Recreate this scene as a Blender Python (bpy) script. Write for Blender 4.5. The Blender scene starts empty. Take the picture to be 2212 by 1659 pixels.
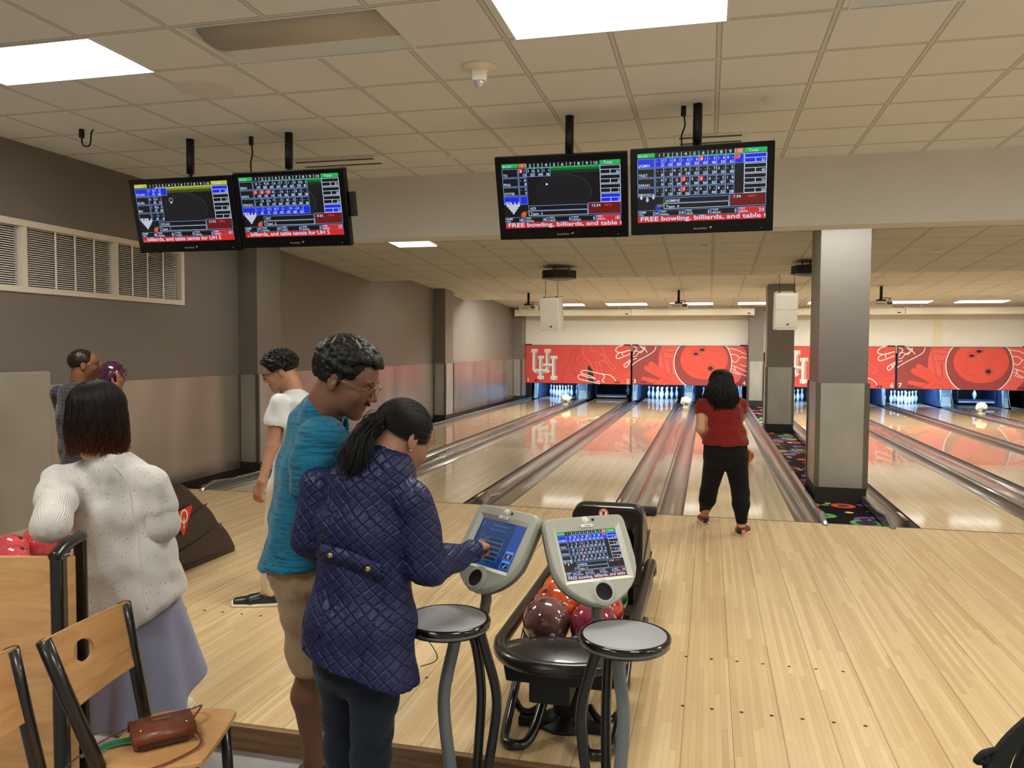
EXPOSURE = -0.3
import bpy, bmesh, math, random
import numpy as np
from mathutils import Vector, Matrix, Quaternion
random.seed(7); rng = np.random.default_rng(7)
SC = bpy.context.scene
COL = SC.collection
PI = math.pi

# ------------------------------------------------------------------ camera, world, exposure
CAM = bpy.data.cameras.new('camera'); CAMO = bpy.data.objects.new('camera', CAM); COL.objects.link(CAMO)
_yaw, _pitch, _roll, _f = 0.24202, -0.04605, 0.005315, 1721.3
_fw = Vector((-math.sin(_yaw)*math.cos(_pitch), math.cos(_yaw)*math.cos(_pitch), math.sin(_pitch)))
_rt0 = Vector((math.cos(_yaw), math.sin(_yaw), 0)); _up0 = _rt0.cross(_fw)
_rt = _rt0*math.cos(_roll)+_up0*math.sin(_roll); _up = _up0*math.cos(_roll)-_rt0*math.sin(_roll)
CAMO.matrix_world = Matrix(((_rt.x, _up.x, -_fw.x, 0), (_rt.y, _up.y, -_fw.y, 0), (_rt.z, _up.z, -_fw.z, 1.662), (0, 0, 0, 1)))
CAM.sensor_fit = 'HORIZONTAL'; CAM.sensor_width = 36.0; CAM.lens = 36.0*_f/2212; CAM.clip_start = 0.05; CAM.clip_end = 200
SC.camera = CAMO
SC.view_settings.view_transform = 'Standard'; SC.view_settings.look = 'None'
SC.view_settings.gamma = 1.0; SC.view_settings.exposure = EXPOSURE; SC.view_settings.use_curve_mapping = False
W = bpy.data.worlds.new('world'); SC.world = W; W.use_nodes = True
W.node_tree.nodes['Background'].inputs[0].default_value = (1.0, 0.93, 0.8, 1); W.node_tree.nodes['Background'].inputs[1].default_value = 0.02
SC.cycles.use_denoising = True
SC.cycles.max_bounces = 10; SC.cycles.diffuse_bounces = 8; SC.cycles.glossy_bounces = 5; SC.cycles.transmission_bounces = 6
SC.cycles.sample_clamp_indirect = 6.0; SC.cycles.caustics_reflective = False; SC.cycles.caustics_refractive = False
LIGHTCOL = (1.0, 0.86, 0.66)
def area_light(name, loc, sx, sy, power, rot=(0, 0, 0), col=LIGHTCOL):
    l = bpy.data.lights.new(name, 'AREA'); l.shape = 'RECTANGLE'; l.size = sx; l.size_y = sy; l.energy = power; l.color = col
    o = bpy.data.objects.new(name, l); COL.objects.link(o); o.location = loc; o.rotation_euler = rot
    return o

# ------------------------------------------------------------------ tagging and mesh helpers
def tag(o, label=None, cat=None, group=None, kind=None):
    if label: o['label'] = label
    if cat: o['category'] = cat
    if group: o['group'] = group
    if kind: o['kind'] = kind
    return o
def empty(name, loc=(0, 0, 0), rz=0.0, label=None, cat=None, group=None):
    o = bpy.data.objects.new(name, None); COL.objects.link(o); o.location = loc; o.rotation_euler = (0, 0, rz)
    o.empty_display_size = 0.1
    return tag(o, label, cat, group)
def V(*a): return Vector(a)
class MB:
    """collects geometry (several materials) and links it as ONE mesh object"""
    def __init__(s): s.v = []; s.f = []; s.m = []; s.sm = []
    def add(s, vs, fs, mi=0, smooth=False):
        b = len(s.v); s.v += [tuple(v) for v in vs]
        for f in fs: s.f.append([i+b for i in f]); s.m.append(mi); s.sm.append(smooth)
        return s
    def box(s, c, d, mi=0, M=None, taper=None):
        x, y, z = d[0]/2, d[1]/2, d[2]/2
        t = taper if taper else (1, 1)
        p = [(-x, -y, -z), (x, -y, -z), (x, y, -z), (-x, y, -z), (-x*t[0], -y*t[1], z), (x*t[0], -y*t[1], z), (x*t[0], y*t[1], z), (-x*t[0], y*t[1], z)]
        c = Vector(c)
        p = [(M @ Vector(q) if M else Vector(q))+c for q in p]
        return s.add(p, [(0, 3, 2, 1), (4, 5, 6, 7), (0, 1, 5, 4), (1, 2, 6, 5), (2, 3, 7, 6), (3, 0, 4, 7)], mi)
    def box2(s, a, b, mi=0):
        return s.box([(a[i]+b[i])/2 for i in range(3)], [abs(b[i]-a[i]) for i in range(3)], mi)
    def quad(s, a, b, c, d, mi=0): return s.add([a, b, c, d], [(0, 1, 2, 3)], mi)
    def tube(s, pts, r, n=10, mi=0, cap=True, closed=False, sq=None, smooth=True):
        pts = [Vector(p) for p in pts]; N = len(pts)
        rr = r if isinstance(r, (list, tuple)) else [r]*N
        vs = []; prev = None
        for i, p in enumerate(pts):
            if closed: t = pts[(i+1) % N]-pts[i-1]
            else: t = pts[min(i+1, N-1)]-pts[max(i-1, 0)]
            t.normalize()
            if prev is None:
                a = Vector((0, 0, 1)) if abs(t.z) < .9 else Vector((1, 0, 0))
                u = t.cross(a).normalized()
            else:
                u = (prev-t*prev.dot(t)); u = u.normalized() if u.length > 1e-6 else t.orthogonal().normalized()
            prev = u; w = t.cross(u)
            for k in range(n):
                an = 2*PI*k/n; cx, cy = math.cos(an), math.sin(an)
                if sq: cx *= sq[0]; cy *= sq[1]
                vs.append(p+(u*cx+w*cy)*rr[i])
        fs = []
        for i in range(N if closed else N-1):
            j = (i+1) % N
            for k in range(n):
                l = (k+1) % n; fs.append((i*n+k, i*n+l, j*n+l, j*n+k))
        if cap and not closed: fs.append(tuple(range(n))[::-1]); fs.append(tuple((N-1)*n+k for k in range(n)))
        return s.add(vs, fs, mi, smooth)
    def cyl(s, a, b, r, n=20, mi=0, r2=None, smooth=True): return s.tube([a, b], [r, r if r2 is None else r2], n, mi, smooth=smooth)
    def lathe(s, prof, n=24, mi=0, c=(0, 0, 0), M=None, cap=True):
        vs = []; c = Vector(c)
        for (r, z) in prof:
            for k in range(n):
                q = Vector((r*math.cos(2*PI*k/n), r*math.sin(2*PI*k/n), z)); vs.append((M @ q if M else q)+c)
        fs = [(i*n+k, i*n+(k+1) % n, (i+1)*n+(k+1) % n, (i+1)*n+k) for i in range(len(prof)-1) for k in range(n)]
        if cap: fs += [tuple(range(n))[::-1], tuple((len(prof)-1)*n+k for k in range(n))]
        return s.add(vs, fs, mi, True)
    def prism(s, poly, d, M, o=(0, 0, 0), mi=0, side=None):
        """poly in local x,y extruded along local z by d; M 3x3 local->world"""
        o = Vector(o); n = len(poly)
        a = [M @ Vector((x, y, 0))+o for x, y in poly]; b = [M @ Vector((x, y, d))+o for x, y in poly]
        s.add(a+b, [tuple(range(n))[::-1], tuple(range(n, 2*n))], mi)
        return s.add(a+b, [(i, (i+1) % n, n+(i+1) % n, n+i) for i in range(n)], mi if side is None else side)
    def sphere(s, c, r, mi=0, nu=24, nv=14, M=None, sc=(1, 1, 1)):
        vs = []; c = Vector(c)
        for i in range(nv+1):
            a = PI*i/nv
            for k in range(nu):
                q = Vector((sc[0]*r*math.sin(a)*math.cos(2*PI*k/nu), sc[1]*r*math.sin(a)*math.sin(2*PI*k/nu), sc[2]*r*math.cos(a)))
                vs.append((M @ q if M else q)+c)
        fs = [(i*nu+k, (i+1)*nu+k, (i+1)*nu+(k+1) % nu, i*nu+(k+1) % nu) for i in range(nv) for k in range(nu)]
        return s.add(vs, fs, mi, True)
    def obj(s, name, mats, parent=None, bevel=0, seg=2, loc=None, weld=False, solid=0, subsurf=0):
        me = bpy.data.meshes.new(name); me.from_pydata(s.v, [], s.f)
        for m in (mats if isinstance(mats, (list, tuple)) else [mats]): me.materials.append(m)
        me.polygons.foreach_set('material_index', s.m); me.polygons.foreach_set('use_smooth', s.sm)
        if weld:
            bm = bmesh.new(); bm.from_mesh(me); bmesh.ops.remove_doubles(bm, verts=bm.verts, dist=1e-5); bmesh.ops.recalc_face_normals(bm, faces=bm.faces); bm.to_mesh(me); bm.free()
        me.validate(); me.update()
        o = bpy.data.objects.new(name, me); COL.objects.link(o)
        if loc: o.location = loc
        if parent: o.parent = parent
        if solid:
            m = o.modifiers.new('solid', 'SOLIDIFY'); m.thickness = solid; m.offset = 0
        if bevel:
            m = o.modifiers.new('bevel', 'BEVEL'); m.width = bevel; m.segments = seg; m.limit_method = 'ANGLE'; m.angle_limit = math.radians(35)
        if subsurf:
            m = o.modifiers.new('sub', 'SUBSURF'); m.levels = subsurf; m.render_levels = subsurf
        return o
def copy_tree(o, parent=None):
    c = o.copy(); COL.objects.link(c); c.parent = parent
    for ch in list(o.children): copy_tree(ch, c)
    return c
def cr(pts, n=8, closed=False):
    """Catmull-Rom through points (any dimension)"""
    P = [np.array(p, float) for p in pts]; out = []; N = len(P)
    for i in range(N if closed else N-1):
        p0 = P[(i-1) % N] if (closed or i > 0) else P[0]*2-P[1]
        p1, p2 = P[i], P[(i+1) % N]
        p3 = P[(i+2) % N] if (closed or i < N-2) else P[-1]*2-P[-2]
        for k in range(n):
            t = k/n; out.append(.5*((2*p1)+(-p0+p2)*t+(2*p0-5*p1+4*p2-p3)*t*t+(-p0+3*p1-3*p2+p3)*t**3))
    if not closed: out.append(P[-1])
    return out
def M3(x, y, z): return Matrix((x, y, z)).transposed()
_font = {}
def text_geo(txt, size=1.0, bold=0.0, sx=1.0, align='LEFT', shear=0):
    key = (txt, bold, align, shear)
    if key not in _font:
        cu = bpy.data.curves.new('tmp', 'FONT'); cu.body = txt; cu.size = 1.0; cu.offset = bold; cu.align_x = align; cu.shear = shear; cu.resolution_u = 3
        o = bpy.data.objects.new('tmp', cu); COL.objects.link(o); bpy.context.view_layer.update()
        me = o.evaluated_get(bpy.context.evaluated_depsgraph_get()).to_mesh()
        _font[key] = ([tuple(v.co) for v in me.vertices], [tuple(p.vertices) for p in me.polygons])
        bpy.data.objects.remove(o); bpy.data.curves.remove(cu)
    vs, fs = _font[key]
    return [(v[0]*size*sx, v[1]*size) for v in vs], fs
class Flat:
    """flat artwork on a plane: origin O, unit vectors X, Y, normal N"""
    def __init__(s, O, X, Y, N): s.mb = MB(); s.O, s.X, s.Y, s.N = Vector(O), Vector(X), Vector(Y), Vector(N); s.mats = []
    def mi(s, m):
        if m not in s.mats: s.mats.append(m)
        return s.mats.index(m)
    def P(s, x, y, l): return s.O+s.X*x+s.Y*y+s.N*(l*s.dl)
    dl = 0.0004; cnt = 0
    def lift(s, l): s.cnt += 1; return l+(s.cnt % 200)*.004
    def rect(s, x0, y0, x1, y1, m, l=1): s.mb.add([s.P(x0, y0, l), s.P(x1, y0, l), s.P(x1, y1, l), s.P(x0, y1, l)], [(0, 1, 2, 3)], s.mi(m))
    def poly(s, pts, m, l=1):
        from mathutils.geometry import tessellate_polygon
        v3 = [Vector((p[0], p[1], 0)) for p in pts]; l = s.lift(l)
        s.mb.add([s.P(p[0], p[1], l) for p in pts], [tuple(t) for t in tessellate_polygon([v3])], s.mi(m))
    def disc(s, cx, cy, rx, m, l=1, ry=None, n=28): s.poly([(cx+rx*math.cos(2*PI*k/n), cy+(ry or rx)*math.sin(2*PI*k/n)) for k in range(n)], m, l)
    def stroke(s, pts, w, m, l=1, smooth=True, closed=False):
        l = s.lift(l); P = cr(pts, 5, closed) if smooth else [np.array(p, float) for p in pts]
        if closed: P = P+[P[0]]
        vs = []; N = len(P)
        for i in range(N):
            t = P[min(i+1, N-1)]-P[max(i-1, 0)]; L = np.hypot(*t) or 1; n = np.array((-t[1], t[0]))/L*w/2
            vs += [s.P(*(P[i]+n), l+i*.03), s.P(*(P[i]-n), l+i*.03)]
        s.mb.add(vs, [(2*i, 2*i+1, 2*i+3, 2*i+2) for i in range(N-1)], s.mi(m))
    def text(s, x, y, txt, size, m, l=2, bold=0.0, sx=1.0, align='LEFT', clip=None):
        vs, fs = text_geo(txt, size, bold, sx, align)
        if clip is not None: vs = [(min(v[0], clip-x), v[1]) for v in vs]
        s.mb.add([s.P(x+v[0], y+v[1], l) for v in vs], fs, s.mi(m))
    def obj(s, name, parent=None): return s.mb.obj(name, s.mats, parent)

def on_surface(o, pts, d, lift=0.0):
    """project world points onto object o along direction d"""
    from mathutils.bvhtree import BVHTree
    d = Vector(d).normalized(); base = o.parent.location if o.parent else Vector(); t = BVHTree.FromPolygons([v.co+base for v in o.data.vertices], [tuple(p.vertices) for p in o.data.polygons])
    out = []
    for p in pts:
        h = t.ray_cast(Vector(p)-d*1.0, d, 2.0)[0]; out.append(tuple((h if h is not None else Vector(p))-d*lift))
    return out
# ------------------------------------------------------------------ materials
def lin(c):
    return tuple(((x/12.92) if x <= .04045 else ((x+.055)/1.055)**2.4) for x in [v/255 for v in c])
MATS = {}
class NT:
    def __init__(s, name):
        s.m = bpy.data.materials.new(name); s.m.use_nodes = True; s.t = s.m.node_tree; s.b = s.t.nodes['Principled BSDF']
    def n(s, typ, **kw):
        nd = s.t.nodes.new(typ)
        for k, v in kw.items():
            if isinstance(k, str) and k[0] == '_': nd.inputs[k[1:].replace('_', ' ')].default_value = v
            else: setattr(nd, k, v)
        return nd
    def l(s, a, b): s.t.links.new(a, b)
    def math(s, op, a, b=None, c=None):
        nd = s.n('ShaderNodeMath', operation=op)
        for i, x in enumerate((a, b, c)):
            if x is None: continue
            if isinstance(x, (int, float)): nd.inputs[i].default_value = x
            else: s.l(x, nd.inputs[i])
        return nd.outputs[0]
    def mix(s, fac, a, b):
        nd = s.n('ShaderNodeMix', data_type='RGBA')
        for i, x in ((0, fac), (6, a), (7, b)):
            if isinstance(x, (int, float)): nd.inputs[i].default_value = x
            elif isinstance(x, tuple): nd.inputs[i].default_value = (*x[:3], 1)
            else: s.l(x, nd.inputs[i])
        return nd.outputs[2]
    def noise(s, vec, scale, detail=3, rough=.5, dist=0):
        nd = s.n('ShaderNodeTexNoise'); nd.inputs['Scale'].default_value = scale; nd.inputs['Detail'].default_value = detail
        nd.inputs['Roughness'].default_value = rough; nd.inputs['Distortion'].default_value = dist
        if vec is not None: s.l(vec, nd.inputs['Vector'])
        return nd.outputs[0]
    def pos(s, scale=None, obj=False):
        if obj: o = s.n('ShaderNodeTexCoord').outputs['Object']
        else: o = s.n('ShaderNodeNewGeometry').outputs['Position']
        if scale:
            v = s.n('ShaderNodeVectorMath', operation='MULTIPLY'); s.l(o, v.inputs[0]); v.inputs[1].default_value = scale; return v.outputs[0]
        return o
    def xyz(s, vec):
        nd = s.n('ShaderNodeSeparateXYZ'); s.l(vec, nd.inputs[0]); return nd.outputs
    def ramp(s, fac, stops, const=False):
        nd = s.n('ShaderNodeValToRGB'); s.l(fac, nd.inputs[0]); e = nd.color_ramp.elements
        if const: nd.color_ramp.interpolation = 'CONSTANT'
        while len(e) < len(stops): e.new(.5)
        for i, (p, c) in enumerate(stops): e[i].position = p; e[i].color = (*c, 1) if len(c) == 3 else c
        return nd.outputs[0]
    def bump(s, h, strength=.3, dist=.01):
        nd = s.n('ShaderNodeBump'); nd.inputs['Strength'].default_value = strength; nd.inputs['Distance'].default_value = dist
        s.l(h, nd.inputs['Height']); s.l(nd.outputs[0], s.b.inputs['Normal'])
    def set(s, **kw):
        for k, v in kw.items():
            k = {'col': 'Base Color', 'rough': 'Roughness', 'metal': 'Metallic', 'spec': 'Specular IOR Level', 'coat': 'Coat Weight', 'coatr': 'Coat Roughness', 'sheen': 'Sheen Weight', 'alpha': 'Alpha', 'trans': 'Transmission Weight', 'sss': 'Subsurface Weight'}[k]
            if isinstance(v, tuple): s.b.inputs[k].default_value = (*v[:3], 1)
            elif isinstance(v, (int, float)): s.b.inputs[k].default_value = v
            else: s.l(v, s.b.inputs[k])
        return s
def M(name, col, rough=.5, metal=0, spec=.5, coat=0, coatr=.05, nz=None, bump=None, obj=True, sheen=0):
    """nz=(scale, amount, stretch) darkens/lightens; bump=(scale, strength, dist)"""
    if name in MATS: return MATS[name]
    t = NT(name); c = lin(col); t.set(rough=rough, metal=metal, spec=spec, coat=coat, coatr=coatr, sheen=sheen)
    if nz:
        f = t.noise(t.pos(nz[2] if len(nz) > 2 else None, obj), nz[0], 4)
        lo = tuple(x*(1-nz[1]) for x in c); hi = tuple(min(1, x*(1+nz[1])) for x in c)
        t.set(col=t.ramp(f, [(.3, lo), (.7, hi)]))
    else: t.set(col=c)
    if bump: t.bump(t.noise(t.pos(bump[3] if len(bump) > 3 else None, obj), bump[0], 3), bump[1], bump[2])
    MATS[name] = t.m; return t.m
def EM(name, col, strength=1.0):
    if name in MATS: return MATS[name]
    t = NT(name); t.set(col=(0, 0, 0), rough=.35); t.b.inputs['Emission Color'].default_value = (*lin(col), 1); t.b.inputs['Emission Strength'].default_value = strength
    MATS[name] = t.m; return t.m

# ------------------------------------------------------------------ room shell
FOUL = 8.0377; W2 = .527
LC = {3: -1.4834, 2: -3.0518, 4: .3025, 1: -4.8378, 5: 2.4718, 6: 4.2577, 7: 5.8261, 8: 7.6121}
XW = -6.02; XR = 9.3; Z1 = 3.472; YB = -5.0; FLOORZ = -.11; STEPY = 3.03
def ceil_mat(name, x0, y0, tx, ty, col, line=(.30, .27, .22), slope=0, sw=.011):
    t = NT(name); p = t.xyz(t.pos())
    def fr(o, off, per):
        a = t.math('FRACT', t.math('DIVIDE', t.math('SUBTRACT', o, off), per)); a = t.math('ABSOLUTE', t.math('SUBTRACT', a, .5)); return t.math('MULTIPLY', t.math('SUBTRACT', .5, a), per)
    dx, dy = fr(p[0], x0, tx), fr(p[1], y0, ty)
    d = t.math('MINIMUM', dx, dy)
    g = t.math('LESS_THAN', d, sw); e = t.math('LESS_THAN', t.math('ABSOLUTE', t.math('SUBTRACT', d, sw+.003)), .004)
    big = t.noise(t.pos(), .9, 3); sm = t.noise(t.pos(), 90, 2)
    c = tuple(lin(col)); tile = t.mix(big, tuple(x*.93 for x in c), tuple(min(1, x*1.05) for x in c))
    c2 = t.mix(g, tile, tuple(x*.82 for x in c)); c3 = t.mix(t.math('MULTIPLY', e, .75), c2, line)
    t.set(col=c3, rough=.85, spec=.25); t.bump(sm, .25, .004)
    return t.m
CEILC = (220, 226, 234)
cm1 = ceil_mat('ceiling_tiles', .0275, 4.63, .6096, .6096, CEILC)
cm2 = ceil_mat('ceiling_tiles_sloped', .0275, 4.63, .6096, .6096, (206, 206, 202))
wall_m = NT('grey_wall_paint'); _c = lin((112, 107, 101))
wall_m.set(col=_c, rough=.42, spec=.45); wall_m.bump(wall_m.noise(wall_m.pos(), 160, 2), .08, .002); wall_m = wall_m.m
white_wall = M('warm_white_wall', (236, 234, 226), .7, obj=False, nz=(.5, .05))
cream = NT('cream_back_wall'); _p = cream.xyz(cream.pos())
_st = cream.math('MULTIPLY', cream.math('LESS_THAN', cream.math('ABSOLUTE', cream.math('SUBTRACT', _p[0], 6.35)), .13), cream.noise(cream.pos((3, 1, .6)), 2.2, 4))
cream.set(col=cream.mix(cream.math('MULTIPLY', _st, .55), lin((246, 246, 236)), lin((230, 210, 140))), rough=.7); cream = cream.m
dado = NT('brushed_steel_panel'); _n = dado.noise(dado.pos((2.0, 2.0, .5)), 1.1, 1); _f = dado.noise(dado.pos((1, 1, .02)), 320, 2)
dado.set(col=dado.ramp(_n, [(.3, (.34, .31, .27)), (.7, (.47, .43, .38))]), metal=.8, rough=dado.ramp(_n, [(.3, (.27,)*3), (.75, (.34,)*3)]))
_s = dado.noise(dado.pos((3, 3, .35)), 1.1, 2); dado.bump(_s, .08, .01); dado = dado.m
steel = M('column_cladding_steel', (176, 176, 170), .36, .7, nz=(2.5, .12, (1, 1, .6)), bump=(3.0, .5, .02, (1.4, 1, .25)), obj=False)
steel_edge = M('steel_corner_trim', (120, 118, 110), .3, .9)
black_base = M('black_rubber_base', (20, 20, 20), .6)
white_metal = M('white_frame_paint', (214, 208, 196), .45)

def slab_with_holes(x0, x1, y0, y1, z, holes):
    xs = sorted({x0, x1, *[h[0] for h in holes], *[h[1] for h in holes]}); ys = sorted({y0, y1, *[h[2] for h in holes], *[h[3] for h in holes]})
    mb = MB()
    for i in range(len(xs)-1):
        for j in range(len(ys)-1):
            cx, cy = (xs[i]+xs[i+1])/2, (ys[j]+ys[j+1])/2
            if any(h[0] < cx < h[1] and h[2] < cy < h[3] for h in holes): continue
            mb.quad((xs[i], ys[j], z), (xs[i], ys[j+1], z), (xs[i+1], ys[j+1], z), (xs[i+1], ys[j], z))
    return mb
FIX = []
for k in range(-0, 8):
    for r, y in enumerate((4.04, .38, -3.28)):
        x = -4.80+1.829*k
        if x+1.22 < XR: FIX.append((x, x+1.2192, y, y+.6096, (k % 2 == 0) if r < 1 else (k % 2 == 1 and (r == 1 or k == 1))))
ceil = slab_with_holes(XW, XR, YB, FOUL, Z1, [f[:4] for f in FIX]).obj('ceiling', cm1); tag(ceil, kind='structure')
def slope_slab(name, y0, y1, z0, s, n):
    mb = MB(); z1 = z0-s*(y1-y0)
    mb.quad((XW, y0, z0), (XW, y1, z1), (XR, y1, z1), (XR, y0, z0))
    mb.quad((XW, y1, z1), (XW, y1+.06, z1), (XR, y1+.06, z1), (XR, y1, z1), 0)
    mb.quad((XW, y1+.06, z1), (XW, y1+.06, z1+.45), (XR, y1+.06, z1+.45), (XR, y1+.06, z1), 0)
    o = mb.obj(name, cm2); tag(o, kind='structure'); return o
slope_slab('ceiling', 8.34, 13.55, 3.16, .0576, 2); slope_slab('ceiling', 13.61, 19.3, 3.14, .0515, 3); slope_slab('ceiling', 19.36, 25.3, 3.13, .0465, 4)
CZ = lambda y: 3.16-.0576*(y-8.34) if y < 13.6 else (3.14-.0515*(y-13.61) if y < 19.36 else 3.13-.0465*(y-19.36))
beam_m = M('beam_plaster', (212, 214, 216), .8, obj=False, nz=(.6, .04))
tag(MB().box2((XW, FOUL, 2.825), (XR, 8.36, Z1+.02)).obj('ceiling_beam', beam_m), kind='structure')
# walls
mb = MB(); mb.box2((XW-.15, YB, -.2), (XW, 4.0, 4)); mb.box2((XW-.15, 8.22, -.2), (XW, 25.6, 4)); mb.box2((XW-.15, 4.0, -.2), (XW, 8.22, 2.14)); mb.box2((XW-.15, 4.0, 2.78), (XW, 8.22, 4))
mb.v = [v for v in mb.v]; tag(mb.obj('wall_left', wall_m), kind='structure')
tag(MB().box2((XR, YB, -.2), (XR+.15, 27.6, 4)).obj('wall_right', white_wall), kind='structure')
tag(MB().box2((XW-.15, YB-.15, -.2), (XR+.15, YB, 4)).obj('wall_rear', white_wall), kind='structure')
mb = MB(); mb.box2((XW, 25.13, 1.55), (XR, 25.25, 3.3)); tag(mb.obj('wall_back', cream), kind='structure')
# wall panels of brushed steel between the pilasters
mb = MB(); DZ = 1.285
for a, b in ((6.19, 9.34), (9.92, 17.0), (17.58, 24.5)):
    n = max(1, round((b-a)/2.4)); 
    for k in range(n): mb.box2((XW-.002, a+(b-a)*k/n+.003, .05), (XW+.012, a+(b-a)*(k+1)/n-.003, DZ))
tag(mb.obj('wainscot_panel', dado), kind='structure')
mb = MB()
for a, b in ((5.73, 9.34), (9.92, 17.0), (17.58, 24.5)): mb.box2((XW, a, -.06), (XW+.022, b, .05))
tag(mb.obj('baseboard_left', black_base), kind='structure')
greybox = M('grey_laminate', (152, 146, 136), .4, obj=False, nz=(2, .06))
o = MB().box2((XW-.002, 2.6, -.05), (XW+.06, 6.19, 1.42)).obj('wall_panel', greybox, bevel=.02, seg=3); tag(o, kind='structure')
# pilasters and free columns (one structural bay every 7.65 m)
def pillar(name, x0, x1, y0, y1, zt, dents=False, trim=True, dz=DZ, swirl=None):
    r = MB().box2((x0, y0, -.06), (x1, y1, zt)).obj(name, wall_m); tag(r, kind='structure')
    e = .006
    MB().box2((x0-e, y0-e, .13), (x1+e, y1+e, dz)).obj('steel_cladding', steel, r)
    m = MB()
    for x in (x0, x1):
        for y in (y0, y1): m.box2((x-.022 if x == x0 else x-.03, y-.014, .13), (x+.03 if x == x0 else x+.022, y+.014, dz+.004))
    m.obj('corner_trim', steel_edge, r)
    MB().box2((x0-.012, y0-.012, -.06), (x1+.012, y1+.012, .13)).obj('base_trim', black_base, r)
    return r
for k, y in enumerate((9.34, 17.0, 24.5)):
    pillar('pilaster', XW, -5.741, y, y+.57, 3.14)
for y, x0, x1 in ((9.38, 1.178, 1.69), (17.0, 1.14, 1.665), (24.5, 1.14, 1.56)):
    pillar('column', x0, x1, y, y+(.57 if y > 10 else .8), CZ(y)+.02)
# dented ripples on the two visible columns are in the cladding's bump
for x in (8.95,): pillar('pilaster', x, XR, 24.5, 25.0, 3.1)

# seating floor, step and approach
conc = M('grey_concrete_floor', (150, 150, 148), .45, obj=False, nz=(3, .12), bump=(40, .1, .002))
tag(MB().box2((XW, YB, -.2), (XR, STEPY, FLOORZ)).obj('floor', conc), kind='structure')
def wood(name, bw, c_lo, c_hi, seam=.35, rough=.3, coat=.6, coatr=.08, seglen=1.1, long_lines=None):
    t = NT(name); p = t.xyz(t.pos()); u = t.math('DIVIDE', p[0], bw); i = t.math('FLOOR', u); fr = t.math('FRACT', u)
    wn = t.n('ShaderNodeTexWhiteNoise', noise_dimensions='1D'); t.l(i, wn.inputs['W']); r1 = wn.outputs['Value']
    v = t.math('FLOOR', t.math('ADD', t.math('DIVIDE', p[1], seglen), t.math('MULTIPLY', r1, 7.3)))
    vf = t.math('FRACT', t.math('ADD', t.math('DIVIDE', p[1], seglen), t.math('MULTIPLY', r1, 7.3)))
    wn2 = t.n('ShaderNodeTexWhiteNoise', noise_dimensions='2D'); cv = t.n('ShaderNodeCombineXYZ'); t.l(i, cv.inputs[0]); t.l(v, cv.inputs[1]); t.l(cv.outputs[0], wn2.inputs['Vector'])
    grain = t.noise(t.pos((26, 1.1, 1)), 3, 4, .6); big = t.noise(t.pos((1, .5, 1)), 1.3, 3)
    f = t.math('ADD', t.math('MULTIPLY', wn2.outputs['Value'], .62), t.math('ADD', t.math('MULTIPLY', grain, .3), t.math('MULTIPLY', big, .12)))
    c = t.ramp(f, [(.12, lin(c_lo)), (.55, tuple((a+b)/2 for a, b in zip(lin(c_lo), lin(c_hi)))), (.95, lin(c_hi))])
    ed = t.math('LESS_THAN', t.math('MULTIPLY', t.math('SUBTRACT', .5, t.math('ABSOLUTE', t.math('SUBTRACT', fr, .5))), bw), .0007)
    en = t.math('LESS_THAN', t.math('SUBTRACT', .5, t.math('ABSOLUTE', t.math('SUBTRACT', vf, .5))), .0012)
    ln = t.math('MULTIPLY', t.math('MAXIMUM', ed, en), seam)
    c = t.mix(ln, c, lin((92, 66, 40)))
    if long_lines:   # darker full-length joints at regular spacing
        ll = t.math('LESS_THAN', t.math('ABSOLUTE', t.math('SUBTRACT', t.math('FRACT', t.math('DIVIDE', t.math('SUBTRACT', p[0], long_lines[1]), long_lines[0])), .5)), .0017/long_lines[0]*.9)
        c = t.mix(t.math('MULTIPLY', ll, .75), c, lin((70, 50, 32)))
    sc = t.noise(t.pos((6, .8, 1)), 4, 3)
    t.set(col=c, rough=rough, spec=.5, coat=coat, coatr=coatr)
    if coat == 1.0: t.b.inputs['Coat IOR'].default_value = 2.0
    return t.m
ap_wood = wood('maple_approach_boards', .0264, (194, 163, 118), (222, 198, 154), seam=.35, rough=.45, coat=.3, coatr=.2, long_lines=(.2112, .02))
ap_edge = M('stained_wood_riser', (122, 92, 62), .45, obj=False, nz=(3, .3, (1, 1, 14)))
ap = MB(); ap.box2((XW+.03, STEPY+.03, FLOORZ-.05), (XR, FOUL, 0)); r = ap.obj('approach_floor', ap_wood); tag(r, kind='structure')
tag(MB().box2((XW+.03, STEPY, FLOORZ-.05), (XR, STEPY+.03, -.001)).obj('trim_step', ap_edge, bevel=.006), kind='structure')
# inlaid dots
dm = M('black_inlay', (24, 20, 18), .4); d0 = None
for c in [LC[k] for k in range(2, 9)]:
    for Y in (3.72, 4.33):
        for k in range(-3, 4):
            if d0 is None: d0 = MB().lathe([(.0001, .0006), (.009, .0006)], 12, cap=False).obj('inlaid_dot', dm, r); o = d0
            else: o = d0.copy(); COL.objects.link(o)
            o.location = (c+k*.1317, Y, .0004)
tag(MB().box2((XW+.03, FOUL-.012, .0005), (XR, FOUL+.004, .0018)).obj('trim_foul_line', M('dark_foul_line', (96, 74, 52), .5)), kind='structure')

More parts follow.
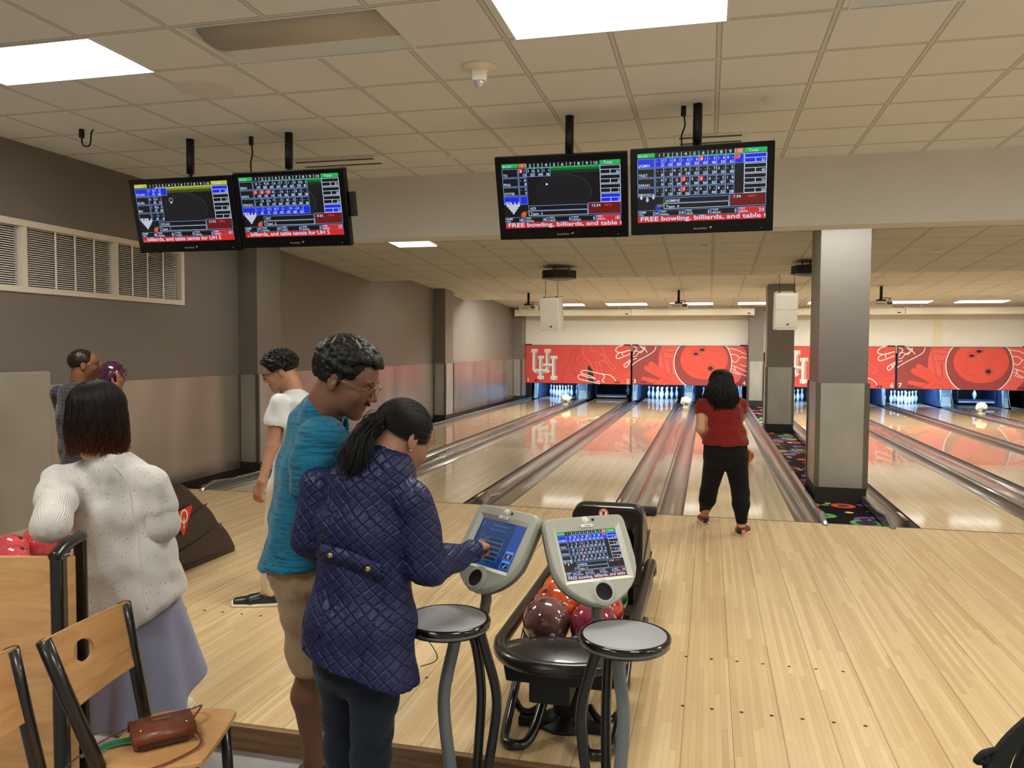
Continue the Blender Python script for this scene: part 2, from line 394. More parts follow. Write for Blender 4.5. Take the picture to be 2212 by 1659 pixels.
# window with blinds to a neighbouring room
wx = XW+.02
def frame_rect(mb, x, y0, y1, z0, z1, w, d):
    mb.box2((x-d, y0, z0), (x, y1, z0+w)); mb.box2((x-d, y0, z1-w), (x, y1, z1)); mb.box2((x-d, y0, z0+w), (x, y0+w, z1-w)); mb.box2((x-d, y1-w, z0+w), (x, y1, z1-w))
mb = MB(); frame_rect(mb, wx, 4.0, 8.215, 2.135, 2.785, .055, .1)
for y in (5.97, 7.12): mb.box2((wx-.09, y-.03, 2.15), (wx-.01, y+.03, 2.78))
wf = mb.obj('window_1', white_metal); tag(wf, kind='structure')
glass = NT('window_glass'); glass.set(col=(1, 1, 1), rough=.03, trans=1.0); glass.b.inputs['IOR'].default_value = 1.1; glass = glass.m
MB().box2((XW-.075, 4.05, 2.18), (XW-.07, 8.17, 2.74)).obj('pane', glass, wf)
slat = M('white_blind_slat', (236, 232, 224), .5)
mb = MB(); a = math.radians(18)
for k in range(27):
    z = 2.19+k*.0205
    for y0, y1 in ((4.06, 5.93), (6.01, 7.08), (7.16, 8.15)):
        mb.add([(XW-.052, y0, z+.0065), (XW-.052, y1, z+.0065), (XW-.032, y1, z-.0065), (XW-.032, y0, z-.0065)], [(0, 1, 2, 3)])
mb.obj('blind_slats', slat, wf, solid=.0012)
mb = MB()
for y in (5.2, 5.62, 6.36, 6.6, 6.85, 7.4, 7.64, 7.9): mb.box2((XW-.027, y-.011, 2.18), (XW-.0255, y+.011, 2.75))
mb.obj('ladder_tape', slat, wf)
mb = MB()
x0, x1, y0, y1, z0, z1 = XW-3.6, XW-.15, 2.5, 12.0, .9, 3.0
mb.quad((x0, y0, z0), (x1, y0, z0), (x1, y1, z0), (x0, y1, z0)); mb.quad((x0, y0, z1), (x0, y1, z1), (x1, y1, z1), (x1, y0, z1))
mb.quad((x0, y0, z0), (x0, y1, z0), (x0, y1, z1), (x0, y0, z1)); mb.quad((x0, y0, z0), (x0, y0, z1), (x1, y0, z1), (x1, y0, z0)); mb.quad((x0, y1, z0), (x1, y1, z0), (x1, y1, z1), (x0, y1, z1))
tag(mb.obj('wall_neighbour_room', M('neighbour_room_paint', (150, 132, 104), .8)), kind='structure')
tag(MB().box2((XW-2.2, 4.6, 2.96), (XW-1.0, 5.9, 2.985)).obj('ceiling_light', EM('neighbour_room_lamp', (255, 244, 255), 2.2)), 'lit ceiling panel seen through the slatted window blinds at left', 'ceiling light')
mb = MB()
for y in (6.7, 8.2, 9.7): mb.box2((XW-3.55, y, 2.0), (XW-3.5, y+1.3, 2.75))
tag(mb.obj('wall_neighbour_windows', M('dark_far_opening', (30, 24, 20), .5)), kind='structure')

# ------------------------------------------------------------------ lanes
NW = {1: 'one', 2: 'two', 3: 'three', 4: 'four', 5: 'five', 6: 'six', 7: 'seven', 8: 'eight'}
lane_wood = wood('lane_maple_boards', .0264, (212, 188, 146), (242, 224, 184), seam=.25, rough=.4, coat=1.0, coatr=.07, seglen=1.9)
pine = wood('lane_pine_boards', .0264, (184, 156, 114), (212, 188, 144), seam=.3, rough=.4, coat=1.0, coatr=.025, seglen=2.4)
gut_m = M('grey_gutter_plastic', (82, 79, 72), .32, .0, spec=.5, coat=.55, coatr=.1, nz=(2, .12, (2, .3, 1)), bump=(1.4, .22, .008, (5, .35, 1)), obj=False)
cap_m = M('grey_capping', (128, 126, 120), .22, .4, coat=.5, nz=(2, .12, (1, .3, 1)), obj=False)
flat_m = M('dark_divider_strip', (66, 62, 56), .35)
arrow_m = M('dark_arrow_inlay', (70, 46, 30), .4)
Y1 = FOUL+18.9; Y2 = 25.38
def carpet_mat():
    t = NT('circle_pattern_carpet'); v = t.n('ShaderNodeTexVoronoi', feature='F1'); v.inputs['Scale'].default_value = 3.0; v.inputs['Randomness'].default_value = .75
    _mp = t.n('ShaderNodeVectorMath', operation='ADD'); t.l(t.pos((1, 1, 0)), _mp.inputs[0]); _mp.inputs[1].default_value = (.31, 5.17, 0); t.l(_mp.outputs[0], v.inputs['Vector']); d = v.outputs['Distance']; s = t.n('ShaderNodeSeparateColor'); t.l(v.outputs['Color'], s.inputs[0])
    hue = t.ramp(s.outputs[0], [(0, lin((118, 78, 150))), (.25, lin((206, 84, 48))), (.5, lin((86, 168, 96))), (.7, lin((214, 92, 50))), (.85, lin((128, 84, 160)))], True)
    hue2 = t.ramp(s.outputs[1], [(0, lin((226, 190, 110))), (.4, lin((200, 60, 44))), (.7, lin((60, 54, 92)))], True)
    ring = t.math('LESS_THAN', t.math('ABSOLUTE', t.math('SUBTRACT', d, .38)), .075); core = t.math('LESS_THAN', d, .14); core2 = t.math('LESS_THAN', d, .08)
    c = t.mix(t.math('LESS_THAN', d, .3), lin((24, 20, 24)), lin((58, 54, 72))); c = t.mix(ring, c, hue); v2 = t.n('ShaderNodeTexVoronoi', feature='F1'); v2.inputs['Scale'].default_value = 4.4; v2.inputs['Randomness'].default_value = .8; t.l(t.pos((1, 1, 0)), v2.inputs['Vector']); s2 = t.n('ShaderNodeSeparateColor'); t.l(v2.outputs['Color'], s2.inputs[0]); small = t.math('MULTIPLY', t.math('LESS_THAN', v2.outputs['Distance'], .2), t.math('GREATER_THAN', s2.outputs[0], .45)); c = t.mix(small, c, t.ramp(s2.outputs[1], [(0, lin((226, 200, 120))), (.35, lin((196, 56, 44))), (.6, lin((70, 160, 90))), (.8, lin((214, 92, 50)))], True)); c = t.mix(core, c, hue2); c = t.mix(core2, c, lin((50, 40, 70)))
    t.set(col=c, rough=.95, spec=.1); t.bump(t.noise(t.pos(), 400, 1), .3, .003); return t.m
carpet = carpet_mat()
strips = [(XW, LC[1]-W2-.30), (LC[4]+W2+.29, LC[5]-W2-.29), (LC[8]+W2+.3, XR)]
mb = MB()
for a, b in strips: mb.box2((a, FOUL, -.12), (b, 27, -.045))
tag(mb.obj('carpet', carpet), kind='structure')
tag(MB().box2((XW, FOUL+.001, -.2), (XR, 27.6, -.121)).obj('floor', flat_m), kind='structure')
def gutter(mb, xa, xb):       # half-round channel between xa and xb
    n = 8; vs = []; c = (xa+xb)/2; r = (xb-xa)/2
    for y in (FOUL, Y2):
        for k in range(n+1):
            a = PI*k/n; vs.append((c-r*math.cos(a), y, -.012-.072*math.sin(a)**.8))
    mb.add(vs, [(k, k+1, n+2+k, n+1+k) for k in range(n)], 0, True)
def nose(mb, x, w, h0, h1, mi=0):
    """capping strip with a rounded, drooping nose reaching over the foul line"""
    pts = [(x, FOUL-.10, .012), (x, FOUL-.06, .035), (x, FOUL+.15, h0), (x, FOUL+.55, h1), (x, Y2, h1)]
    secs = []
    for q in pts:
        z = q[2]; b = -.03 if q[1] > FOUL else .0005
        secs.append([(x-w/2, q[1], b), (x-w/2, q[1], z-.012), (x-w*.25, q[1], z), (x+w*.25, q[1], z), (x+w/2, q[1], z-.012), (x+w/2, q[1], b)])
    vs = [v for s in secs for v in s]; n = 6
    mb.add(vs, [(i*n+k, i*n+k+1, (i+1)*n+k+1, (i+1)*n+k) for i in range(len(secs)-1) for k in range(n-1)]+[tuple(range(n))[::-1]], mi, False)
for i, c in LC.items():
    r = empty('bowling_lane', (0, 0, 0)); tag(r, 'glossy maple bowling lane running to the %s' % ({1: 'pins beside the left wall, marked one', 2: 'lowered sweep bar left of centre, marked two', 3: 'ten-pin rack marked three', 4: 'far wall in front of the red-shirted bowler', 5: 'pins just right of the near column', 6: 'pins of the mask numbered six', 7: 'blue-lit rack numbered seven', 8: 'sweep bar at the far right'}[i]), 'bowling lane', 'bowling lanes')
    MB().box2((c-W2, FOUL+.004, -.1), (c+W2, FOUL+4.7, 0)).obj('lane_surface', lane_wood, r)
    MB().box2((c-W2, FOUL+4.7, -.1), (c+W2, Y1, 0)).obj('lane_surface', pine, r)
    for k in range(-3, 4):     # aiming arrows
        x = c+k*.1317; y = FOUL+4.65-abs(k)*.2; MB().add([(x-.018, y-.11, .0006), (x+.018, y-.11, .0006), (x, y+.05, .0006)], [(0, 1, 2)]).obj('aiming_arrow', arrow_m, r)
    g = MB(); gutter(g, c-W2-.235, c-W2-.004); gutter(g, c+W2+.004, c+W2+.235); g.obj('gutter', gut_m, r)
    m = MB()
    for s in (-1, 1): m.box2((c+s*(W2+.001), FOUL, -.1), (c+s*(W2+.004), Y2, -.001))
    m.obj('lane_edge', black_base, r)
# dividers and cappings
def divider(x0, x1, label, kindn):
    r = empty('lane_divider', (0, 0, 0)); tag(r, label, 'lane divider')
    if kindn == 'narrow':
        m = MB(); nose(m, (x0+x1)/2, x1-x0, .075, .03); m.obj('capping', cap_m, r, bevel=.004)
    elif kindn == 'wide':     # cover of the ball track between a pair of lanes
        m = MB(); c = (x0+x1)/2; w = x1-x0
        pr = [(-w/2, -.03), (-w/2, .005), (-w*.42, .012), (-w*.40, .012), (-w*.36, .03), (-w*.1, .036), (w*.1, .036), (w*.36, .03), (w*.40, .012), (w*.42, .012), (w/2, .005), (w/2, -.03)]
        vs = [(c+a, y, b) for y in (FOUL, Y2) for a, b in pr]; n = len(pr)
        m.add(vs, [(k, k+1, n+k+1, n+k) for k in range(n-1)]+[tuple(range(n))[::-1]], 0)
        m.obj('track_cover', cap_m, r, bevel=.003)
        MB().box2((c-w*.42, FOUL-.13, 0), (c+w*.42, FOUL+.02, .075)).obj('end_block', black_base, r, bevel=.025, seg=3)
    return r
divider(LC[2]+W2+.235, LC[3]-W2-.235, 'grey raised capping between lane two and lane three with a curved nose', 'narrow')
divider(LC[1]+W2+.235, LC[2]-W2-.235, 'wide grey ball track cover between lanes one and two', 'wide')
divider(LC[3]+W2+.235, LC[4]-W2-.235, 'wide ball track cover behind the near ball return, ending in a black block', 'wide')
divider(LC[5]+W2+.235, LC[6]-W2-.235, 'wide grey ball track cover right of the near column', 'wide')
divider(LC[6]+W2+.235, LC[7]-W2-.235, 'grey raised capping under the boundary of masks six and seven', 'narrow')
divider(LC[7]+W2+.235, LC[8]-W2-.235, 'wide ball track cover below the mask numbered seven', 'wide')
for x, lab in ((LC[1]-W2-.26, 'grey capping along the carpet strip by the left wall'), (LC[4]+W2+.262, 'grey capping with curved nose left of the near column'), (LC[5]-W2-.262, 'grey capping with curved nose right of the near column'), (LC[8]+W2+.26, 'grey capping along the right-hand wall')):
    m = MB(); nose(m, x, .05, .085, .05); tag(m.obj('capping', cap_m, bevel=.004), lab, 'lane divider')
# foul detectors
fw, frd = M('reflector_white', (226, 224, 214), .3), M('reflector_orange', (206, 96, 60), .3)
for x, s, lab in ((LC[2]+W2+.05, 1, 'between lanes two and three'), (LC[3]+W2+.04, 1, 'right of lane three, behind the ball return'), (LC[5]-W2-.05, -1, 'left of lane five by the near column')):
    r = empty('foul_detector', (x, FOUL+.55, 0.0), 0, 'black foul detector with white and orange strip %s' % lab, 'foul detector', 'foul detectors in the gutters')
    MB().box((0, 0, -.004), (.05, .42, .012)).obj('housing', flat_m, r, bevel=.004)
    MB().box((0, -.02 if s > 0 else .05, .004), (.026, .2, .004)).obj('white_strip', fw, r); MB().box((0, .12 if s > 0 else -.1, .004), (.026, .08, .004)).obj('orange_strip', frd, r)

# ------------------------------------------------------------------ pin decks, pit, masks
pit = M('black_pit_curtain', (8, 8, 12), .8); kick = M('pale_kickback_panel', (150, 176, 178), .45); kblue = M('dark_blue_kickback', (30, 46, 74), .6)
PY = FOUL+18.288
tag(MB().box2((XW, 27.35, -.12), (XR, 27.45, 1.7)).obj('wall_pit', pit), kind='structure'); tag(MB().box2((XW, 25.26, 1.5), (XR, 27.34, 1.56)).obj('ceiling_pit', pit), kind='structure')
def kickback(x, w, lab):
    r = empty('kickback', (x, 0, 0)); tag(r, lab, 'pinsetter divider', 'pinsetter dividers')
    M_ = M3(Vector((0, 1, 0)), Vector((0, 0, 1)), Vector((1, 0, 0)))
    MB().prism([(25.55, .0), (27.3, .0), (27.3, 1.49), (25.75, 1.49), (25.7, .5), (25.62, .12)], w, M_, (-w/2, 0, 0)).obj('side_panel', kblue, r)
    MB().prism([(25.45, .0), (25.75, .0), (25.75, 1.0), (25.66, 1.0), (25.6, .4), (25.52, .1)], w*.62, M_, (-w*.31, -.01, 0)).obj('front_post', kick, r, bevel=.008)
    m = MB()
    for s in (-1, 1): m.tube([(s*w*.42, 25.4, 0), (s*w*.30, 25.5, .35), (s*w*.36, 25.55, .62)], .012, 8)
    m.obj('guide_rod', M('pale_steel_rod', (170, 184, 186), .35, .6), r)
for x, w, lab in ((LC[1]-W2-.12, .14, 'pale pinsetter divider left of lane one'), ((LC[1]+LC[2])/2, .42, 'pinsetter divider between lanes one and two'), ((LC[2]+LC[3])/2, .2, 'pinsetter divider between lanes two and three'), ((LC[3]+LC[4])/2, .36, 'pinsetter divider behind the white camera housing, lanes three and four'), (LC[4]+W2+.12, .14, 'pinsetter divider right of lane four'), (LC[5]-W2-.12, .14, 'pinsetter divider left of lane five'), ((LC[5]+LC[6])/2, .38, 'pinsetter divider left of the pins of lane six'), ((LC[6]+LC[7])/2, .08, 'thin divider between lanes six and seven'), ((LC[7]+LC[8])/2, .42, 'pinsetter divider between lanes seven and eight'), (LC[8]+W2+.14, .2, 'pinsetter divider at the far right of lane eight')):
    kickback(x, w, lab)
pin_w = M('bowling_pin_white', (238, 238, 240), .3, coat=.6); pin_r = M('bowling_pin_red_stripe', (190, 40, 60), .35)
PROF = [(.0257, 0), (.0286, .006), (.0365, .03), (.0454, .06), (.0578, .114), (.0605, .13), (.0579, .16), (.0445, .2), (.0313, .233), (.0245, .255), (.0228, .27), (.0236, .29), (.0288, .325), (.0323, .345), (.0300, .362), (.02, .377), (.004, .381)]
m = MB(); m.lathe(PROF, 20); pin0 = m.obj('bowling_pin', pin_w)
st = MB(); st.lathe([(.0262, .247), (.0252, .253)], 20, cap=False); st.lathe([(.0240, .263), (.0238, .272)], 20, cap=False); st.obj('neck_stripe', pin_r, pin0)
spots = [(0, 0, 'head pin at the front')]+[(-.1524, .264, 'left pin of the second row'), (.1524, .264, 'right pin of the second row'), (-.3048, .528, 'left pin of the third row'), (0, .528, 'middle pin of the third row'), (.3048, .528, 'right pin of the third row'), (-.4572, .792, 'far left back-row pin'), (-.1524, .792, 'second back-row pin from the left'), (.1524, .792, 'third back-row pin from the left'), (.4572, .792, 'far right back-row pin')]
first = True
def place_pin(x, y, z, lab, grp):
    global first
    o = pin0 if first else copy_tree(pin0); first = False
    o.location = (x, y, z); tag(o, lab, 'bowling pin', grp)
for ln, only in ((1, range(10)), (3, range(10)), (4, range(10)), (5, (6, 7, 8, 9, 5, 2, 4, 3)), (6, (5, 9, 8)), (7, range(10))):
    for k in only:
        dx, dy, nm = spots[k]; place_pin(LC[ln]+dx, PY+dy, 0, 'white bowling pin, %s of the rack on lane %s' % (nm, NW[ln]), 'pins standing on lane %s' % NW[ln])
place_pin(-2.585, 26.45, .107, 'single white pin above the sweep bar of lane two', 'single pins over the sweep bars'); place_pin(7.72, 26.4, .182, 'single white pin above the glowing sweep bar of lane eight', 'single pins over the sweep bars')
bar_m = M('sweep_bar_black', (40, 44, 58), .4); bar_l = M('sweep_bar_plate', (120, 128, 160), .35, .3); txt_l = M('sweep_lettering', (170, 176, 186), .5)
for ln, z, em in ((2, .035, 0), (8, .085, 1)):
    c = LC[ln]; r = empty('sweep_bar', (c, 25.85, z)); tag(r, 'lowered black sweep bar with lettering on lane two' if ln == 2 else 'lowered sweep bar glowing blue on lane eight', 'sweep bar')
    MB().box((0, 0, .07), (1.02, .05, .1)).obj('bar', bar_m, r, bevel=.01)
    MB().box((0, -.028, .05), (.94, .006, .05)).obj('front_plate', EM('blue_lit_plate', (130, 170, 255), 1.1) if em else bar_l, r)
    F = Flat((0, -.0325, .03), (1, 0, 0), (0, 0, 1), (0, -1, 0)); F.text(0, 0, 'QUBICA/AMF', .052, txt_l if not em else bar_m, 1, bold=.01, sx=1.2, align='CENTER'); F.obj('lettering', r)
    m = MB()
    for s in (-1, 1): m.box((s*.5, .02, (.11+1.485-z)/2), (.03, .04, 1.485-z-.11))
    m.obj('sweep_arm', bar_m, r)
    # standing pin rests on the deck plate behind the bar
    MB().box((.0, .56, (.1-z) if ln == 2 else .09), (1.0, .5, .012)).obj('deck_plate', pit, r)
# white faceted camera housings on the track covers
hs = M('white_plastic_housing', (226, 218, 196), .45)
for x, lab in ((-3.95, 'white faceted housing on the divider of lanes one and two'), (-.6, 'white faceted housing on the divider beside the red-shirted bowler'), (6.72, 'white faceted housing on the divider of lanes seven and eight')):
    bm = bmesh.new(); bmesh.ops.create_icosphere(bm, subdivisions=1, radius=.16); bmesh.ops.scale(bm, vec=(1, .9, .95), verts=bm.verts); bmesh.ops.rotate(bm, cent=(0, 0, 0), matrix=Matrix.Rotation(.5, 3, 'Z') @ Matrix.Rotation(.6, 3, 'X'), verts=bm.verts)
    me = bpy.data.meshes.new('housing_shell'); bm.to_mesh(me); bm.free(); me.materials.append(hs)
    r = empty('camera_housing', (x, 22.4, .036), 0, lab, 'camera housing', 'white housings on the lane dividers')
    o = bpy.data.objects.new('housing_shell', me); COL.objects.link(o); o.parent = r; o.location = (0, 0, .172)
    MB().box((.02, -.14, .1), (.07, .04, .05)).obj('lens_opening', black_base, r, bevel=.006); MB().box((0, 0, .018), (.14, .18, .036)).obj('foot_plate', hs, r)
# blue lamps of the pinsetters
for ln, pw in ((1, 80), (3, 90), (5, 90), (6, 60), (7, 120), (8, 40), (2, 10), (4, 50)):
    area_light('pin_lamp', (LC[ln], 25.5, .9), .9, .1, pw, (math.radians(48), 0, 0), (.26, .50, 1.0))

# ------------------------------------------------------------------ masking units with artwork
R = lambda n, c: M(n, c, .55, obj=False)
m_red, m_dred, m_dk, m_pink = R('mask_red', (216, 76, 70)), R('mask_deep_red', (154, 62, 62)), R('mask_line_red', (160, 48, 46)), R('mask_pink', (232, 96, 92))
m_white, m_off, m_gry, m_grey2 = R('mask_white', (244, 238, 228)), R('mask_offwhite', (250, 244, 238)), R('mask_bevel_grey', (178, 170, 164)), R('mask_mid_grey', (205, 197, 190))
m_ball, m_black, m_hole, m_lpink = R('mask_ball_red', (226, 84, 70)), R('mask_black', (34, 22, 24)), R('mask_dot_red', (110, 18, 18)), R('mask_line_pink', (244, 120, 108))
MY = 25.1
def finger(F, a, b, w, m, lw, l):
    a, b = np.array(a, float), np.array(b, float); d = (b-a)/np.linalg.norm(b-a); n = np.array((-d[1], d[0]))*w
    F.stroke([a+n, a+n+(b-a)*.5, b+n-d*w*.6, b+n*.55, b+d*w*.35, b-n*.55, b-n-d*w*.6, a-n+(b-a)*.5, a-n], lw, m, l)
def fingerfill(F, a, b, w, m, l):
    a, b = np.array(a, float), np.array(b, float); d = (b-a)/np.linalg.norm(b-a); n = np.array((-d[1], d[0]))*w
    F.poly([a+n]+[b+n*math.cos(t)+d*w*math.sin(t) for t in np.linspace(0, PI, 9)]+[a-n], m, l)
def mask(x0, x1, kind, na, nb, label):
    z0, z1 = .515, 1.742; w = x1-x0
    r = empty('masking_unit', ((x0+x1)/2, MY, z0)); tag(r, label, 'masking unit')
    MB().box((0, 0, (z1-z0)/2), (w, .05, z1-z0)).obj('panel', m_black, r)
    F = Flat((-w/2, -.0255, 0), (1, 0, 0), (0, 0, 1), (0, -1, 0)); F.dl = .0012
    if kind == 0:   # px frame of the source artwork 65..1038 x 108..462
        sx, sy = w/973, (z1-z0)/354; T = lambda x, y: ((x-65)*sx, (462-y)*sy)
    else:
        sx, sy = w/1060, (z1-z0)/371; T = lambda x, y: ((x-1047)*sx, (483-y)*sy)
    P = lambda *q: [T(a, b) for a, b in q]
    e = .012; H = z1-z0
    if kind == 0:
        F.rect(e, e, w-e, H-e, m_red, 1)
        # large raised-arm shapes and hand outlines
        F.poly(P((870, 392), (1036, 330), (1036, 460), (800, 460)), m_ball, 1.5)
        for q in ([(420, 455), (412, 400), (432, 330), (462, 290), (492, 200), (520, 150), (545, 133), (557, 150), (548, 185), (520, 262)], [(520, 262), (500, 300), (505, 345), (545, 392)], [(560, 262), (590, 225), (602, 210)], [(556, 320), (585, 300), (632, 238)], [(500, 350), (545, 370), (560, 410)], [(520, 262), (548, 268), (552, 300), (520, 320)], [(600, 330), (570, 360)]): F.stroke(P(*q), .014, m_dk, 2)
        for q in ([(598, 112), (600, 165), (625, 225), (668, 262), (690, 310), (740, 345)], [(672, 115), (678, 160), (730, 158)], [(770, 112), (800, 190), (850, 260), (895, 300), (890, 328), (868, 326), (840, 290), (800, 235)], [(745, 200), (770, 190), (798, 215), (800, 262)], [(712, 262), (735, 330), (730, 358)], [(745, 262), (775, 330), (782, 370)], [(715, 262), (745, 262), (775, 250), (800, 262)]): F.stroke(P(*q), .016, m_lpink, 2)
        for q in ([(850, 440), (900, 400), (1036, 330)], [(880, 455), (960, 400), (1036, 395)], [(700, 455), (800, 402)]): F.stroke(P(*q), .012, m_dk, 2)
        F.poly(P((660, 290), (690, 335), (700, 380), (706, 460), (656, 448), (650, 380), (645, 310)), m_black, 3)
        for q in ([(780, 370), (700, 355), (640, 340), (600, 340), (585, 358), (610, 372), (680, 392), (720, 414)], [(720, 414), (650, 400), (580, 378), (558, 392), (568, 418), (620, 430), (700, 446)], [(780, 370), (850, 380), (890, 410), (905, 440)], [(700, 446), (760, 460)], [(790, 372), (800, 400), (780, 425), (800, 445)], [(725, 455), (745, 432), (760, 450)]): F.stroke(P(*q), .026, m_off, 4)
        for q in ([(1030, 150), (960, 172), (915, 170), (900, 150), (925, 118), (960, 112)], [(1030, 185), (960, 215), (920, 228), (905, 208), (930, 180), (1030, 150)], [(1036, 250), (1000, 300), (985, 305), (976, 285), (1000, 262), (1036, 238)], [(955, 170), (965, 200)], [(1010, 262), (1022, 285)]): F.stroke(P(*q), .026, m_off, 4)
        # interlocking block letters
        def letter(polys, m, l):
            for i, q in enumerate(polys): F.poly(P(*q), m, l+i*.12)
        def serif(x0_, x1_, y0_, y1_, l):
            F.rect(*T(x0_, y1_), *T(x1_, y0_), m_white, l)
            F.poly(P((x0_, y1_), (x0_+(x1_-x0_)*.3, y0_+8), (x0_+(x1_-x0_)*.3, y1_)), m_grey2, l+1); F.poly(P((x1_, y1_), (x1_-(x1_-x0_)*.3, y0_+8), (x1_-(x1_-x0_)*.3, y1_)), m_gry, l+1)
        letter([[(130, 160), (168, 160), (168, 345), (130, 345)], [(130, 330), (168, 325), (195, 352), (195, 372), (165, 372), (130, 345)], [(165, 330), (272, 330), (298, 352), (270, 370), (165, 370)], [(255, 160), (292, 160), (292, 345), (255, 345)]], m_white, 3)
        letter([[(150, 182), (168, 182), (168, 325), (150, 335)], [(272, 182), (292, 182), (292, 345), (272, 340)], [(165, 352), (275, 352), (262, 370), (165, 370)]], m_gry, 4)
        serif(118, 180, 145, 182, 5); serif(243, 303, 145, 182, 5)
        letter([[(193, 215), (230, 215), (230, 400), (193, 400)], [(314, 215), (352, 215), (352, 400), (314, 400)], [(215, 280), (330, 280), (330, 312), (215, 312)]], m_white, 7)
        letter([[(212, 240), (230, 240), (230, 395), (212, 395)], [(334, 240), (352, 240), (352, 395), (334, 395)], [(230, 297), (314, 297), (314, 312), (230, 312)]], m_gry, 8)
        letter([[(165, 330), (270, 330), (262, 346), (165, 346)]], m_white, 9)
        serif(182, 241, 208, 240, 10); serif(301, 365, 208, 240, 10); serif(179, 241, 393, 428, 10); serif(303, 365, 393, 430, 10)
        dots_l, dots_r = [(160, 435), (182, 435)], [(907, 443), (932, 443)]
    else:
        F.rect(e, e, w-e, H-e, m_dred, 1)
        F.poly(P((1300, 478), (1700, 478), (1560, 300), (1500, 200), (1400, 260)), m_pink, 1.5)
        F.poly(P((1318, 117), (1500, 117), (1460, 200), (1445, 300), (1480, 400), (1440, 398), (1400, 380), (1340, 360), (1296, 300), (1296, 220)), m_pink, 2)
        F.poly(P((1880, 117), (2060, 117), (2090, 160), (2102, 240), (2090, 330), (2040, 420), (1990, 478), (1800, 478)), m_pink, 2)
        for q in ([(1322, 120), (1330, 200), (1350, 290), (1375, 385), (1400, 395), (1410, 360), (1398, 240)], [(1410, 250), (1420, 370), (1445, 398), (1462, 380)], [(1330, 140), (1400, 130), (1470, 150)], [(1340, 180), (1360, 160), (1390, 180), (1470, 165)], [(1345, 240), (1400, 232), (1440, 240)], [(1240, 470), (1300, 430), (1330, 400)], [(1330, 470), (1360, 440), (1400, 445), (1430, 470)]): F.stroke(P(*q), .012, m_dk, 4)
        for li, (a, b, ww) in enumerate((((1400, 400), (1225, 288), 26), ((1390, 430), (1185, 325), 26), ((1360, 465), (1155, 425), 20))): fingerfill(F, T(*a), T(*b), ww*sx, m_ball, 3.1+li*.2)
        F.poly(P((1330, 360), (1400, 392), (1470, 400), (1500, 478), (1240, 478), (1300, 446)), m_ball, 3.8)
        cx, cy = T(1702, 268); rx = 258*sx
        def clipdisc(rr, m, l, ox=0, oy=0):
            F.poly([(min(max(cx+ox+rr*math.cos(t), e), w-e), min(max(cy+oy+rr*math.sin(t), e), H-e)) for t in np.linspace(0, 2*PI, 72)[:-1]], m, l)
        clipdisc(rx+.03, m_off, 5); clipdisc(rx, m_black, 6); clipdisc(rx-.016, m_dred, 7)
        cx2, cy2 = T(1715, 240); F.poly([(min(max(cx2+.84*rx*math.cos(t), e), w-e), min(max(cy2+.72*rx*math.sin(t), e), H-e)) for t in np.linspace(0, 2*PI, 60)[:-1]], m_ball, 8)
        for k, q in enumerate(([(1520, 330), (1580, 400), (1660, 440)], [(1560, 300), (1600, 340), (1680, 365)], [(1640, 425), (1720, 445), (1780, 430)], [(1590, 270), (1620, 310)])): F.stroke(P(*q), .008, m_dk, 9)
        for px, py, a in ((1640, 185, 30), (1697, 147, 32)):
            x, y = T(px, py); F.disc(x, y+.008, a*sx*1.2, m_dk, 9, a*sy*.95); F.disc(x, y+.004, a*sx*1.08, m_ball, 10, a*sy*.85); F.disc(x, y-.01, a*sx*.72, m_black, 11, a*sy*.42)
        x, y = T(1775, 322); F.disc(x+.01, y, 34*sx, m_dk, 9, 34*sy); F.disc(x+.008, y, 30*sx, m_ball, 10, 30*sy); F.disc(x, y, 22*sx, m_black, 11, 20*sy)
        for q in ([(1270, 118), (1255, 160), (1210, 195), (1120, 245), (1050, 290), (1047, 300)], [(1047, 215), (1080, 215), (1110, 180), (1160, 150), (1165, 118)], [(1060, 170), (1090, 165), (1130, 180), (1150, 150), (1120, 118)], [(1055, 120), (1090, 140), (1070, 170), (1055, 200)], [(1130, 120), (1160, 140), (1190, 180)], [(1050, 245), (1090, 235)]): F.stroke(P(*[(max(a, 1054), max(b, 119)) for a, b in q]), .022, m_off, 4)
        for q in ([(1925, 135), (2010, 150), (2070, 180), (2100, 186)], [(1955, 190), (2000, 195), (2030, 225), (2000, 262), (1970, 250)], [(1975, 295), (2040, 320), (2100, 350)], [(1970, 320), (2030, 360), (2100, 388)], [(2030, 225), (2060, 215), (2100, 228)], [(2040, 285), (2100, 300)], [(2000, 340), (1990, 300)], [(1975, 350), (2040, 378)]): F.stroke(P(*q), .022, m_off, 9)
        dots_l, dots_r = [(1145, 455), (1172, 455)], [(2015, 458), (2042, 458)]
    for q in dots_l+dots_r: F.disc(*T(*q), .036, m_hole, 12); F.disc(T(*q)[0]-.008, T(*q)[1]+.008, .02, m_dk, 13)
    F.text(.045, .05, na, .17, m_white, 12, bold=.03); F.text(w-.045, .045, nb, .17, m_white, 12, bold=.03, align='RIGHT')
    F.obj('artwork', r)
    m = MB()
    for x in (-w/2+.09, w/2-.12): m.box((x, .0, z1-z0+.012), (.2, .05, .035))
    m.obj('top_clip', black_base, r, bevel=.004)
    return r
mask(-5.74, -2.365, 0, '1', '2', 'red masking panel with white interlocking letters and hand outlines, numbered one and two')
mask(-2.325, 1.135, 1, '3', '4', 'red masking panel with a big bowling ball, numbered three and four, above the red-shirted bowler')
mask(1.79, 5.25, 0, '5', '6', 'red masking panel with interlocking letters, partly behind the near column, ending in six')
mask(5.295, 8.75, 1, '7', '8', 'red masking panel with a big bowling ball at the right edge, starting with seven')

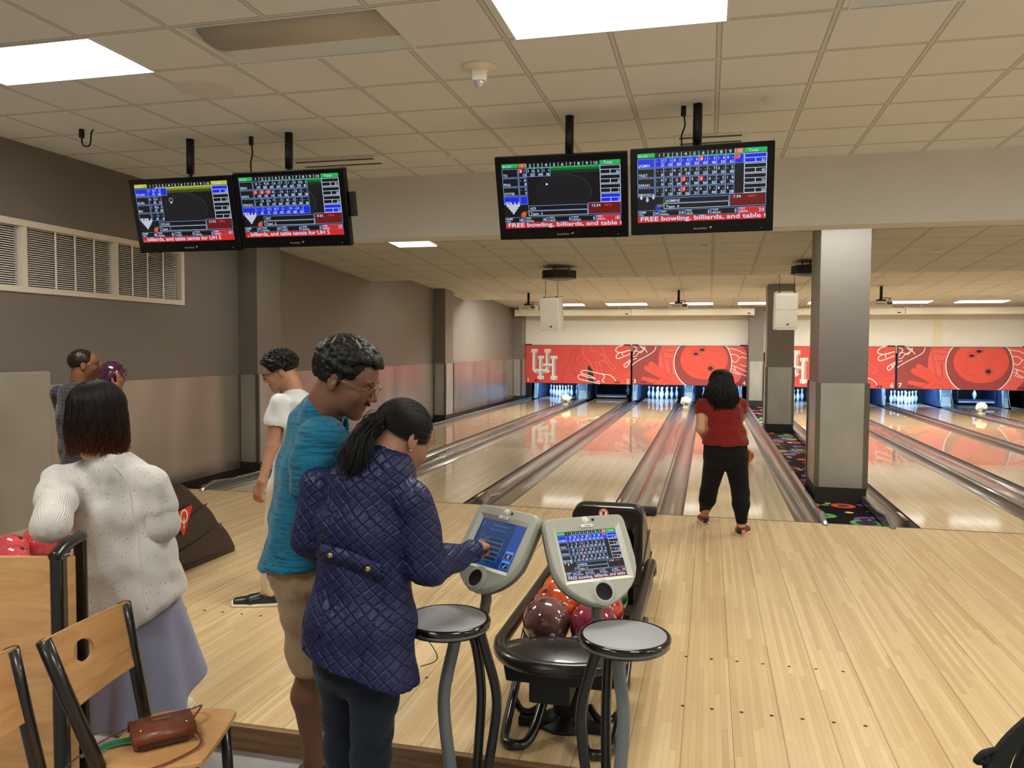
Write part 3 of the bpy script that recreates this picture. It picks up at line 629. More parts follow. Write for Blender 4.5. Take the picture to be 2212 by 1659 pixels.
# ------------------------------------------------------------------ ceiling fixtures
lamp_on = EM('lit_troffer_diffuser', (255, 250, 238), 46.0); troff = M('troffer_white_enamel', (216, 224, 232), .4); bask = M('unlit_basket_lens', (176, 172, 164), .5)
def troffer(x0, x1, y0, y1, on, lab):
    cx, cy = (x0+x1)/2, (y0+y1)/2; r = empty('ceiling_light', (cx, cy, Z1)); tag(r, lab, 'ceiling light', 'recessed ceiling lights')
    w, d = (x1-x0)/2, (y1-y0)/2; m = MB()
    prof = [(-d+.012, .0), (-d+.06, .035), (-d+.15, .075), (-.1, .085), (.1, .085), (d-.15, .075), (d-.06, .035), (d-.012, 0)]
    vs = [(sx*(w-.012), a, b) for sx in (-1, 1) for a, b in prof]; n = len(prof)
    m.add(vs, [(k, n+k, n+k+1, k+1) for k in range(n-1)]+[tuple(range(n)), tuple(range(n, 2*n))[::-1]]); m.obj('reflector', troff, r)
    m = MB()
    for a, b in (((-w, -d, -.004), (w, -d+.014, .01)), ((-w, d-.014, -.004), (w, d, .01)), ((-w, -d+.014, -.004), (-w+.014, d-.014, .01)), ((w-.014, -d+.014, -.004), (w, d-.014, .01))): m.box2(a, b)
    m.obj('frame', troff, r)
    m = MB(); q = [(.17*math.cos(t), .062-.066*math.sin(t)) for t in np.linspace(0, PI, 11)] if not on else [(.25*math.cos(t), .05-.046*math.sin(t)) for t in np.linspace(0, PI, 11)]
    n = len(q); vs = [(sx*(w-.03), a, b) for sx in (-1, 1) for a, b in q]
    m.add(vs, [(k, n+k, n+k+1, k+1) for k in range(n-1)]+[tuple(range(n)), tuple(range(n, 2*n))[::-1]], 0, True); m.obj('diffuser', lamp_on if on else bask, r)
names = {(0, 0): 'brightly lit recessed troffer at the upper left corner', (1, 0): 'unlit recessed troffer with grey basket lens, upper left', (2, 0): 'brightly lit recessed troffer at the top centre', (3, 0): 'unlit recessed troffer at the top right edge'}
for (x0, x1, y0, y1, on) in FIX:
    k = round((x0+4.8)/1.829); row = 0 if y0 > 4 else (1 if y0 > 0 else 2)
    lab = names.get((k, row), 'recessed troffer in the ceiling %s, %s' % (('above the right-hand approach', 'just behind the viewpoint', 'far behind the viewpoint')[row], ('first', 'second', 'third', 'fourth', 'fifth', 'sixth', 'seventh', 'eighth')[k]+' from the left wall'))
    troffer(x0, x1, y0, y1, on, lab)
def flush_light(x0, x1, y0, y1, on, lab, st=7):
    cy = (y0+y1)/2; z = CZ(cy)-.012; sl = math.atan((CZ(y1)-CZ(y0))/(y1-y0)); r = empty('ceiling_light', ((x0+x1)/2, cy, z)); r.rotation_euler = (sl, 0, 0); tag(r, lab, 'ceiling light', 'flush ceiling lights over the lanes')
    MB().box((0, 0, .004), (x1-x0, y1-y0, .014)).obj('frame', troff, r); MB().box((0, 0, -.008), (x1-x0-.05, y1-y0-.05, .012)).obj('diffuser', (EM('flush_diffuser_%d' % st, (252, 248, 238), st) if on else bask), r)
for k, (x0, x1) in enumerate(((-4.8, -3.58), (-2.95, -1.74), (-1.12, .1), (.75, 1.95), (2.62, 3.82), (4.5, 5.72), (6.32, 7.54))):
    flush_light(x0, x1, 23.05, 23.66, True, 'lit flush ceiling light in front of the masks, %s from the left' % ('first', 'second', 'third', 'fourth', 'fifth', 'sixth', 'seventh')[k], 3)
flush_light(-.45, .09, 21.6, 21.95, False, 'unlit small flush ceiling panel above the far projector')
NUM = ('first', 'second', 'third', 'fourth', 'fifth', 'sixth', 'seventh', 'eighth')
flush_light(-4.17, -3.58, 9.72, 10.33, True, 'narrow lit ceiling light peeking out under the beam, right of the left screens', 3)
for y, nm in ((8.47, 'tucked directly behind the beam'), (13.75, 'added unseen behind the first ceiling step'), (19.55, 'added unseen behind the second ceiling step')):  # rows behind the ceiling steps are added, unseen, to brighten sloped ceilings and masks
    for k in range(7):
        if y < 9 and k in (1, 2, 4): continue
        x0 = (-4.8, -2.95, -1.12, .7, 2.62, 4.5, 6.32)[k]
        flush_light(x0, x0+1.22, y, y+.6, True, 'lit flush ceiling light %s, %s from the left' % (nm, NUM[k]), (26 if k == 3 and y < 9 else (13 if y < 19 else 100)))
# smoke alarm strobe, sprinkler caps, vents
mb_w = M('white_plastic', (232, 226, 214), .35)
r = empty('fire_alarm_strobe', (-1.47, 5.03, Z1), .2, 'white fire alarm strobe on a round ceiling plate', 'fire alarm')
MB().lathe([(.001, 0), (.115, 0), (.115, -.008), (.10, -.018), (.06, -.024), (.055, -.03), (.001, -.03)][::-1], 32).obj('base_plate', mb_w, r)
MB().box((0, 0, -.06), (.09, .075, .07), taper=(1.15, 1.1)).obj('body', mb_w, r, bevel=.008, seg=3)
MB().sphere((0, -.005, -.1), .034, sc=(1, .8, 1.1)).obj('strobe_lens', M('clear_strobe_lens', (190, 196, 205), .08, .4, coat=1), r)
cap = M('ceiling_cap_paint', (214, 218, 222), .6)
o0 = MB().lathe([(.001, -.008), (.045, -.008), (.052, 0)], 20, cap=False).obj('sprinkler_cap', cap)
for i, (x, y) in enumerate(((.388, 6.135), (-4.02, 5.62), (-5.1, 6.9), (-2.4, 7.3), (3.3, 6.2), (-4.9, 6.1))):
    o = o0 if i == 0 else o0.copy()
    if i: COL.objects.link(o)
    o.location = (x, y, Z1-.001); tag(o, 'round sprinkler cap on the ceiling tiles, ' + ('above the rightmost screen', 'near the left screens', 'close to the left wall near the beam', 'between the screen pairs by the beam', 'at the right side before the beam', 'left of the leftmost screen')[i], 'sprinkler cap', 'sprinkler caps')
for i, (x, y) in enumerate(((-4.3, 9.9), (-3.0, 10.6), (-.1, 10.9), (-1.55, 16.6), (-.35, 17.2), (2.9, 11.6))):
    o = o0.copy(); COL.objects.link(o); o.location = (x, y, CZ(y)-.003); tag(o, 'round sprinkler cap on the sloped ceiling, '+('nearest the left wall', 'right of the left screens', 'below the rightmost screen', 'above the far speaker', 'above the far projector', 'right of the near column')[i], 'sprinkler cap', 'sprinkler caps')
tag(MB().lathe([(.001, -.002), (.19, -.002), (.2, 0)], 32, cap=False, c=(-3.5, 5.05, Z1)).obj('ceiling_ring_mark', M('faint_round_patch', (208, 212, 218), .9, obj=False)), 'faint round patch on a ceiling tile above the left screens', 'ceiling speaker')
vent = M('vent_slot_dark', (70, 64, 56), .6)
for x, y, w, lab in ((-.02, 7.15, .6, 'white slot diffuser on the ceiling behind the rightmost screen'), (-3.55, 7.25, .9, 'dark slot diffuser on the ceiling beside the left screens')):
    r = empty('air_diffuser', (x, y, Z1), 0, lab, 'air diffuser')
    MB().box((0, 0, -.008), (w, .3, .02)).obj('frame', troff, r, bevel=.004); m = MB()
    for k in (-1, 1): m.box((0, k*.1, -.0185), (w-.08, .05, .003))
    m.obj('slot', vent, r)
r = empty('ceiling_hook', (-5.15, 5.72, Z1), 0, 'black plug and short looped cable hanging from the ceiling, far left', 'cable')
MB().cyl((0, 0, 0), (0, 0, -.07), .022, 12).obj('plug', black_base, r); MB().tube(cr([(0, 0, -.06), (.01, 0, -.13), (.06, .02, -.13), (.08, .02, -.03), (.1, .02, 0)], 5), .007, 6).obj('loop', black_base, r)

# ------------------------------------------------------------------ hanging screens
tv_black = M('glossy_black_bezel', (6, 6, 7), .22, spec=.28); mount = M('black_mount_metal', (14, 14, 15), .45)
E_ = lambda n, c, s=1.0: EM('screen_'+n, c, s)
eW, eG, eY, eB, eK, eR, eO, eD, eT, eP, eL = E_('white', (214, 232, 255), 1.1), E_('green', (20, 190, 90), 1), E_('yellow', (200, 205, 60), 1), E_('blue', (20, 40, 225), 1.1), E_('black', (4, 6, 14), 1), E_('red', (214, 40, 40), 1.05), E_('orange', (214, 110, 60), 1), E_('darkred', (110, 16, 14), 1), E_('text_red', (255, 70, 50), 1), E_('pin', (210, 214, 230), 1), E_('grid', (130, 170, 240), .95)
eg1, eg2, eBall, eRim = E_('shade1', (12, 110, 50), 1), E_('shade2', (6, 48, 24), 1), E_('ball', (14, 16, 26), 1), E_('ballrim', (34, 38, 54), 1)
ey1, ey2 = E_('yshade1', (120, 140, 40), 1), E_('yshade2', (60, 70, 24), 1)
def screen_art(F, w, h, head, now, rows, act, who, team, mph, tot, tick, pins, ballno, ncol_bg, dim=False):
    """unit layout 0..100 x 0..100 scaled to w,h"""
    X = lambda a: a*w/100; Yy = lambda b: h-b*h/100
    def rc(a, b, c, d, m, l=2): F.rect(X(a), Yy(d), X(c), Yy(b), m, l)
    def tx(a, b, s, size, m=eW, al='LEFT', bold=.006, sx=1.0): F.text(X(a), Yy(b), s, size*h/100, m, 5, bold=bold, align=al, sx=sx)
    hc = {'g': (eG, eg1, eg2), 'y': (eY, ey1, ey2)}[head]
    rc(0, 0, 100, 100, eK, 1); rc(22, 6, 83, 9, hc[0], 2); rc(22, 9, 83, 12.5, hc[1], 2); rc(22, 12.5, 83, 17, hc[2], 2)
    cx, cy = X(52), Yy(46); F.disc(cx, cy, X(24), eRim, 1.4, h*.28, 40); F.disc(cx-.004, cy-.004, X(23.4), eBall, 1.8, h*.272, 40); F.disc(X(38), Yy(33), X(.9), eW, 2.2)
    (F.stroke([(X(38)+X(1.9)*math.cos(a), Yy(29)+X(1.9)*math.sin(a)) for a in np.linspace(0, 2*PI, 17)[:-1]], .003, eP, 2.3, closed=True) if head == 'y' else None); rc(0, .5, 14, 6.5, hc[0]); rc(83, .5, 100, 7, hc[0]); tx(1, 6, '01:23', 5.2, eW, sx=1.15, bold=0); tx(86, 6, 'Total', 5.8, eW, bold=0, sx=1.1)
    for k in range(10):
        a = 14.5+k*6.85; on = (k+1 == now)
        rc(a, .5, a+6.4, 6.8, eO if on and head == 'g' else eK, 3); tx(a+3.2, 6, str(k+1), 6, eW, 'CENTER', sx=1.25)
        if k: rc(a-.35, 1, a, 6.5, eW, 3)
    rh = 14
    for i, (nm, cells) in enumerate(rows):
        y0 = 8+i*rh; a_ = (i == act); bg = eB if a_ else eK
        rc(0, y0, 13.8, y0+rh-1, eL, 3); rc(.4, y0+.7, 13.4, y0+rh-1.6, bg, 4); tx(.8, y0+rh-2.2, nm, 5.6, eW, sx=.95)
        rc(83, y0, 100, y0+rh-1, eW, 3); rc(83.5, y0+.7, 99.5, y0+6, eB if a_ else eK, 4); rc(83.5, y0+6.7, 91.3, y0+rh-1.8, eB if a_ else eK, 4); rc(91.8, y0+6.7, 99.5, y0+rh-1.8, eB if a_ else eK, 4)
        tx(99, y0+rh-2.3, str(tot[i]), 5.4, eW, 'RIGHT')
        for k, (t1, t2) in enumerate(cells):
            a = 14.2+k*6.85; rc(a, y0, a+6.85, y0+rh-1, eL, 3); rc(a+.35, y0+.6, a+6.5, y0+rh-1.6, bg, 4)
            if t1 and t1[0] == '*': F.disc(X(a+1.7), Yy(y0+3.6), X(1.9), eT, 4.5); t1 = t1[1:]
            tx(a+3.5, y0+6, t1.replace(' ', '   ') if len(t1) == 3 else t1, 5.6, eW, 'CENTER', bold=.01, sx=.95); tx(a+6.3, y0+rh-2.2, t2, 5.6, eW, 'RIGHT', bold=.02)
    rc(0, 64.5, 21, 80, eK, 4.6)
    for (a, b) in pins:
        F.disc(X(3+a*1.35), Yy(63.5+b*2.6), X(1.05), eP, 5+b*.2, h*.03); F.disc(X(3+a*1.35), Yy(60.2+b*2.6), X(.55), eP, 5+b*.2, h*.016)
    F.disc(X(16.5), Yy(79), X(2.4), eT if ballno == '1ST' else eB, 4.7, h*.035); F.text(X(15.5), Yy(77.5), ballno, 5.2*h/100, eY, 6.5, bold=.0)
    rc(21, 65, 72, 72.5, eL, 3); rc(21.4, 65.7, 71.6, 72.2, eK, 4); rc(21, 73.2, 72, 81, eW, 3); rc(21.4, 73.8, 71.6, 80.4, eK, 4)
    tx(22.5, 71.4, who, 5.6); tx(22.5, 79.6, team, 5.6, sx=1.05)
    rc(72.3, 63, 100, 81, eL, 3); rc(72.7, 63.6, 99.7, 80.4, eK if dim else eD, 4); tx(75, 69.6, mph[0], 5.6, eW, sx=1.15); tx(86, 69.6, 'MPH', 5.2, eT, sx=1.1, bold=0)
    xs = [0, 17.5, 38, 58.5, 79, 100]; lab = (('GAME', 'TOT.'), ('TOT.', 'PINFALL'), ('TOT.', 'HDCP.'), ('TOT.', 'BONUS'), ('TOT.', 'POINTS'))
    for k in range(5):
        rc(xs[k], 82.5, xs[k+1]-.4, 91, eL, 3); rc(xs[k]+.4, 83, xs[k+1]-.8, 90.7, (eR if k == 4 and not dim else (eD if k == 4 else eK)), 4)
        tx(xs[k]+1, 86.4, lab[k][0], 3.9, eW, bold=.02); tx(xs[k]+1, 90.1, lab[k][1], 3.4, eW, bold=.02); tx(xs[k+1]-1.4, 89.9, mph[1+k], 7.6, eW, 'RIGHT', bold=.01, sx=.62)
    rc(0, 91.6, 100, 100, eD if dim else eR, 2); F.text(X(2), Yy(98), tick, .092*h, eW, 5, bold=.012, sx=(1.42 if tick[0] == 'F' else 1.16)*(w/h)/1.83, clip=w-.001)
rack10 = [(0, 0), (2.4, 0), (4.8, 0), (7.2, 0), (1.2, 1.4), (3.6, 1.4), (6, 1.4), (2.4, 2.8), (4.8, 2.8), (3.6, 4.2)]
g_ = lambda s: [tuple(q.split('|')) for q in s.split(',')]
DATA = {1: dict(head='y', now=3, rows=[('DYLAN', g_('7 2|9,7 2|18, | ')), ('ALAN', g_('6 2|8,4 -|12')), ('MO', g_('1 8|9,6 3|18')), ('MAHM.', g_('- -|0,- -|0'))], act=0, who='DYLAN', team='Team  1', mph=('12.92', '48', '411', '0', '0', '411'), tot=(18, 12, 18, 0), tick=', billiards, and table tennis for UH S', pins=rack10, ballno='1ST', ncol_bg=0),
        2: dict(head='g', now=0, rows=[('SEAN', g_('X|19,- 9|28,8 -|36,6 /|53,7 /|64,1 -|65,3 5|73,6 2|81')), ('ANVU', g_('*7 /|10,*F F|10,*F 4|14,- -|14,6 -|20,- -|20,8 -|28,- -|28')), ('YINGXU', g_('- -|0,5 2|7,6 *|13,- /|24,1 8|33,- 3|36,- -|36,- -|36')), ('WIT', g_('- -|0,- 7|7,1 4|12,7 -|19,- -|19,9 -|28,4 -|32, | '))], act=3, who='WIT', team='Team  2', mph=('8.56', '177', '177', '0', '0', '177'), tot=(81, 28, 36, 32), tick=', billiards, and table tennis for UH S', pins=rack10, ballno='1ST', ncol_bg=0),
        3: dict(head='g', now=1, rows=[('TD', g_('*8  /|13,3 6|22,X|34,1 1|36')), ('PRAJ', g_('- 8|8')), ('JYOTIR', g_('- 7|7')), ('ADI', g_(' | '))], act=3, who='ADI', team='Team  3', mph=('15.54', '145', '145', '0', '0', '145'), tot=(36, 8, 7, 0), tick='FREE bowling, billiards, and table t', pins=rack10, ballno='1ST', ncol_bg=0),
        4: dict(head='g', now=10, rows=[('JASMIN', g_('- 2|2,7 1|10,8 /|20,- 6|26,1 6|33,*8  /|43,- 3|46,1 6|53,8 -|61,*7| ')), ('TRIET', g_('- -|0,- -|0,6 -|6,X|19,- 3|22,- -|22,- 7|29,6 -|35,- 5|40')), ('SARAH', g_('- 9|9,7 1|17,X|34,*7  -|41,9 -|50,*6  -|56,6 -|62,- 5|67,1 8|76')), ('FOWAD', g_('1 -|1,9 -|10,3 6|19,*7  -|26,1 4|31,6 -|37,7 -|44,8 -|52,6 -|58'))], act=0, who='JASMINE', team='Team  4', mph=('7.99', '314', '314', '0', '0', '314'), tot=(61, 40, 76, 58), tick='FREE bowling, billiards, and table t', pins=[(0, 0), (7.2, 0), (3.6, 1.4)], ballno='2ND', ncol_bg=0)}
def tv(cx, cy, cz, yaw, tilt, h, n, lab, px, box=False):
    r = empty('hanging_screen', (cx, cy, cz), 0, lab, 'screen', 'scoring screens hanging from the ceiling')
    X = Vector((math.cos(yaw), math.sin(yaw), 0)); nh = Vector((math.sin(yaw), -math.cos(yaw), 0)); U = Vector((0, 0, 1))*math.cos(tilt)+nh*math.sin(tilt); N = X.cross(U)
    R3 = M3(X, U, N); w = 1.02
    MB().box((0, 0, 0), (w, h, .06), M=R3).obj('casing', tv_black, r, bevel=.008, seg=3)
    MB().box(-N*.06-U*.02, (w*.72, h*.62, .07), M=R3).obj('rear_housing', mount, r, bevel=.015)
    sw, sh = .915, .50; O = -X*sw/2-U*(h/2-.092)+N*.0305
    F = Flat(O, X, U, N); F.dl = .00025; screen_art(F, sw, sh, **DATA[n]); F.obj('display', r)
    F = Flat(-U*(h/2-.03)+N*.0304, X, U, N); F.dl = .0003; F.text(0, 0, 'AccuVision', .022, M('bezel_lettering', (150, 150, 150), .4), 1, align='CENTER', bold=.0); F.poly([(.062, .018), (.086, .018), (.074, .002)], M('bezel_triangle', (200, 110, 100), .4), 1); F.obj('bezel_badge', r)
    MB().box(X*.43-U*(h/2-.028)+N*.031, (.006, .004, .003), M=R3).obj('power_led', EM('blue_led', (60, 90, 255), 3), r)
    top = Z1-cz; p = px-cx
    MB().cyl((p, .09, top), (p, .09, top-.30), .034, 20).obj('drop_pole', mount, r)
    m = MB(); m.tube([(p, .09, top-.30), (p, .09, top-.34), (p+.03, .06, top-.37), (p+.05, .04, .22)], .018, 8); m.box((p+.05, .055, .16), (.09, .05, .3)); m.obj('tilt_bracket', mount, r, bevel=.004)
    if box: MB().box(X*.535-N*.03+U*.02, (.045, .2, .06), M=R3).obj('side_box', mount, r, bevel=.006)
    return r
tv(-4.44, 6.12, 2.80, 0, .228, .632, 1, 'leftmost black scoring screen, yellow header, team one', -4.46)
tv(-3.415, 6.12, 2.815, 0, .232, .632, 2, 'second scoring screen from the left, green header, team two', -3.5, True)
tv(-1.128, 6.16, 2.833, .02, .36, .645, 3, 'third scoring screen from the left, dark ball picture, team three', -1.09)
tv(-.078, 6.062, 2.825, -.035, .185, .629, 4, 'rightmost scoring screen with full score rows, team four', -.11)
for x, y, lab in ((-.215, 6.19, 'black cable hanging from the ceiling above the rightmost screen'), (-3.884, 6.25, 'black cable hanging from the ceiling between the two left screens')):
    r = empty('power_cable', (x, y, Z1), 0, lab, 'cable', 'screen power cables'); MB().cyl((0, 0, 0), (0, 0, -.07), .02, 10).obj('plug', black_base, r)
    MB().tube(cr([(0, 0, -.05), (.012, 0, -.14), (-.012, .01, -.22), (.0, .0, -.33), (.02, -.02, -.42)], 5), .007, 6).obj('cord', black_base, r)

# ------------------------------------------------------------------ speakers, subwoofers, projectors, screen cases
spk = M('white_speaker_paint', (226, 222, 208), .5); grille = NT('white_speaker_grille'); grille.set(col=lin((214, 210, 196)), rough=.6); _v = grille.n('ShaderNodeTexVoronoi'); _v.inputs['Scale'].default_value = 90; grille.l(grille.pos(None, True), _v.inputs['Vector']); grille.bump(_v.outputs['Distance'], .5, .004); grille = grille.m
chain_m = M('dark_chain_steel', (50, 46, 42), .4, .7)
for x, y, zc, lab, rz in ((-3.02, 15.6, 2.33, 'white loudspeaker hanging on chains left, over lane two', -.22), (1.33, 15.3, 2.36, 'white loudspeaker hanging on chains beside the near column', .02)):
    r = empty('hanging_speaker', (x, y, zc), rz, lab, 'speaker', 'white loudspeakers hung over the lanes')
    T3 = Matrix.Rotation(.16, 3, 'X')
    prof = [(-.2, -.17), (-.21, -.05), (-.14, .2), (.14, .2), (.21, -.05), (.2, -.17), (.15, -.2), (-.15, -.2)]
    m = MB(); m.prism(prof, .66, T3, T3 @ Vector((0, 0, -.33))); m.obj('cabinet', spk, r, bevel=.014, seg=3)
    m = MB(); m.box(T3 @ Vector((0, -.203, .16)), (.37, .008, .26), M=T3); m.box(T3 @ Vector((0, -.203, -.14)), (.37, .008, .31), M=T3); m.obj('front_grille', grille, r, bevel=.003)
    m = MB(); m.box(T3 @ Vector((.03, -.21, -.23)), (.036, .006, .036), M=T3); m.obj('logo_badge', M('speaker_badge', (90, 86, 80), .4), r)
    m = MB()
    for sx in (-.12, .14):
        m.box(T3 @ Vector((sx, -.1, .335)), (.03, .05, .03)); z = .36; top = CZ(y)-zc
        k = 0
        while z < top:
            a = k % 2; m.tube([(sx+(.008 if a else 0)*math.cos(t), -.1+(0 if a else .008)*math.cos(t), z+.014*math.sin(t)) for t in np.linspace(0, 2*PI, 9)[:-1]], .003, 5, closed=True); z += .024; k += 1
        m.cyl((sx, -.1, top-.02), (sx, -.1, top), .008, 6)
    m.obj('hanging_chain', chain_m, r)
for x, y, lab in ((-2.3, 12.35, 'black octagonal subwoofer under the ceiling, left of centre'), (1.42, 12.3, 'black octagonal subwoofer under the ceiling behind the near column')):
    z = CZ(y)-.19; r = empty('ceiling_subwoofer', (x, y, z), .3, lab, 'speaker', 'octagonal ceiling subwoofers')
    o = [(.28*math.cos(PI/8+k*PI/4), .28*math.sin(PI/8+k*PI/4)) for k in range(8)]
    MB().prism(o, .12, Matrix.Identity(3)).obj('cabinet', black_base, r, bevel=.01); MB().lathe([(.001, -.03), (.14, -.025), (.22, -.01), (.24, 0)], 28, cap=False).obj('cone', mount, r)
    m = MB()
    for k in range(3): m.cyl((.16*math.cos(k*2.1), .16*math.sin(k*2.1), .12), (.16*math.cos(k*2.1), .16*math.sin(k*2.1), CZ(y)-z-.005+.01*0), .008, 6)
    m.obj('hanger_rod', chain_m, r)
for x, y, zb, lab in ((-4.05, 17.95, 2.555, 'white projector on a black pole at the left, over lane two'), (-.66, 17.75, 2.56, 'white projector on a black pole in the middle'), (3.36, 17.5, 2.565, 'white projector on a black pole right of the near column')):
    r = empty('projector', (x, y, zb), .0, lab, 'projector', 'projectors facing the masks')
    MB().box((0, 0, 0), (.4, .3, .13), taper=(.97, .97)).obj('body', spk, r, bevel=.02, seg=3); m = MB()
    m.box((.13, -.152, .02), (.09, .004, .05)); 
    for k in range(5): m.box((-.12+k*.035, -.152, .01), (.02, .004, .018))
    m.obj('port_panel', M('port_panel_dark', (80, 76, 70), .5), r)
    MB().cyl((0, .0, .1), (0, 0, CZ(y)-zb-.006), .028, 14).obj('drop_pole', mount, r)
    m = MB(); m.box((0, 0, .085), (.16, .16, .03)); m.tube(cr([(.1, -.1, .06), (.16, -.1, .11), (.04, -.08, .13), (-.05, -.1, .1), (-.1, -.13, .03)], 5), .008, 6); m.obj('bracket_and_cable', black_base, r)
case = M('white_screen_case', (238, 232, 214), .4)
for x0, x1, y, lab in ((-5.87, -2.27, 24.2, 'white projection screen case above the masks numbered one and two'), (-2.25, 1.25, 24.14, 'white projection screen case above the masks numbered three and four'), (1.72, 5.25, 24.2, 'white projection screen case behind the near column'), (5.27, 8.9, 24.14, 'white projection screen case at the right edge')):
    r = empty('projection_screen', ((x0+x1)/2, y, 2.73), 0, lab, 'projection screen', 'rolled-up projection screens'); w = x1-x0
    MB().prism([(-.09, -.1), (-.11, -.04), (-.09, .07), (-.03, .11), (.09, .11), (.09, -.1)], w, M3(Vector((0, 1, 0)), Vector((0, 0, 1)), Vector((1, 0, 0))), (-w/2, 0, 0)).obj('case', case, r, bevel=.01, seg=3)
    for s in (-1, 1): MB().box((s*(w/2-.01), 0, .0), (.03, .2, .21)).obj('end_cap', case, r)
    for s in (-1, 1): MB().box((s*(w/2-.4), .0, (CZ(y)-2.73+.10)/2), (.03, .03, CZ(y)-2.73-.13)).obj('hanger', case, r)
    MB().box((w/2-.15, -.112, -.05), (.09, .006, .03)).obj('label_plate', black_base, r)
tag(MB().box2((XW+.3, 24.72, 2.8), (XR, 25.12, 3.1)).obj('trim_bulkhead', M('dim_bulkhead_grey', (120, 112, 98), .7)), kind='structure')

# ------------------------------------------------------------------ balls
def ball_mat(name, c1, c2, scale=7, dist=1.2, c3=None, rough=.12):
    t = NT(name); n = t.noise(t.pos(None, True), scale, 4, .55, dist)
    st = [(.36, lin(c1)), (.5, tuple((a+b)/2 for a, b in zip(lin(c1), lin(c2)))), (.62, lin(c2))]
    if c3: st.append((.74, lin(c3)))
    t.set(col=t.ramp(n, st), rough=rough, coat=1, coatr=.03); return t.m
hole_m = M('finger_hole_black', (10, 8, 8), .7)
def ball(loc, mat, lab, holes=(0, -.35, .94), grp=None, spin=0.0, name='bowling_ball', r_=.1085):
    r = empty(name, loc, 0, lab, 'bowling ball', grp)
    MB().sphere((0, 0, 0), r_, nu=48, nv=28).obj('shell', mat, r)
    h = Vector(holes).normalized(); a = h.orthogonal().normalized(); b = h.cross(a); q = Matrix.Rotation(spin, 3, h); a, b = q @ a, q @ b
    for (u, v, rr) in ((-.016, .03, .0115), (.016, .03, .0115), (0, -.045, .0135)):
        d = (h*r_+a*u+b*v).normalized(); x = d.orthogonal().normalized(); y = d.cross(x)
        m = MB(); n = 16; m.add([d*(r_+.0004)]+[d*(r_*1.0+.0004-.0008)+(x*math.cos(2*PI*k/n)+y*math.sin(2*PI*k/n))*rr for k in range(n)], [(0, 1+k, 1+(k+1) % n) for k in range(n)]); m.obj('finger_hole', hole_m, r)
    return r

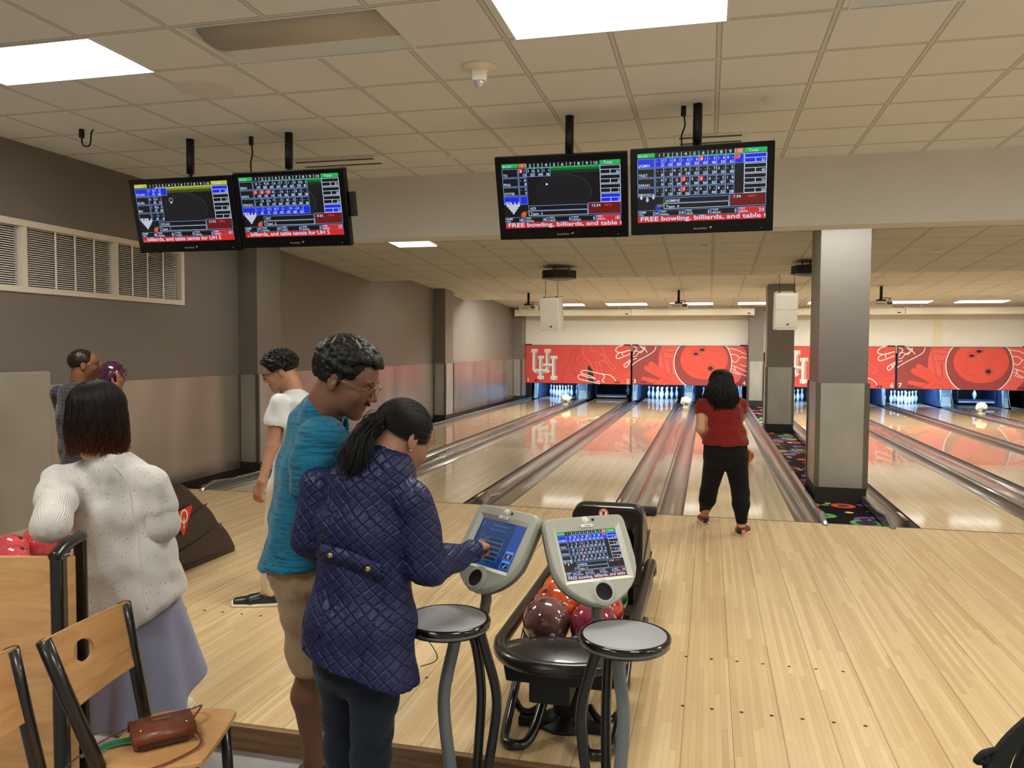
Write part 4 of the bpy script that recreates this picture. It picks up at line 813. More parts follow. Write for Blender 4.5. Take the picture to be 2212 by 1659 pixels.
# ------------------------------------------------------------------ ball returns
hood_m = M('dark_brown_hood_plastic', (46, 36, 32), .42, nz=(4, .15), bump=(260, .12, .001)); hood_k = M('black_hood_plastic', (22, 22, 23), .3, coat=.4, bump=(240, .1, .001)); tube_m = M('black_tube_frame', (24, 22, 21), .3, coat=.3)
rail_m = M('blue_grey_rail', (96, 104, 128), .3, .6); under_m = M('dark_underside', (16, 16, 17), .6)
def ball_return(cx, lab, hood_mat, logo=False):
    r = empty('ball_return', (cx, 4.2, 0), 0, lab, 'ball return', 'ball returns on the approach')
    def L(x, y, z): return (x, y-4.2, z)
    # hood: stepped quarter profile, extruded across
    pr = [(4.83, .0), (4.83, .64), (4.85, .69), (4.90, .705), (5.02, .685), (5.13, .62), (5.24, .53), (5.315, .455), (5.35, .445), (5.41, .39), (5.47, .31), (5.50, .265), (5.54, .255), (5.60, .20), (5.65, .12), (5.675, .06), (5.68, 0)]
    Mx = M3(Vector((0, 1, 0)), Vector((0, 0, 1)), Vector((1, 0, 0)))
    def sec(y, hw, zt, rr):   # rounded section
        o = [(-hw, 0.0)]
        for k in range(7): a = PI-k*PI/12; o.append((-hw+rr+rr*math.cos(a), zt-rr+rr*math.sin(a)))
        for k in range(7): a = PI/2-k*PI/12; o.append((hw-rr+rr*math.cos(a), zt-rr+rr*math.sin(a)))
        o.append((hw, 0.0)); return [L(x, y, z) for x, z in o]
    vs = []; ps = pr[1:-1]
    for k, (y, z) in enumerate(ps):
        hw = .216+.012*min(1, max(0, (y-5.0)/.6)); vs += sec(y, hw, max(z, .03), min(.07, max(z, .03)*.45))
    n = 16; m = MB(); m.add(vs, [(i*n+k, i*n+k+1, (i+1)*n+k+1, (i+1)*n+k) for i in range(len(ps)-1) for k in range(n-1)]+[tuple(range((len(ps)-1)*n, len(ps)*n))], 0, True)
    # front rim with arched mouth
    out = [(-.216, 0)]+[(-.146+.07*math.cos(PI-k*PI/12), .63+.06*math.sin(PI-k*PI/12)) for k in range(7)]+[(.146+.07*math.cos(PI/2-k*PI/12), .63+.06*math.sin(PI/2-k*PI/12)) for k in range(7)]+[(.216, 0)]
    inn = [(-.165, .06)]+[(-.115+.05*math.cos(PI-k*PI/12), .515+.05*math.sin(PI-k*PI/12)) for k in range(7)]+[(.115+.05*math.cos(PI/2-k*PI/12), .515+.05*math.sin(PI/2-k*PI/12)) for k in range(7)]+[(.165, .06)]
    k0 = len(out); vs = [L(x, 4.83, z) for x, z in out]+[L(x, 4.815, z) for x, z in inn]+[L(x*.93, 5.05, z*.98) for x, z in inn]
    m.add(vs, [(i, i+1, k0+i+1, k0+i) for i in range(k0-1)]+[(k0+i, k0+i+1, 2*k0+i+1, 2*k0+i) for i in range(k0-1)]+[tuple(range(2*k0, 3*k0)), (0, k0, 2*k0-1, k0-1)], 0, True)
    m.obj('hood', hood_mat, r)
    for s in (-1, 1):
        for g in ([(4.86, .335), (5.05, .375), (5.32, .452)], [(4.86, .14), (5.15, .185), (5.50, .262)], [(4.85, .035), (5.25, .035), (5.67, .035)]): m = MB(); m.tube([L(s*(.2205+.003*(y-4.83)/.4), y, z) for y, z in cr(g, 4)], .0055, 6); m.obj('side_ridge', hood_mat, r)
    if logo:
        rd = M('logo_red', (206, 48, 34), .4); wh = M('logo_white', (232, 226, 214), .4)
        for s in (1, -1):
            F = Flat(L(s*.2275, 5.03, .385), (0, s, 0), (0, 0, 1), (s, 0, 0)); F.dl = .0006
            T = [(-.115, .07), (.115, .1), (0, -.125)]; c = np.mean(T, axis=0)
            P_ = []
            for i in range(3):
                a, b, d = np.array(T[i-1]), np.array(T[i]), np.array(T[(i+1) % 3])
                P_ += [b+(a-b)*.09, b+(a-b)*.03+(d-b)*.03, b+(d-b)*.09]
            F.poly([tuple(p) for p in P_], rd, 4)
            F.stroke([(0.005+.036*math.cos(t), .03+.045*math.sin(t)) for t in np.linspace(0, 2*PI, 15)[:-1]], .014, wh, 6, closed=True); F.stroke([(.004, .02), (.006, -.02), (.002, -.06)], .011, wh, 6)
            F.obj('triangle_logo', r)
    else:
        wh, rd = M('sticker_white', (236, 226, 214), .4), M('sticker_red', (196, 60, 52), .4)
        F = Flat(L(-.02, 4.806, .655), (1, 0, 0), (0, .15, .99), (0, -.99, .15)); F.dl = .0012
        F.disc(0, 0, .03, wh, 1); F.stroke([(.026*math.cos(t), .026*math.sin(t)) for t in np.linspace(0, 2*PI, 21)[:-1]], .006, rd, 2, closed=True); F.poly([(-.009, .012), (.009, .012), (.007, -.012), (-.007, -.012)], hole_m, 2); F.stroke([(-.018, .018), (.018, -.018)], .005, rd, 3, False); F.obj('no_drinks_sticker', r)
    # upper loop rail
    hw = .272; pts = [(-hw, 4.84, .30), (-hw, 4.72, .385), (-hw, 4.0, .385), (-hw, 3.42, .385), (-hw*.98, 3.28, .385), (-hw*.8, 3.15, .385), (-hw*.45, 3.075, .385), (0, 3.055, .385)]
    pts = pts+[(-x, y, z) for x, y, z in pts[:-1][::-1]]
    m = MB(); m.tube([L(*p) for p in cr(pts, 6)], .031, 14); m.obj('loop_rail', tube_m, r)
    for sx in (-1, 1):
        m = MB()
        for k in (-1, 1): m.tube([L(sx*.108+k*.062, 3.3, .326), L(sx*.108+k*.062, 4.95, .335)], .009, 8)
        m.obj('ball_rail', rail_m, r)
    m = MB()
    for y in (3.45, 4.0, 4.55): m.box(L(0, y, .305), (.5, .035, .02))
    m.box2(L(-.012, 3.35, .31), L(.012, 4.9, .325)); m.obj('rail_bracket', under_m, r)
    # domed front cover with perforations
    vs = []; N1, N2 = 32, 8
    for j in range(N2+1):
        q = j/N2
        for k in range(N1):
            a = 2*PI*k/N1; s_ = max(math.sin(a), -1); vs.append(L(.245*q*math.cos(a), 3.24+(.145 if s_ > 0 else .17)*q*s_, .395+.04*(1-q*q)))
    m = MB(); m.add(vs, [(j*N1+k, j*N1+(k+1) % N1, (j+1)*N1+(k+1) % N1, (j+1)*N1+k) for j in range(N2) for k in range(N1)], 0, True)
    m.obj('front_cover', hood_k, r)
    m = MB()
    for i in range(-7, 8):
        for j in range(-7, 8):
            if abs(i)+abs(j) <= 7:
                x, y = i*.0125, j*.011; q2 = (x/.245)**2+(y/.16)**2; m.lathe([(.0001, .0012), (.0036, .0012)], 8, c=L(x, 3.22+y, .395+.04*(1-q2)), cap=False)
    m.obj('air_vent_holes', hole_m, r)
    for x in (-.05, .05): MB().lathe([(.0001, .005), (.009, .005), (.012, 0)], 14, c=L(x, 3.345, .417), cap=False).obj('button', rail_m, r)
    m = MB(); m.box(L(0, 3.24, .33), (.40, .26, .07), taper=(1.05, 1.05)); m.box(L(-.02, 3.2, .26), (.17, .16, .1)); m.cyl(L(0, 3.42, .05), L(0, 3.42, .3), .06, 20); m.lathe([(.001, 0), (.125, 0), (.13, .012), (.07, .05), (.001, .06)], 28, c=L(0, 3.42, .0), cap=False); m.obj('blower_and_pedestal', under_m, r, bevel=.01)
    # floor frame: one bent loop each side, curved cross pieces and a flat bar
    for s in (-1, 1):
        P_ = [(s*.05, 3.62, .30), (s*.075, 3.45, .20), (s*.10, 3.25, .06), (s*.125, 3.16, .022), (s*.17, 3.13, .022), (s*.215, 3.16, .022), (s*.235, 3.26, .03), (s*.245, 3.5, .14), (s*.25, 3.72, .30)]
        MB().tube([L(*p) for p in cr(P_, 6)], .021, 12).obj('bent_leg', tube_m, r)
        P_ = [(s*.10, 3.44, .075), (s*.15, 3.385, .05), (s*.20, 3.39, .05), (s*.238, 3.43, .075)]
        MB().tube([L(*p) for p in cr(P_, 5)], .016, 10).obj('leg_brace', tube_m, r)
        m = MB(); m.tube([L(s*.24, 4.3, .33), L(s*.24, 4.45, .02), L(s*.24, 4.8, .02)], .021, 10); m.obj('rear_leg', tube_m, r)
    m = MB(); m.box(L(0, 3.36, .022), (.40, .045, .04))
    for x in (-.04, .03): m.cyl(L(x, 3.36, .04), L(x, 3.36, .055), .01, 8)
    MB().box(L(0, 3.85, .03), (.48, .05, .05)).obj('rear_floor_bar', under_m, r)
    m.obj('floor_bar', under_m, r, bevel=.004)
    return r
ball_return(-.588, 'black ball return with red no-drinks sticker, standing behind the two score consoles', hood_k)
ball_return(-3.94, 'dark brown ball return hood with red triangle logo beside the woman in white sweater', hood_m, True)
b_brown, b_orm = ball_mat('ball_brown_mauve', (98, 58, 60), (126, 84, 84), 5, .8), ball_mat('ball_orange_marbled', (150, 44, 20), (214, 92, 34), 6, 2.2, (230, 150, 90))
b_or, b_mag = ball_mat('ball_bright_orange', (232, 96, 10), (244, 120, 24), 3), ball_mat('ball_magenta_swirl', (110, 26, 50), (160, 50, 78), 7, 2.5, (70, 110, 70))
b_red, b_grn, b_pnk = ball_mat('ball_red_swirl', (140, 26, 24), (196, 60, 40), 5, 2), ball_mat('ball_dark_green', (16, 70, 58), (24, 96, 76), 4), ball_mat('ball_pink_red', (186, 50, 62), (214, 84, 92), 4, 1.5)
b_pur = ball_mat('ball_dark_purple', (44, 14, 36), (70, 26, 54), 30, .5); b_lan = ball_mat('ball_rust_orange', (188, 82, 20), (214, 110, 36), 4)
G1 = 'balls on the near ball return'; bz = .4205
for x, y, mt, lab, h, sp in ((-.696, 3.50, b_brown, 'glossy brown-mauve bowling ball, nearest on the near rack', (-.5, -.35, .85), 1.0), (-.696, 3.72, b_orm, 'orange marbled bowling ball behind the brown one', (-.7, -.2, .8), 0), (-.696, 3.94, b_or, 'bright orange bowling ball behind the marbled one', (-.6, -.1, .9), 0),
                             (-.696, 4.16, b_pnk, 'pink-red bowling ball last in the left row of the near rack', (0, 0, 1), 0), (-.48, 3.50, b_mag, 'magenta bowling ball with green swirl under the right console', (0, .5, .9), 0), (-.48, 3.72, b_red, 'red swirled bowling ball behind the magenta one', (0, .5, .9), 0), (-.48, 3.94, b_grn, 'dark green bowling ball peeking out at the right rail', (0, .5, .9), 0)):
    ball((x, y, bz), mt, lab, h, G1, sp)
for x, y, lab in ((-4.048, 3.86, 'pink-red bowling ball at the left edge, nearest on the far-left rack'), (-4.048, 4.08, 'second pink-red bowling ball at the left edge'), (-3.832, 3.66, 'pink-red bowling ball beside the bench end post'), (-4.048, 4.30, 'purple-pink bowling ball hidden mostly by the white sweater sleeve')):
    ball((x, y, bz), b_pnk if y < 4.2 else b_mag, lab, (.3, .5, .8), 'balls on the left ball return')
ball((.553, 12.0, .1088), b_lan, 'rust-orange bowling ball rolling down lane four beside the bowler', (1, .2, .4))

# ------------------------------------------------------------------ score consoles on stands with round tables
cons = M('console_grey_green_plastic', (166, 168, 156), .38, bump=(300, .06, .001)); cons_d = M('console_dark_back', (104, 102, 94), .45); cons_l = M('console_light_bevel', (214, 214, 200), .35); stand_g = M('grey_stand_paint', (112, 116, 118), .4); table_g = M('grey_laminate_top', (150, 152, 156), .55, nz=(160, .06)); table_k = M('black_rubber_edge', (10, 10, 11), .16, coat=.6)
def outline():
    h = [(0, .147), (.14, .1455), (.155, .143), (.164, .134), (.168, .118), (.171, .04), (.171, -.03), (.166, -.068), (.15, -.105), (.125, -.136), (.092, -.163), (.055, -.184), (.02, -.195), (0, -.197)]
    return h+[(-x, y) for x, y in h[1:-1][::-1]]
def console(O, yaw, tilt, tab, lab, side, grayang, blackang):
    X = Vector((math.cos(yaw), math.sin(yaw), 0)); nh = Vector((math.sin(yaw), -math.cos(yaw), 0)); U = Vector((0, 0, 1))*math.cos(tilt)+nh*math.sin(tilt); N = X.cross(U); O = Vector(O)
    base = Vector((O.x+.0, O.y, FLOORZ)); r = empty('score_console', base, 0, lab, 'score console', 'score consoles on stands')
    P = lambda x, y, z=0: O-base+X*x+U*y+N*z
    out = outline(); n = len(out); m = MB()
    inn = [(-.139, .108), (.139, .108), (.139, -.108), (-.139, -.108)]
    from mathutils.geometry import tessellate_polygon
    sc = [(q[0]*.965, (q[1]+.02)*.965-.02) for q in out]
    tr = tessellate_polygon([[Vector((*q, 0)) for q in sc], [Vector((*q, 0)) for q in inn[::-1]]]); al = sc+inn[::-1]
    m.add([P(x, y, .012) for x, y in al], [tuple(t) for t in tr])
    def ring(a, za, b, zb, mi=0, sm=True): m.add([P(x, y, za) for x, y in a]+[P(x, y, zb) for x, y in b], [(i, (i+1) % len(a), len(a)+(i+1) % len(a), len(a)+i) for i in range(len(a))], mi, sm)
    ring(sc, .012, out, .002); ring(out, .002, out, -.02); o2 = [(q[0]*1.0, (q[1]+.02)*1.0-.02) for q in out]; o3 = [(q[0]*.97, (q[1]+.02)*.97-.02) for q in out]; o4 = [(q[0]*.72, (q[1]+.03)*.66-.03) for q in out]
    ring(o3, -.02, o3, -.045, 1); ring(o3, -.045, o4, -.09, 1); m.add([P(x, y, -.09) for x, y in o4], [tuple(range(n))], 1)
    m.obj('casing', [cons, cons_d], r, weld=True)
    m = MB(); w2, h2 = .123, .0925; q = [(-w2, h2), (w2, h2), (w2, -h2), (-w2, -h2)]
    m.add([P(x, y, .0125) for x, y in inn]+[P(x, y, -.002) for x, y in q], [(i, (i+1) % 4, 4+(i+1) % 4, 4+i) for i in range(4)]); m.obj('screen_bevel', cons_l, r)
    m = MB(); Mr = M3(X, U, N); m.lathe([(.0001, .004), (.030, .004), (.032, .008)], 28, c=P(.0, -.1495, .012), M=Mr, cap=False); m.obj('speaker_grille', M('black_foam', (14, 14, 14), .9, bump=(400, .5, .002)), r)
    m = MB(); m.lathe([(.031, .006), (.034, .010), (.040, .008), (.05, .0)], 32, c=P(.0, -.1495, .012), M=Mr, cap=False); m.obj('speaker_ring', cons, r)
    m = MB(); m.lathe([(.0001, .004), (.012, .004), (.015, .0)], 18, c=P(0, .128, .012), M=Mr, cap=False); m.obj('round_button', cons_l, r); MB().lathe([(.0001, .002), (.005, .002), (.006, 0)], 12, c=P(.032, .128, .012), M=Mr, cap=False).obj('sensor', hole_m, r)
    MB().box(P(.0, .106, .014), (.05, .012, .002), M=Mr).obj('white_label', M('paper_label', (226, 226, 226), .5), r); MB().box(P(.004, .1055, .0153), (.026, .0028, .0006), M=Mr).obj('label_print', M('label_print_grey', (120, 120, 126), .6), r)
    F = Flat(P(-w2, -h2, -.0015), X, U, N); F.dl = .00015
    if side == 'R':
        screen_art(F, 2*w2, 2*h2, dim=True, **DATA[4])
    else:
        c = lambda n_, col, s=1.0: EM('console_'+n_, col, s)
        bg, bg2, bx, ln, lt, dk, wt = c('blue', (20, 62, 120), .8), c('violet', (44, 84, 176), .8), c('box', (28, 42, 66), .8), c('line', (84, 146, 214), .9), c('lightbar', (96, 150, 240), 1), c('purple', (50, 34, 64), .8), c('text', (190, 210, 235), .8)
        w, h = 2*w2, 2*h2; F.rect(0, 0, w, h, bg, 1); F.rect(w*.78, 0, w, h, bg2, 2); F.text(w*.04, h*.84, '3', h*.13, ln, 3)
        F.text(w*.3, h*.88, 'Bowler Information', h*.055, ln, 3); F.text(w*.26, h*.78, 'Please enter the names', h*.05, ln, 3); F.text(w*.12, h*.66, 'Name', h*.035, ln, 3)
        for k in range(5):
            y1 = h*(.62-k*.1); F.rect(w*.12, y1-h*.085, w*.67, y1, ln, 3); F.rect(w*.127, y1-h*.078, w*.663, y1-h*.006, bx if k % 2 == 0 else dk, 4)
        F.text(w*.14, h*.56, '1', h*.06, wt, 5); F.text(w*.2, h*.56, 'PREETHI', h*.055, ln, 5) if False else F.text(w*.2, h*.56, 'JYOTIR', h*.055, ln, 5); F.text(w*.14, h*.155, 'Bowlers', h*.05, wt, 5)
        for k, t in ((0, 'X'), (1, 'V')):
            y1 = h*(.42-k*.2); F.rect(w*.8, y1-h*.17, w*.97, y1, lt, 3); F.rect(w*.81, y1-h*.165, w*.96, y1-h*.05, bx, 4)
            if k == 0: F.stroke([(w*.86, y1-h*.15), (w*.91, y1-h*.07)], .0035, wt, 5, False); F.stroke([(w*.91, y1-h*.15), (w*.86, y1-h*.07)], .0035, wt, 5, False)
            else: F.stroke([(w*.85, y1-h*.11), (w*.875, y1-h*.15), (w*.92, y1-h*.07)], .004, wt, 5, False)
    F.obj('display', r)
    # stem, round table and bent legs
    tb = Vector(tab)-base; stem = P(0, -.165, -.06)
    MB().tube([P(0, -.12, -.075), stem, Vector((stem.x, stem.y, stem.z-.04)), Vector((stem.x*.93+tb.x*.07, stem.y*.93+tb.y*.07, tb.z-.03))], .021, 12).obj('stem', cons_d, r)
    m = MB(); m.lathe([(.0001, .004), (.143, .004), (.146, .002)], 48, c=tb, cap=False); m.obj('table_top', table_g, r)
    m = MB(); m.lathe([(.144, .003), (.150, .006), (.157, .003), (.161, -.006), (.159, -.015), (.154, -.019)], 48, c=tb, cap=False); m.lathe([(.154, -.027), (.151, -.034), (.125, -.04), (.0001, -.04)], 48, c=tb, cap=False); m.obj('rubber_edge', table_k, r)
    MB().lathe([(.153, -.018), (.156, -.019), (.156, -.027), (.153, -.028)], 48, c=tb, cap=False).obj('edge_band', cons_d, r)
    hub = Vector((stem.x*.5+tb.x*.5, stem.y*.5+tb.y*.5, tb.z-.04)); bt = Vector((hub.x, hub.y, .0))
    def leg(a, mt, rr, sq, b=.1, lean=.015):
        d = Vector((math.cos(a), math.sin(a), 0)); pts = [hub+d*lean, hub+d*(b*.62)+Vector((0, 0, -.10)), hub+d*b+Vector((0, 0, -.26)), hub+d*b*.95+Vector((0, 0, -.40)), bt+d*(b*.55)+Vector((0, 0, .08)), bt+d*lean+Vector((0, 0, .02))]
        MB().tube([tuple(q) for q in cr(pts, 6)], rr, 12, sq=sq).obj('bent_leg', mt, r)
    for a, b, l_ in blackang: leg(a, tube_m, .019, None, b, l_)
    a, b, l_ = grayang; leg(a, stand_g, .024, None, b, l_)
    MB().lathe([(.0001, .03), (.06, .028), (.19, .012), (.2, 0), (.0001, 0)], 36, c=bt, cap=False).obj('base_plate', tube_m, r)
    return r
console((-.41, 2.917, .897), .61, -.591, (-.268, 2.735, .668), 'right-hand score console showing the team four sheet, with round grey table', 'R', (.1, .05, .035), [(PI*1.05, .10, .03), (PI*.6, .06, .0)])
console((-.792, 2.944, .903), -.566, -.592, (-.915, 2.735, .668), 'left-hand score console with a blue name entry screen, touched by the woman in blue', 'L', (PI*1.1, .085, .03), [(.15, .11, .04), (1.0, .07, .0)])

# ------------------------------------------------------------------ bench partition and plywood chairs
def ld(lat, dep, z): return Vector((.9709*lat-.2397*dep, .2397*lat+.9709*dep, z))
maple = NT('maple_plywood'); _g = maple.noise(maple.pos((1.5, 1.5, 7), True), 3, 5, .6, .8); maple.set(col=maple.ramp(_g, [(.2, lin((178, 128, 78))), (.55, lin((206, 158, 104))), (.85, lin((222, 180, 126)))]), rough=.38, coat=.3, coatr=.15); maple = maple.m
r = empty('bench_partition', ld(-1.95, 2.74, FLOORZ), .2421, 'tall maple panelled bench end with black frame under the elbow of the woman in sweater', 'bench')
Rz = lambda x, y, z: (x, y, z)
MB().box((-.14, -.03, .53), (1.02, .022, 1.03)).obj('side_panel', maple, r, bevel=.002); MB().box((.383, .04, .52), (.02, .075, 1.0)).obj('end_panel', maple, r, bevel=.002)
for y, h in ((-.025, 1.045), (.115, 1.075)): MB().box((.39, y, h/2), (.044, .046 if y < 0 else .03, h)).obj('post', tube_m, r, bevel=.012, seg=3)
MB().tube(cr([(.39, -.05, 1.045), (.39, .0, 1.066), (.39, .06, 1.074), (.39, .125, 1.078)], 5), .021, 12).obj('top_rail', tube_m, r)
MB().box((-.14, .1, .5), (1.02, .02, .96)).obj('rear_panel', maple, r, bevel=.002)
NB, FB, FF, NF = (-1.285, 2.44), (-1.30, 2.785), (-1.0, 2.83), (-1.0, 2.46); NT_, FT = (-1.40, 2.35), (-1.332, 2.705)
def chair(dl, dd, lab):
    o = ld(-1.15+dl, 2.6+dd, FLOORZ); r = empty('plywood_chair', o, 0, lab, 'chair', 'plywood chairs at the left'); Lp = lambda q, z: ld(q[0]+dl, q[1]+dd, z)-o
    S = cr([NB, (-1.31, 2.5), (-1.315, 2.66), FB, (-1.2, 2.83), (-1.08, 2.845), FF, (-.985, 2.78), (-.975, 2.52), NF, (-1.1, 2.435)], 4, True); m = MB(); n = len(S); zt, zb = .345, .325
    m.add([Lp(q, zt) for q in S]+[Lp(q, zb) for q in S], [tuple(range(n)), tuple(range(n, 2*n))[::-1]]+[(i, n+i, n+(i+1) % n, (i+1) % n) for i in range(n)]); m.obj('seat', maple, r, bevel=.005)
    m = MB(); m.tube([Lp(q, .305) for q in ((-1.27, 2.43), (-1.27, 2.76), (-1.03, 2.82), (-1.02, 2.45))], .02, 8, closed=True, smooth=False); m.obj('seat_frame', tube_m, r)
    for a, b in ((NT_, NB), (FT, FB)):
        ax = (a[0]+.0, a[1]); m = MB(); m.tube([Lp(a, .775), Lp(((a[0]*2+b[0])/3, (a[1]*2+b[1])/3), .62), Lp(b, .33), Lp((b[0]-.0, b[1]), .12), Lp((b[0]-.06, b[1]), FLOORZ+.005)], .0225, 14); m.obj('rear_leg', tube_m, r)
    for q in ((-1.03, 2.82), (-1.02, 2.45)): MB().tube([Lp(q, .31), Lp((q[0]+.02, q[1]), FLOORZ+.005)], .019, 12).obj('front_leg', tube_m, r)
    # back panel with an oval cut-out, bilinear on the post plane
    A, B = Lp(NT_, .775)+Vector((0, 0, 0)), Lp(FT, .775); Cc = Lp(((NT_[0]+NB[0]*1.05)/2.05, (NT_[1]+NB[1]*1.05)/2.05), .545); D = Lp(((FT[0]+FB[0]*1.05)/2.05, (FT[1]+FB[1]*1.05)/2.05), .545)
    nn = (B-A).cross(Cc-A).normalized(); nn = nn if nn.dot(ld(1, 0, 0)-ld(0, 0, 0)) > 0 else -nn
    from mathutils.geometry import tessellate_polygon
    Pt = lambda u, v: (A.lerp(B, u)).lerp(Cc.lerp(D, u), v)+nn*(.012-.05*u*(1-u))
    NA_, NR = 72, 7; th = .013; rows = []
    for j in range(NR+1):
        for k in range(NA_):
            t = 2*PI*k/NA_; c_, s_ = math.cos(t), math.sin(t); cu, cv = .37, .36; iu, iv = cu+.135*c_, cv+.155*s_
            q = 1/max(abs(c_)/((1.02-cu) if c_ > 0 else (cu+.02)), abs(s_)/((1.0-cv) if s_ > 0 else (cv+.02))); ou, ov = cu+c_*q, cv+s_*q; w_ = j/NR; rows.append(Pt(iu*(1-w_)+ou*w_, iv*(1-w_)+ov*w_))
    n2 = len(rows); m = MB(); m.add(rows+[p-nn*th for p in rows], [(j*NA_+k, (j+1)*NA_+k, (j+1)*NA_+(k+1) % NA_, j*NA_+(k+1) % NA_) for j in range(NR) for k in range(NA_)]+[(n2+j*NA_+k, n2+j*NA_+(k+1) % NA_, n2+(j+1)*NA_+(k+1) % NA_, n2+(j+1)*NA_+k) for j in range(NR) for k in range(NA_)], 0, True)
    for j0 in (0, NR*NA_): m.add([p for p in rows[j0:j0+NA_]]+[p-nn*th for p in rows[j0:j0+NA_]], [(k, (k+1) % NA_, NA_+(k+1) % NA_, NA_+k) for k in range(NA_)])
    m.obj('backrest', maple, r)
    return r
chair(0, 0, 'plywood chair with oval cut-out in its back, holding the brown purse'); chair(-.125, -.42, 'plywood chair cut off at the lower left corner of the photo')
# brown purse with strap and green lanyard
lea = M('brown_leather', (112, 56, 38), .42, nz=(30, .12), bump=(180, .2, .001), coat=.15); lea_d = M('dark_brown_leather', (64, 30, 22), .5); brass = M('brass_stud', (212, 178, 104), .25, 1)
seat_z = .345; pc = ld(-1.165, 2.61, seat_z); pr_ = empty('purse', pc, .80, 'brown leather flap purse with thin strap lying on the plywood seat', 'purse')
m = MB(); m.box((0, 0, .028), (.19, .12, .05), taper=(.96, .9)); m.obj('body', lea, pr_, bevel=.012, seg=3)
m = MB(); vs = []
for x in (-.097, .097):
    for y, z in ((.064, .02), (.068, .050), (.058, .0575), (0, .060), (-.055, .059), (-.072, .052), (-.074, .03)): vs.append((x, y, z))
m.add(vs, [(k, k+1, 8+k, 7+k) for k in range(6)], 0, True); m.obj('flap', lea, pr_, solid=.004)
m = MB(); m.box((0, -.066, .02), (.15, .006, .022)); m.obj('fold_opening', lea_d, pr_)
for x, y in ((-.07, -.045), (.07, -.045)): MB().lathe([(.0001, .004), (.005, .003), (.006, 0)], 10, c=(x, y, .064), cap=False).obj('stud', brass, pr_)
MB().box((0, .012, .0665), (.055, .006, .001)).obj('metal_lettering', brass, pr_)
P_ = [(.095, .02, .03), (.14, .08, .05), (.12, .14, .02), (.0, .16, .006), (-.14, .10, .006), (-.25, .0, .006), (-.30, -.08, .006)]; MB().tube(cr(P_, 6), .0045, 6, sq=(1, .5)).obj('strap', lea, pr_)
P_ = [(.095, -.03, .03), (.10, -.12, .01), (.0, -.18, .006), (-.10, -.20, .006), (-.18, -.2, .006)]; MB().tube(cr(P_, 6), .0045, 6, sq=(1, .5)).obj('strap', lea, pr_)
gr = M('green_ribbon', (16, 118, 72), .5); q0 = ld(-1.22, 2.56, seat_z); m = MB()
for path in ([(.13, .10), (.05, .095), (-.03, .05), (-.08, -.01), (-.11, -.08)], [(.12, .07), (.06, .05), (.02, .01), (-.04, .0), (-.10, -.06), (-.12, -.12)]):
    c = cr([(*p, .004+.006*math.sin(i*1.7)**2) for i, p in enumerate(path)], 6); vs = []
    for i, p in enumerate(c):
        t = np.array(c[min(i+1, len(c)-1)])-np.array(c[max(i-1, 0)]); n_ = np.array((-t[1], t[0], 0)); n_ /= np.linalg.norm(n_); vs += [tuple(p+n_*.008), tuple(p-n_*.008+np.array((0, 0, .003)))]
    m.add(vs, [(2*i, 2*i+1, 2*i+3, 2*i+2) for i in range(len(c)-1)], 0, True)
o = m.obj('lanyard', gr, solid=.0012, loc=q0); tag(o, 'green ribbon lanyard lying on the seat beside the brown purse', 'lanyard')
# black backpack whose straps reach into the lower right corner (it sits on a bench just outside the frame)
bp = M('black_nylon', (4, 4, 4), .85, nz=(60, .2), bump=(300, .3, .001)); o = ld(1.42, 1.75, .30); r = empty('backpack', o, .1, 'black backpack with straps at the lower right corner', 'backpack')
MB().box((.26, .06, .16), (.34, .22, .32), taper=(.85, .8)).obj('bag_body', bp, r, bevel=.06, seg=4)
def strap(pts, w, th=.012):
    c = cr([p[:3] for p in pts], 7); ww = [p for p in cr([(p[3],) for p in pts], 7)]; vs = []; rt = Vector((.97, .24, 0))
    for i, p in enumerate(c):
        t = Vector(c[min(i+1, len(c)-1)])-Vector(c[max(i-1, 0)]); fwd = Vector((-.24, .97, 0)); n_ = t.cross(fwd).normalized(); a = Vector(p); h = ww[i][0]*.3
        vs += [a+n_*h-fwd*th/2, a-n_*h-fwd*th/2, a-n_*h+fwd*th/2, a+n_*h+fwd*th/2]
    n = len(c); m = MB(); m.add(vs, [(4*i+k, 4*i+(k+1) % 4, 4*i+4+(k+1) % 4, 4*i+4+k) for i in range(n-1) for k in range(4)]+[(0, 1, 2, 3), (4*n-1, 4*n-2, 4*n-3, 4*n-4)]); return m
strap([(-0.2565, -0.1972, 0.6731, 0.05), (-0.3356, -0.2374, 0.6277, 0.055), (-0.3986, -0.2735, 0.5891, 0.062), (-0.4287, -0.2913, 0.5484, 0.075), (-0.4453, -0.3057, 0.4901, 0.085), (-0.3983, -0.1910, 0.2992, 0.08)], 0).obj('shoulder_strap', bp, r, bevel=.003)
strap([(-0.2020, -0.1220, 0.6378, 0.05), (-0.2913, -0.1543, 0.5645, 0.05), (-0.3187, -0.1714, 0.5307, 0.055), (-0.3374, -0.1760, 0.4632, 0.06), (-0.3177, -0.1299, 0.2934, 0.06)], 0).obj('shoulder_strap', bp, r, bevel=.003)
m = MB(); m.tube(cr([p for p in ((-0.4181, -0.2835, 0.5806), (-0.4492, -0.2912, 0.5751), (-0.4624, -0.2996, 0.5739), (-0.4730, -0.3022, 0.5612), (-0.4571, -0.2983, 0.5575), (-0.4517, -0.2969, 0.5393), (-0.4517, -0.2969, 0.5028))], 6), .0065, 6); m.tube(cr([p for p in ((-0.4535, -0.2974, 0.5739), (-0.4553, -0.2978, 0.5648), (-0.4500, -0.2965, 0.5530))], 5), .0055, 6); m.obj('loop_webbing', bp, r)
r2 = empty('bench', ld(1.62, 1.75, FLOORZ), .1, 'low bench carrying the black backpack, right of the photo', 'bench'); MB().box((0, 0, .39), (.5, .4, .04)).obj('seat', maple, r2)
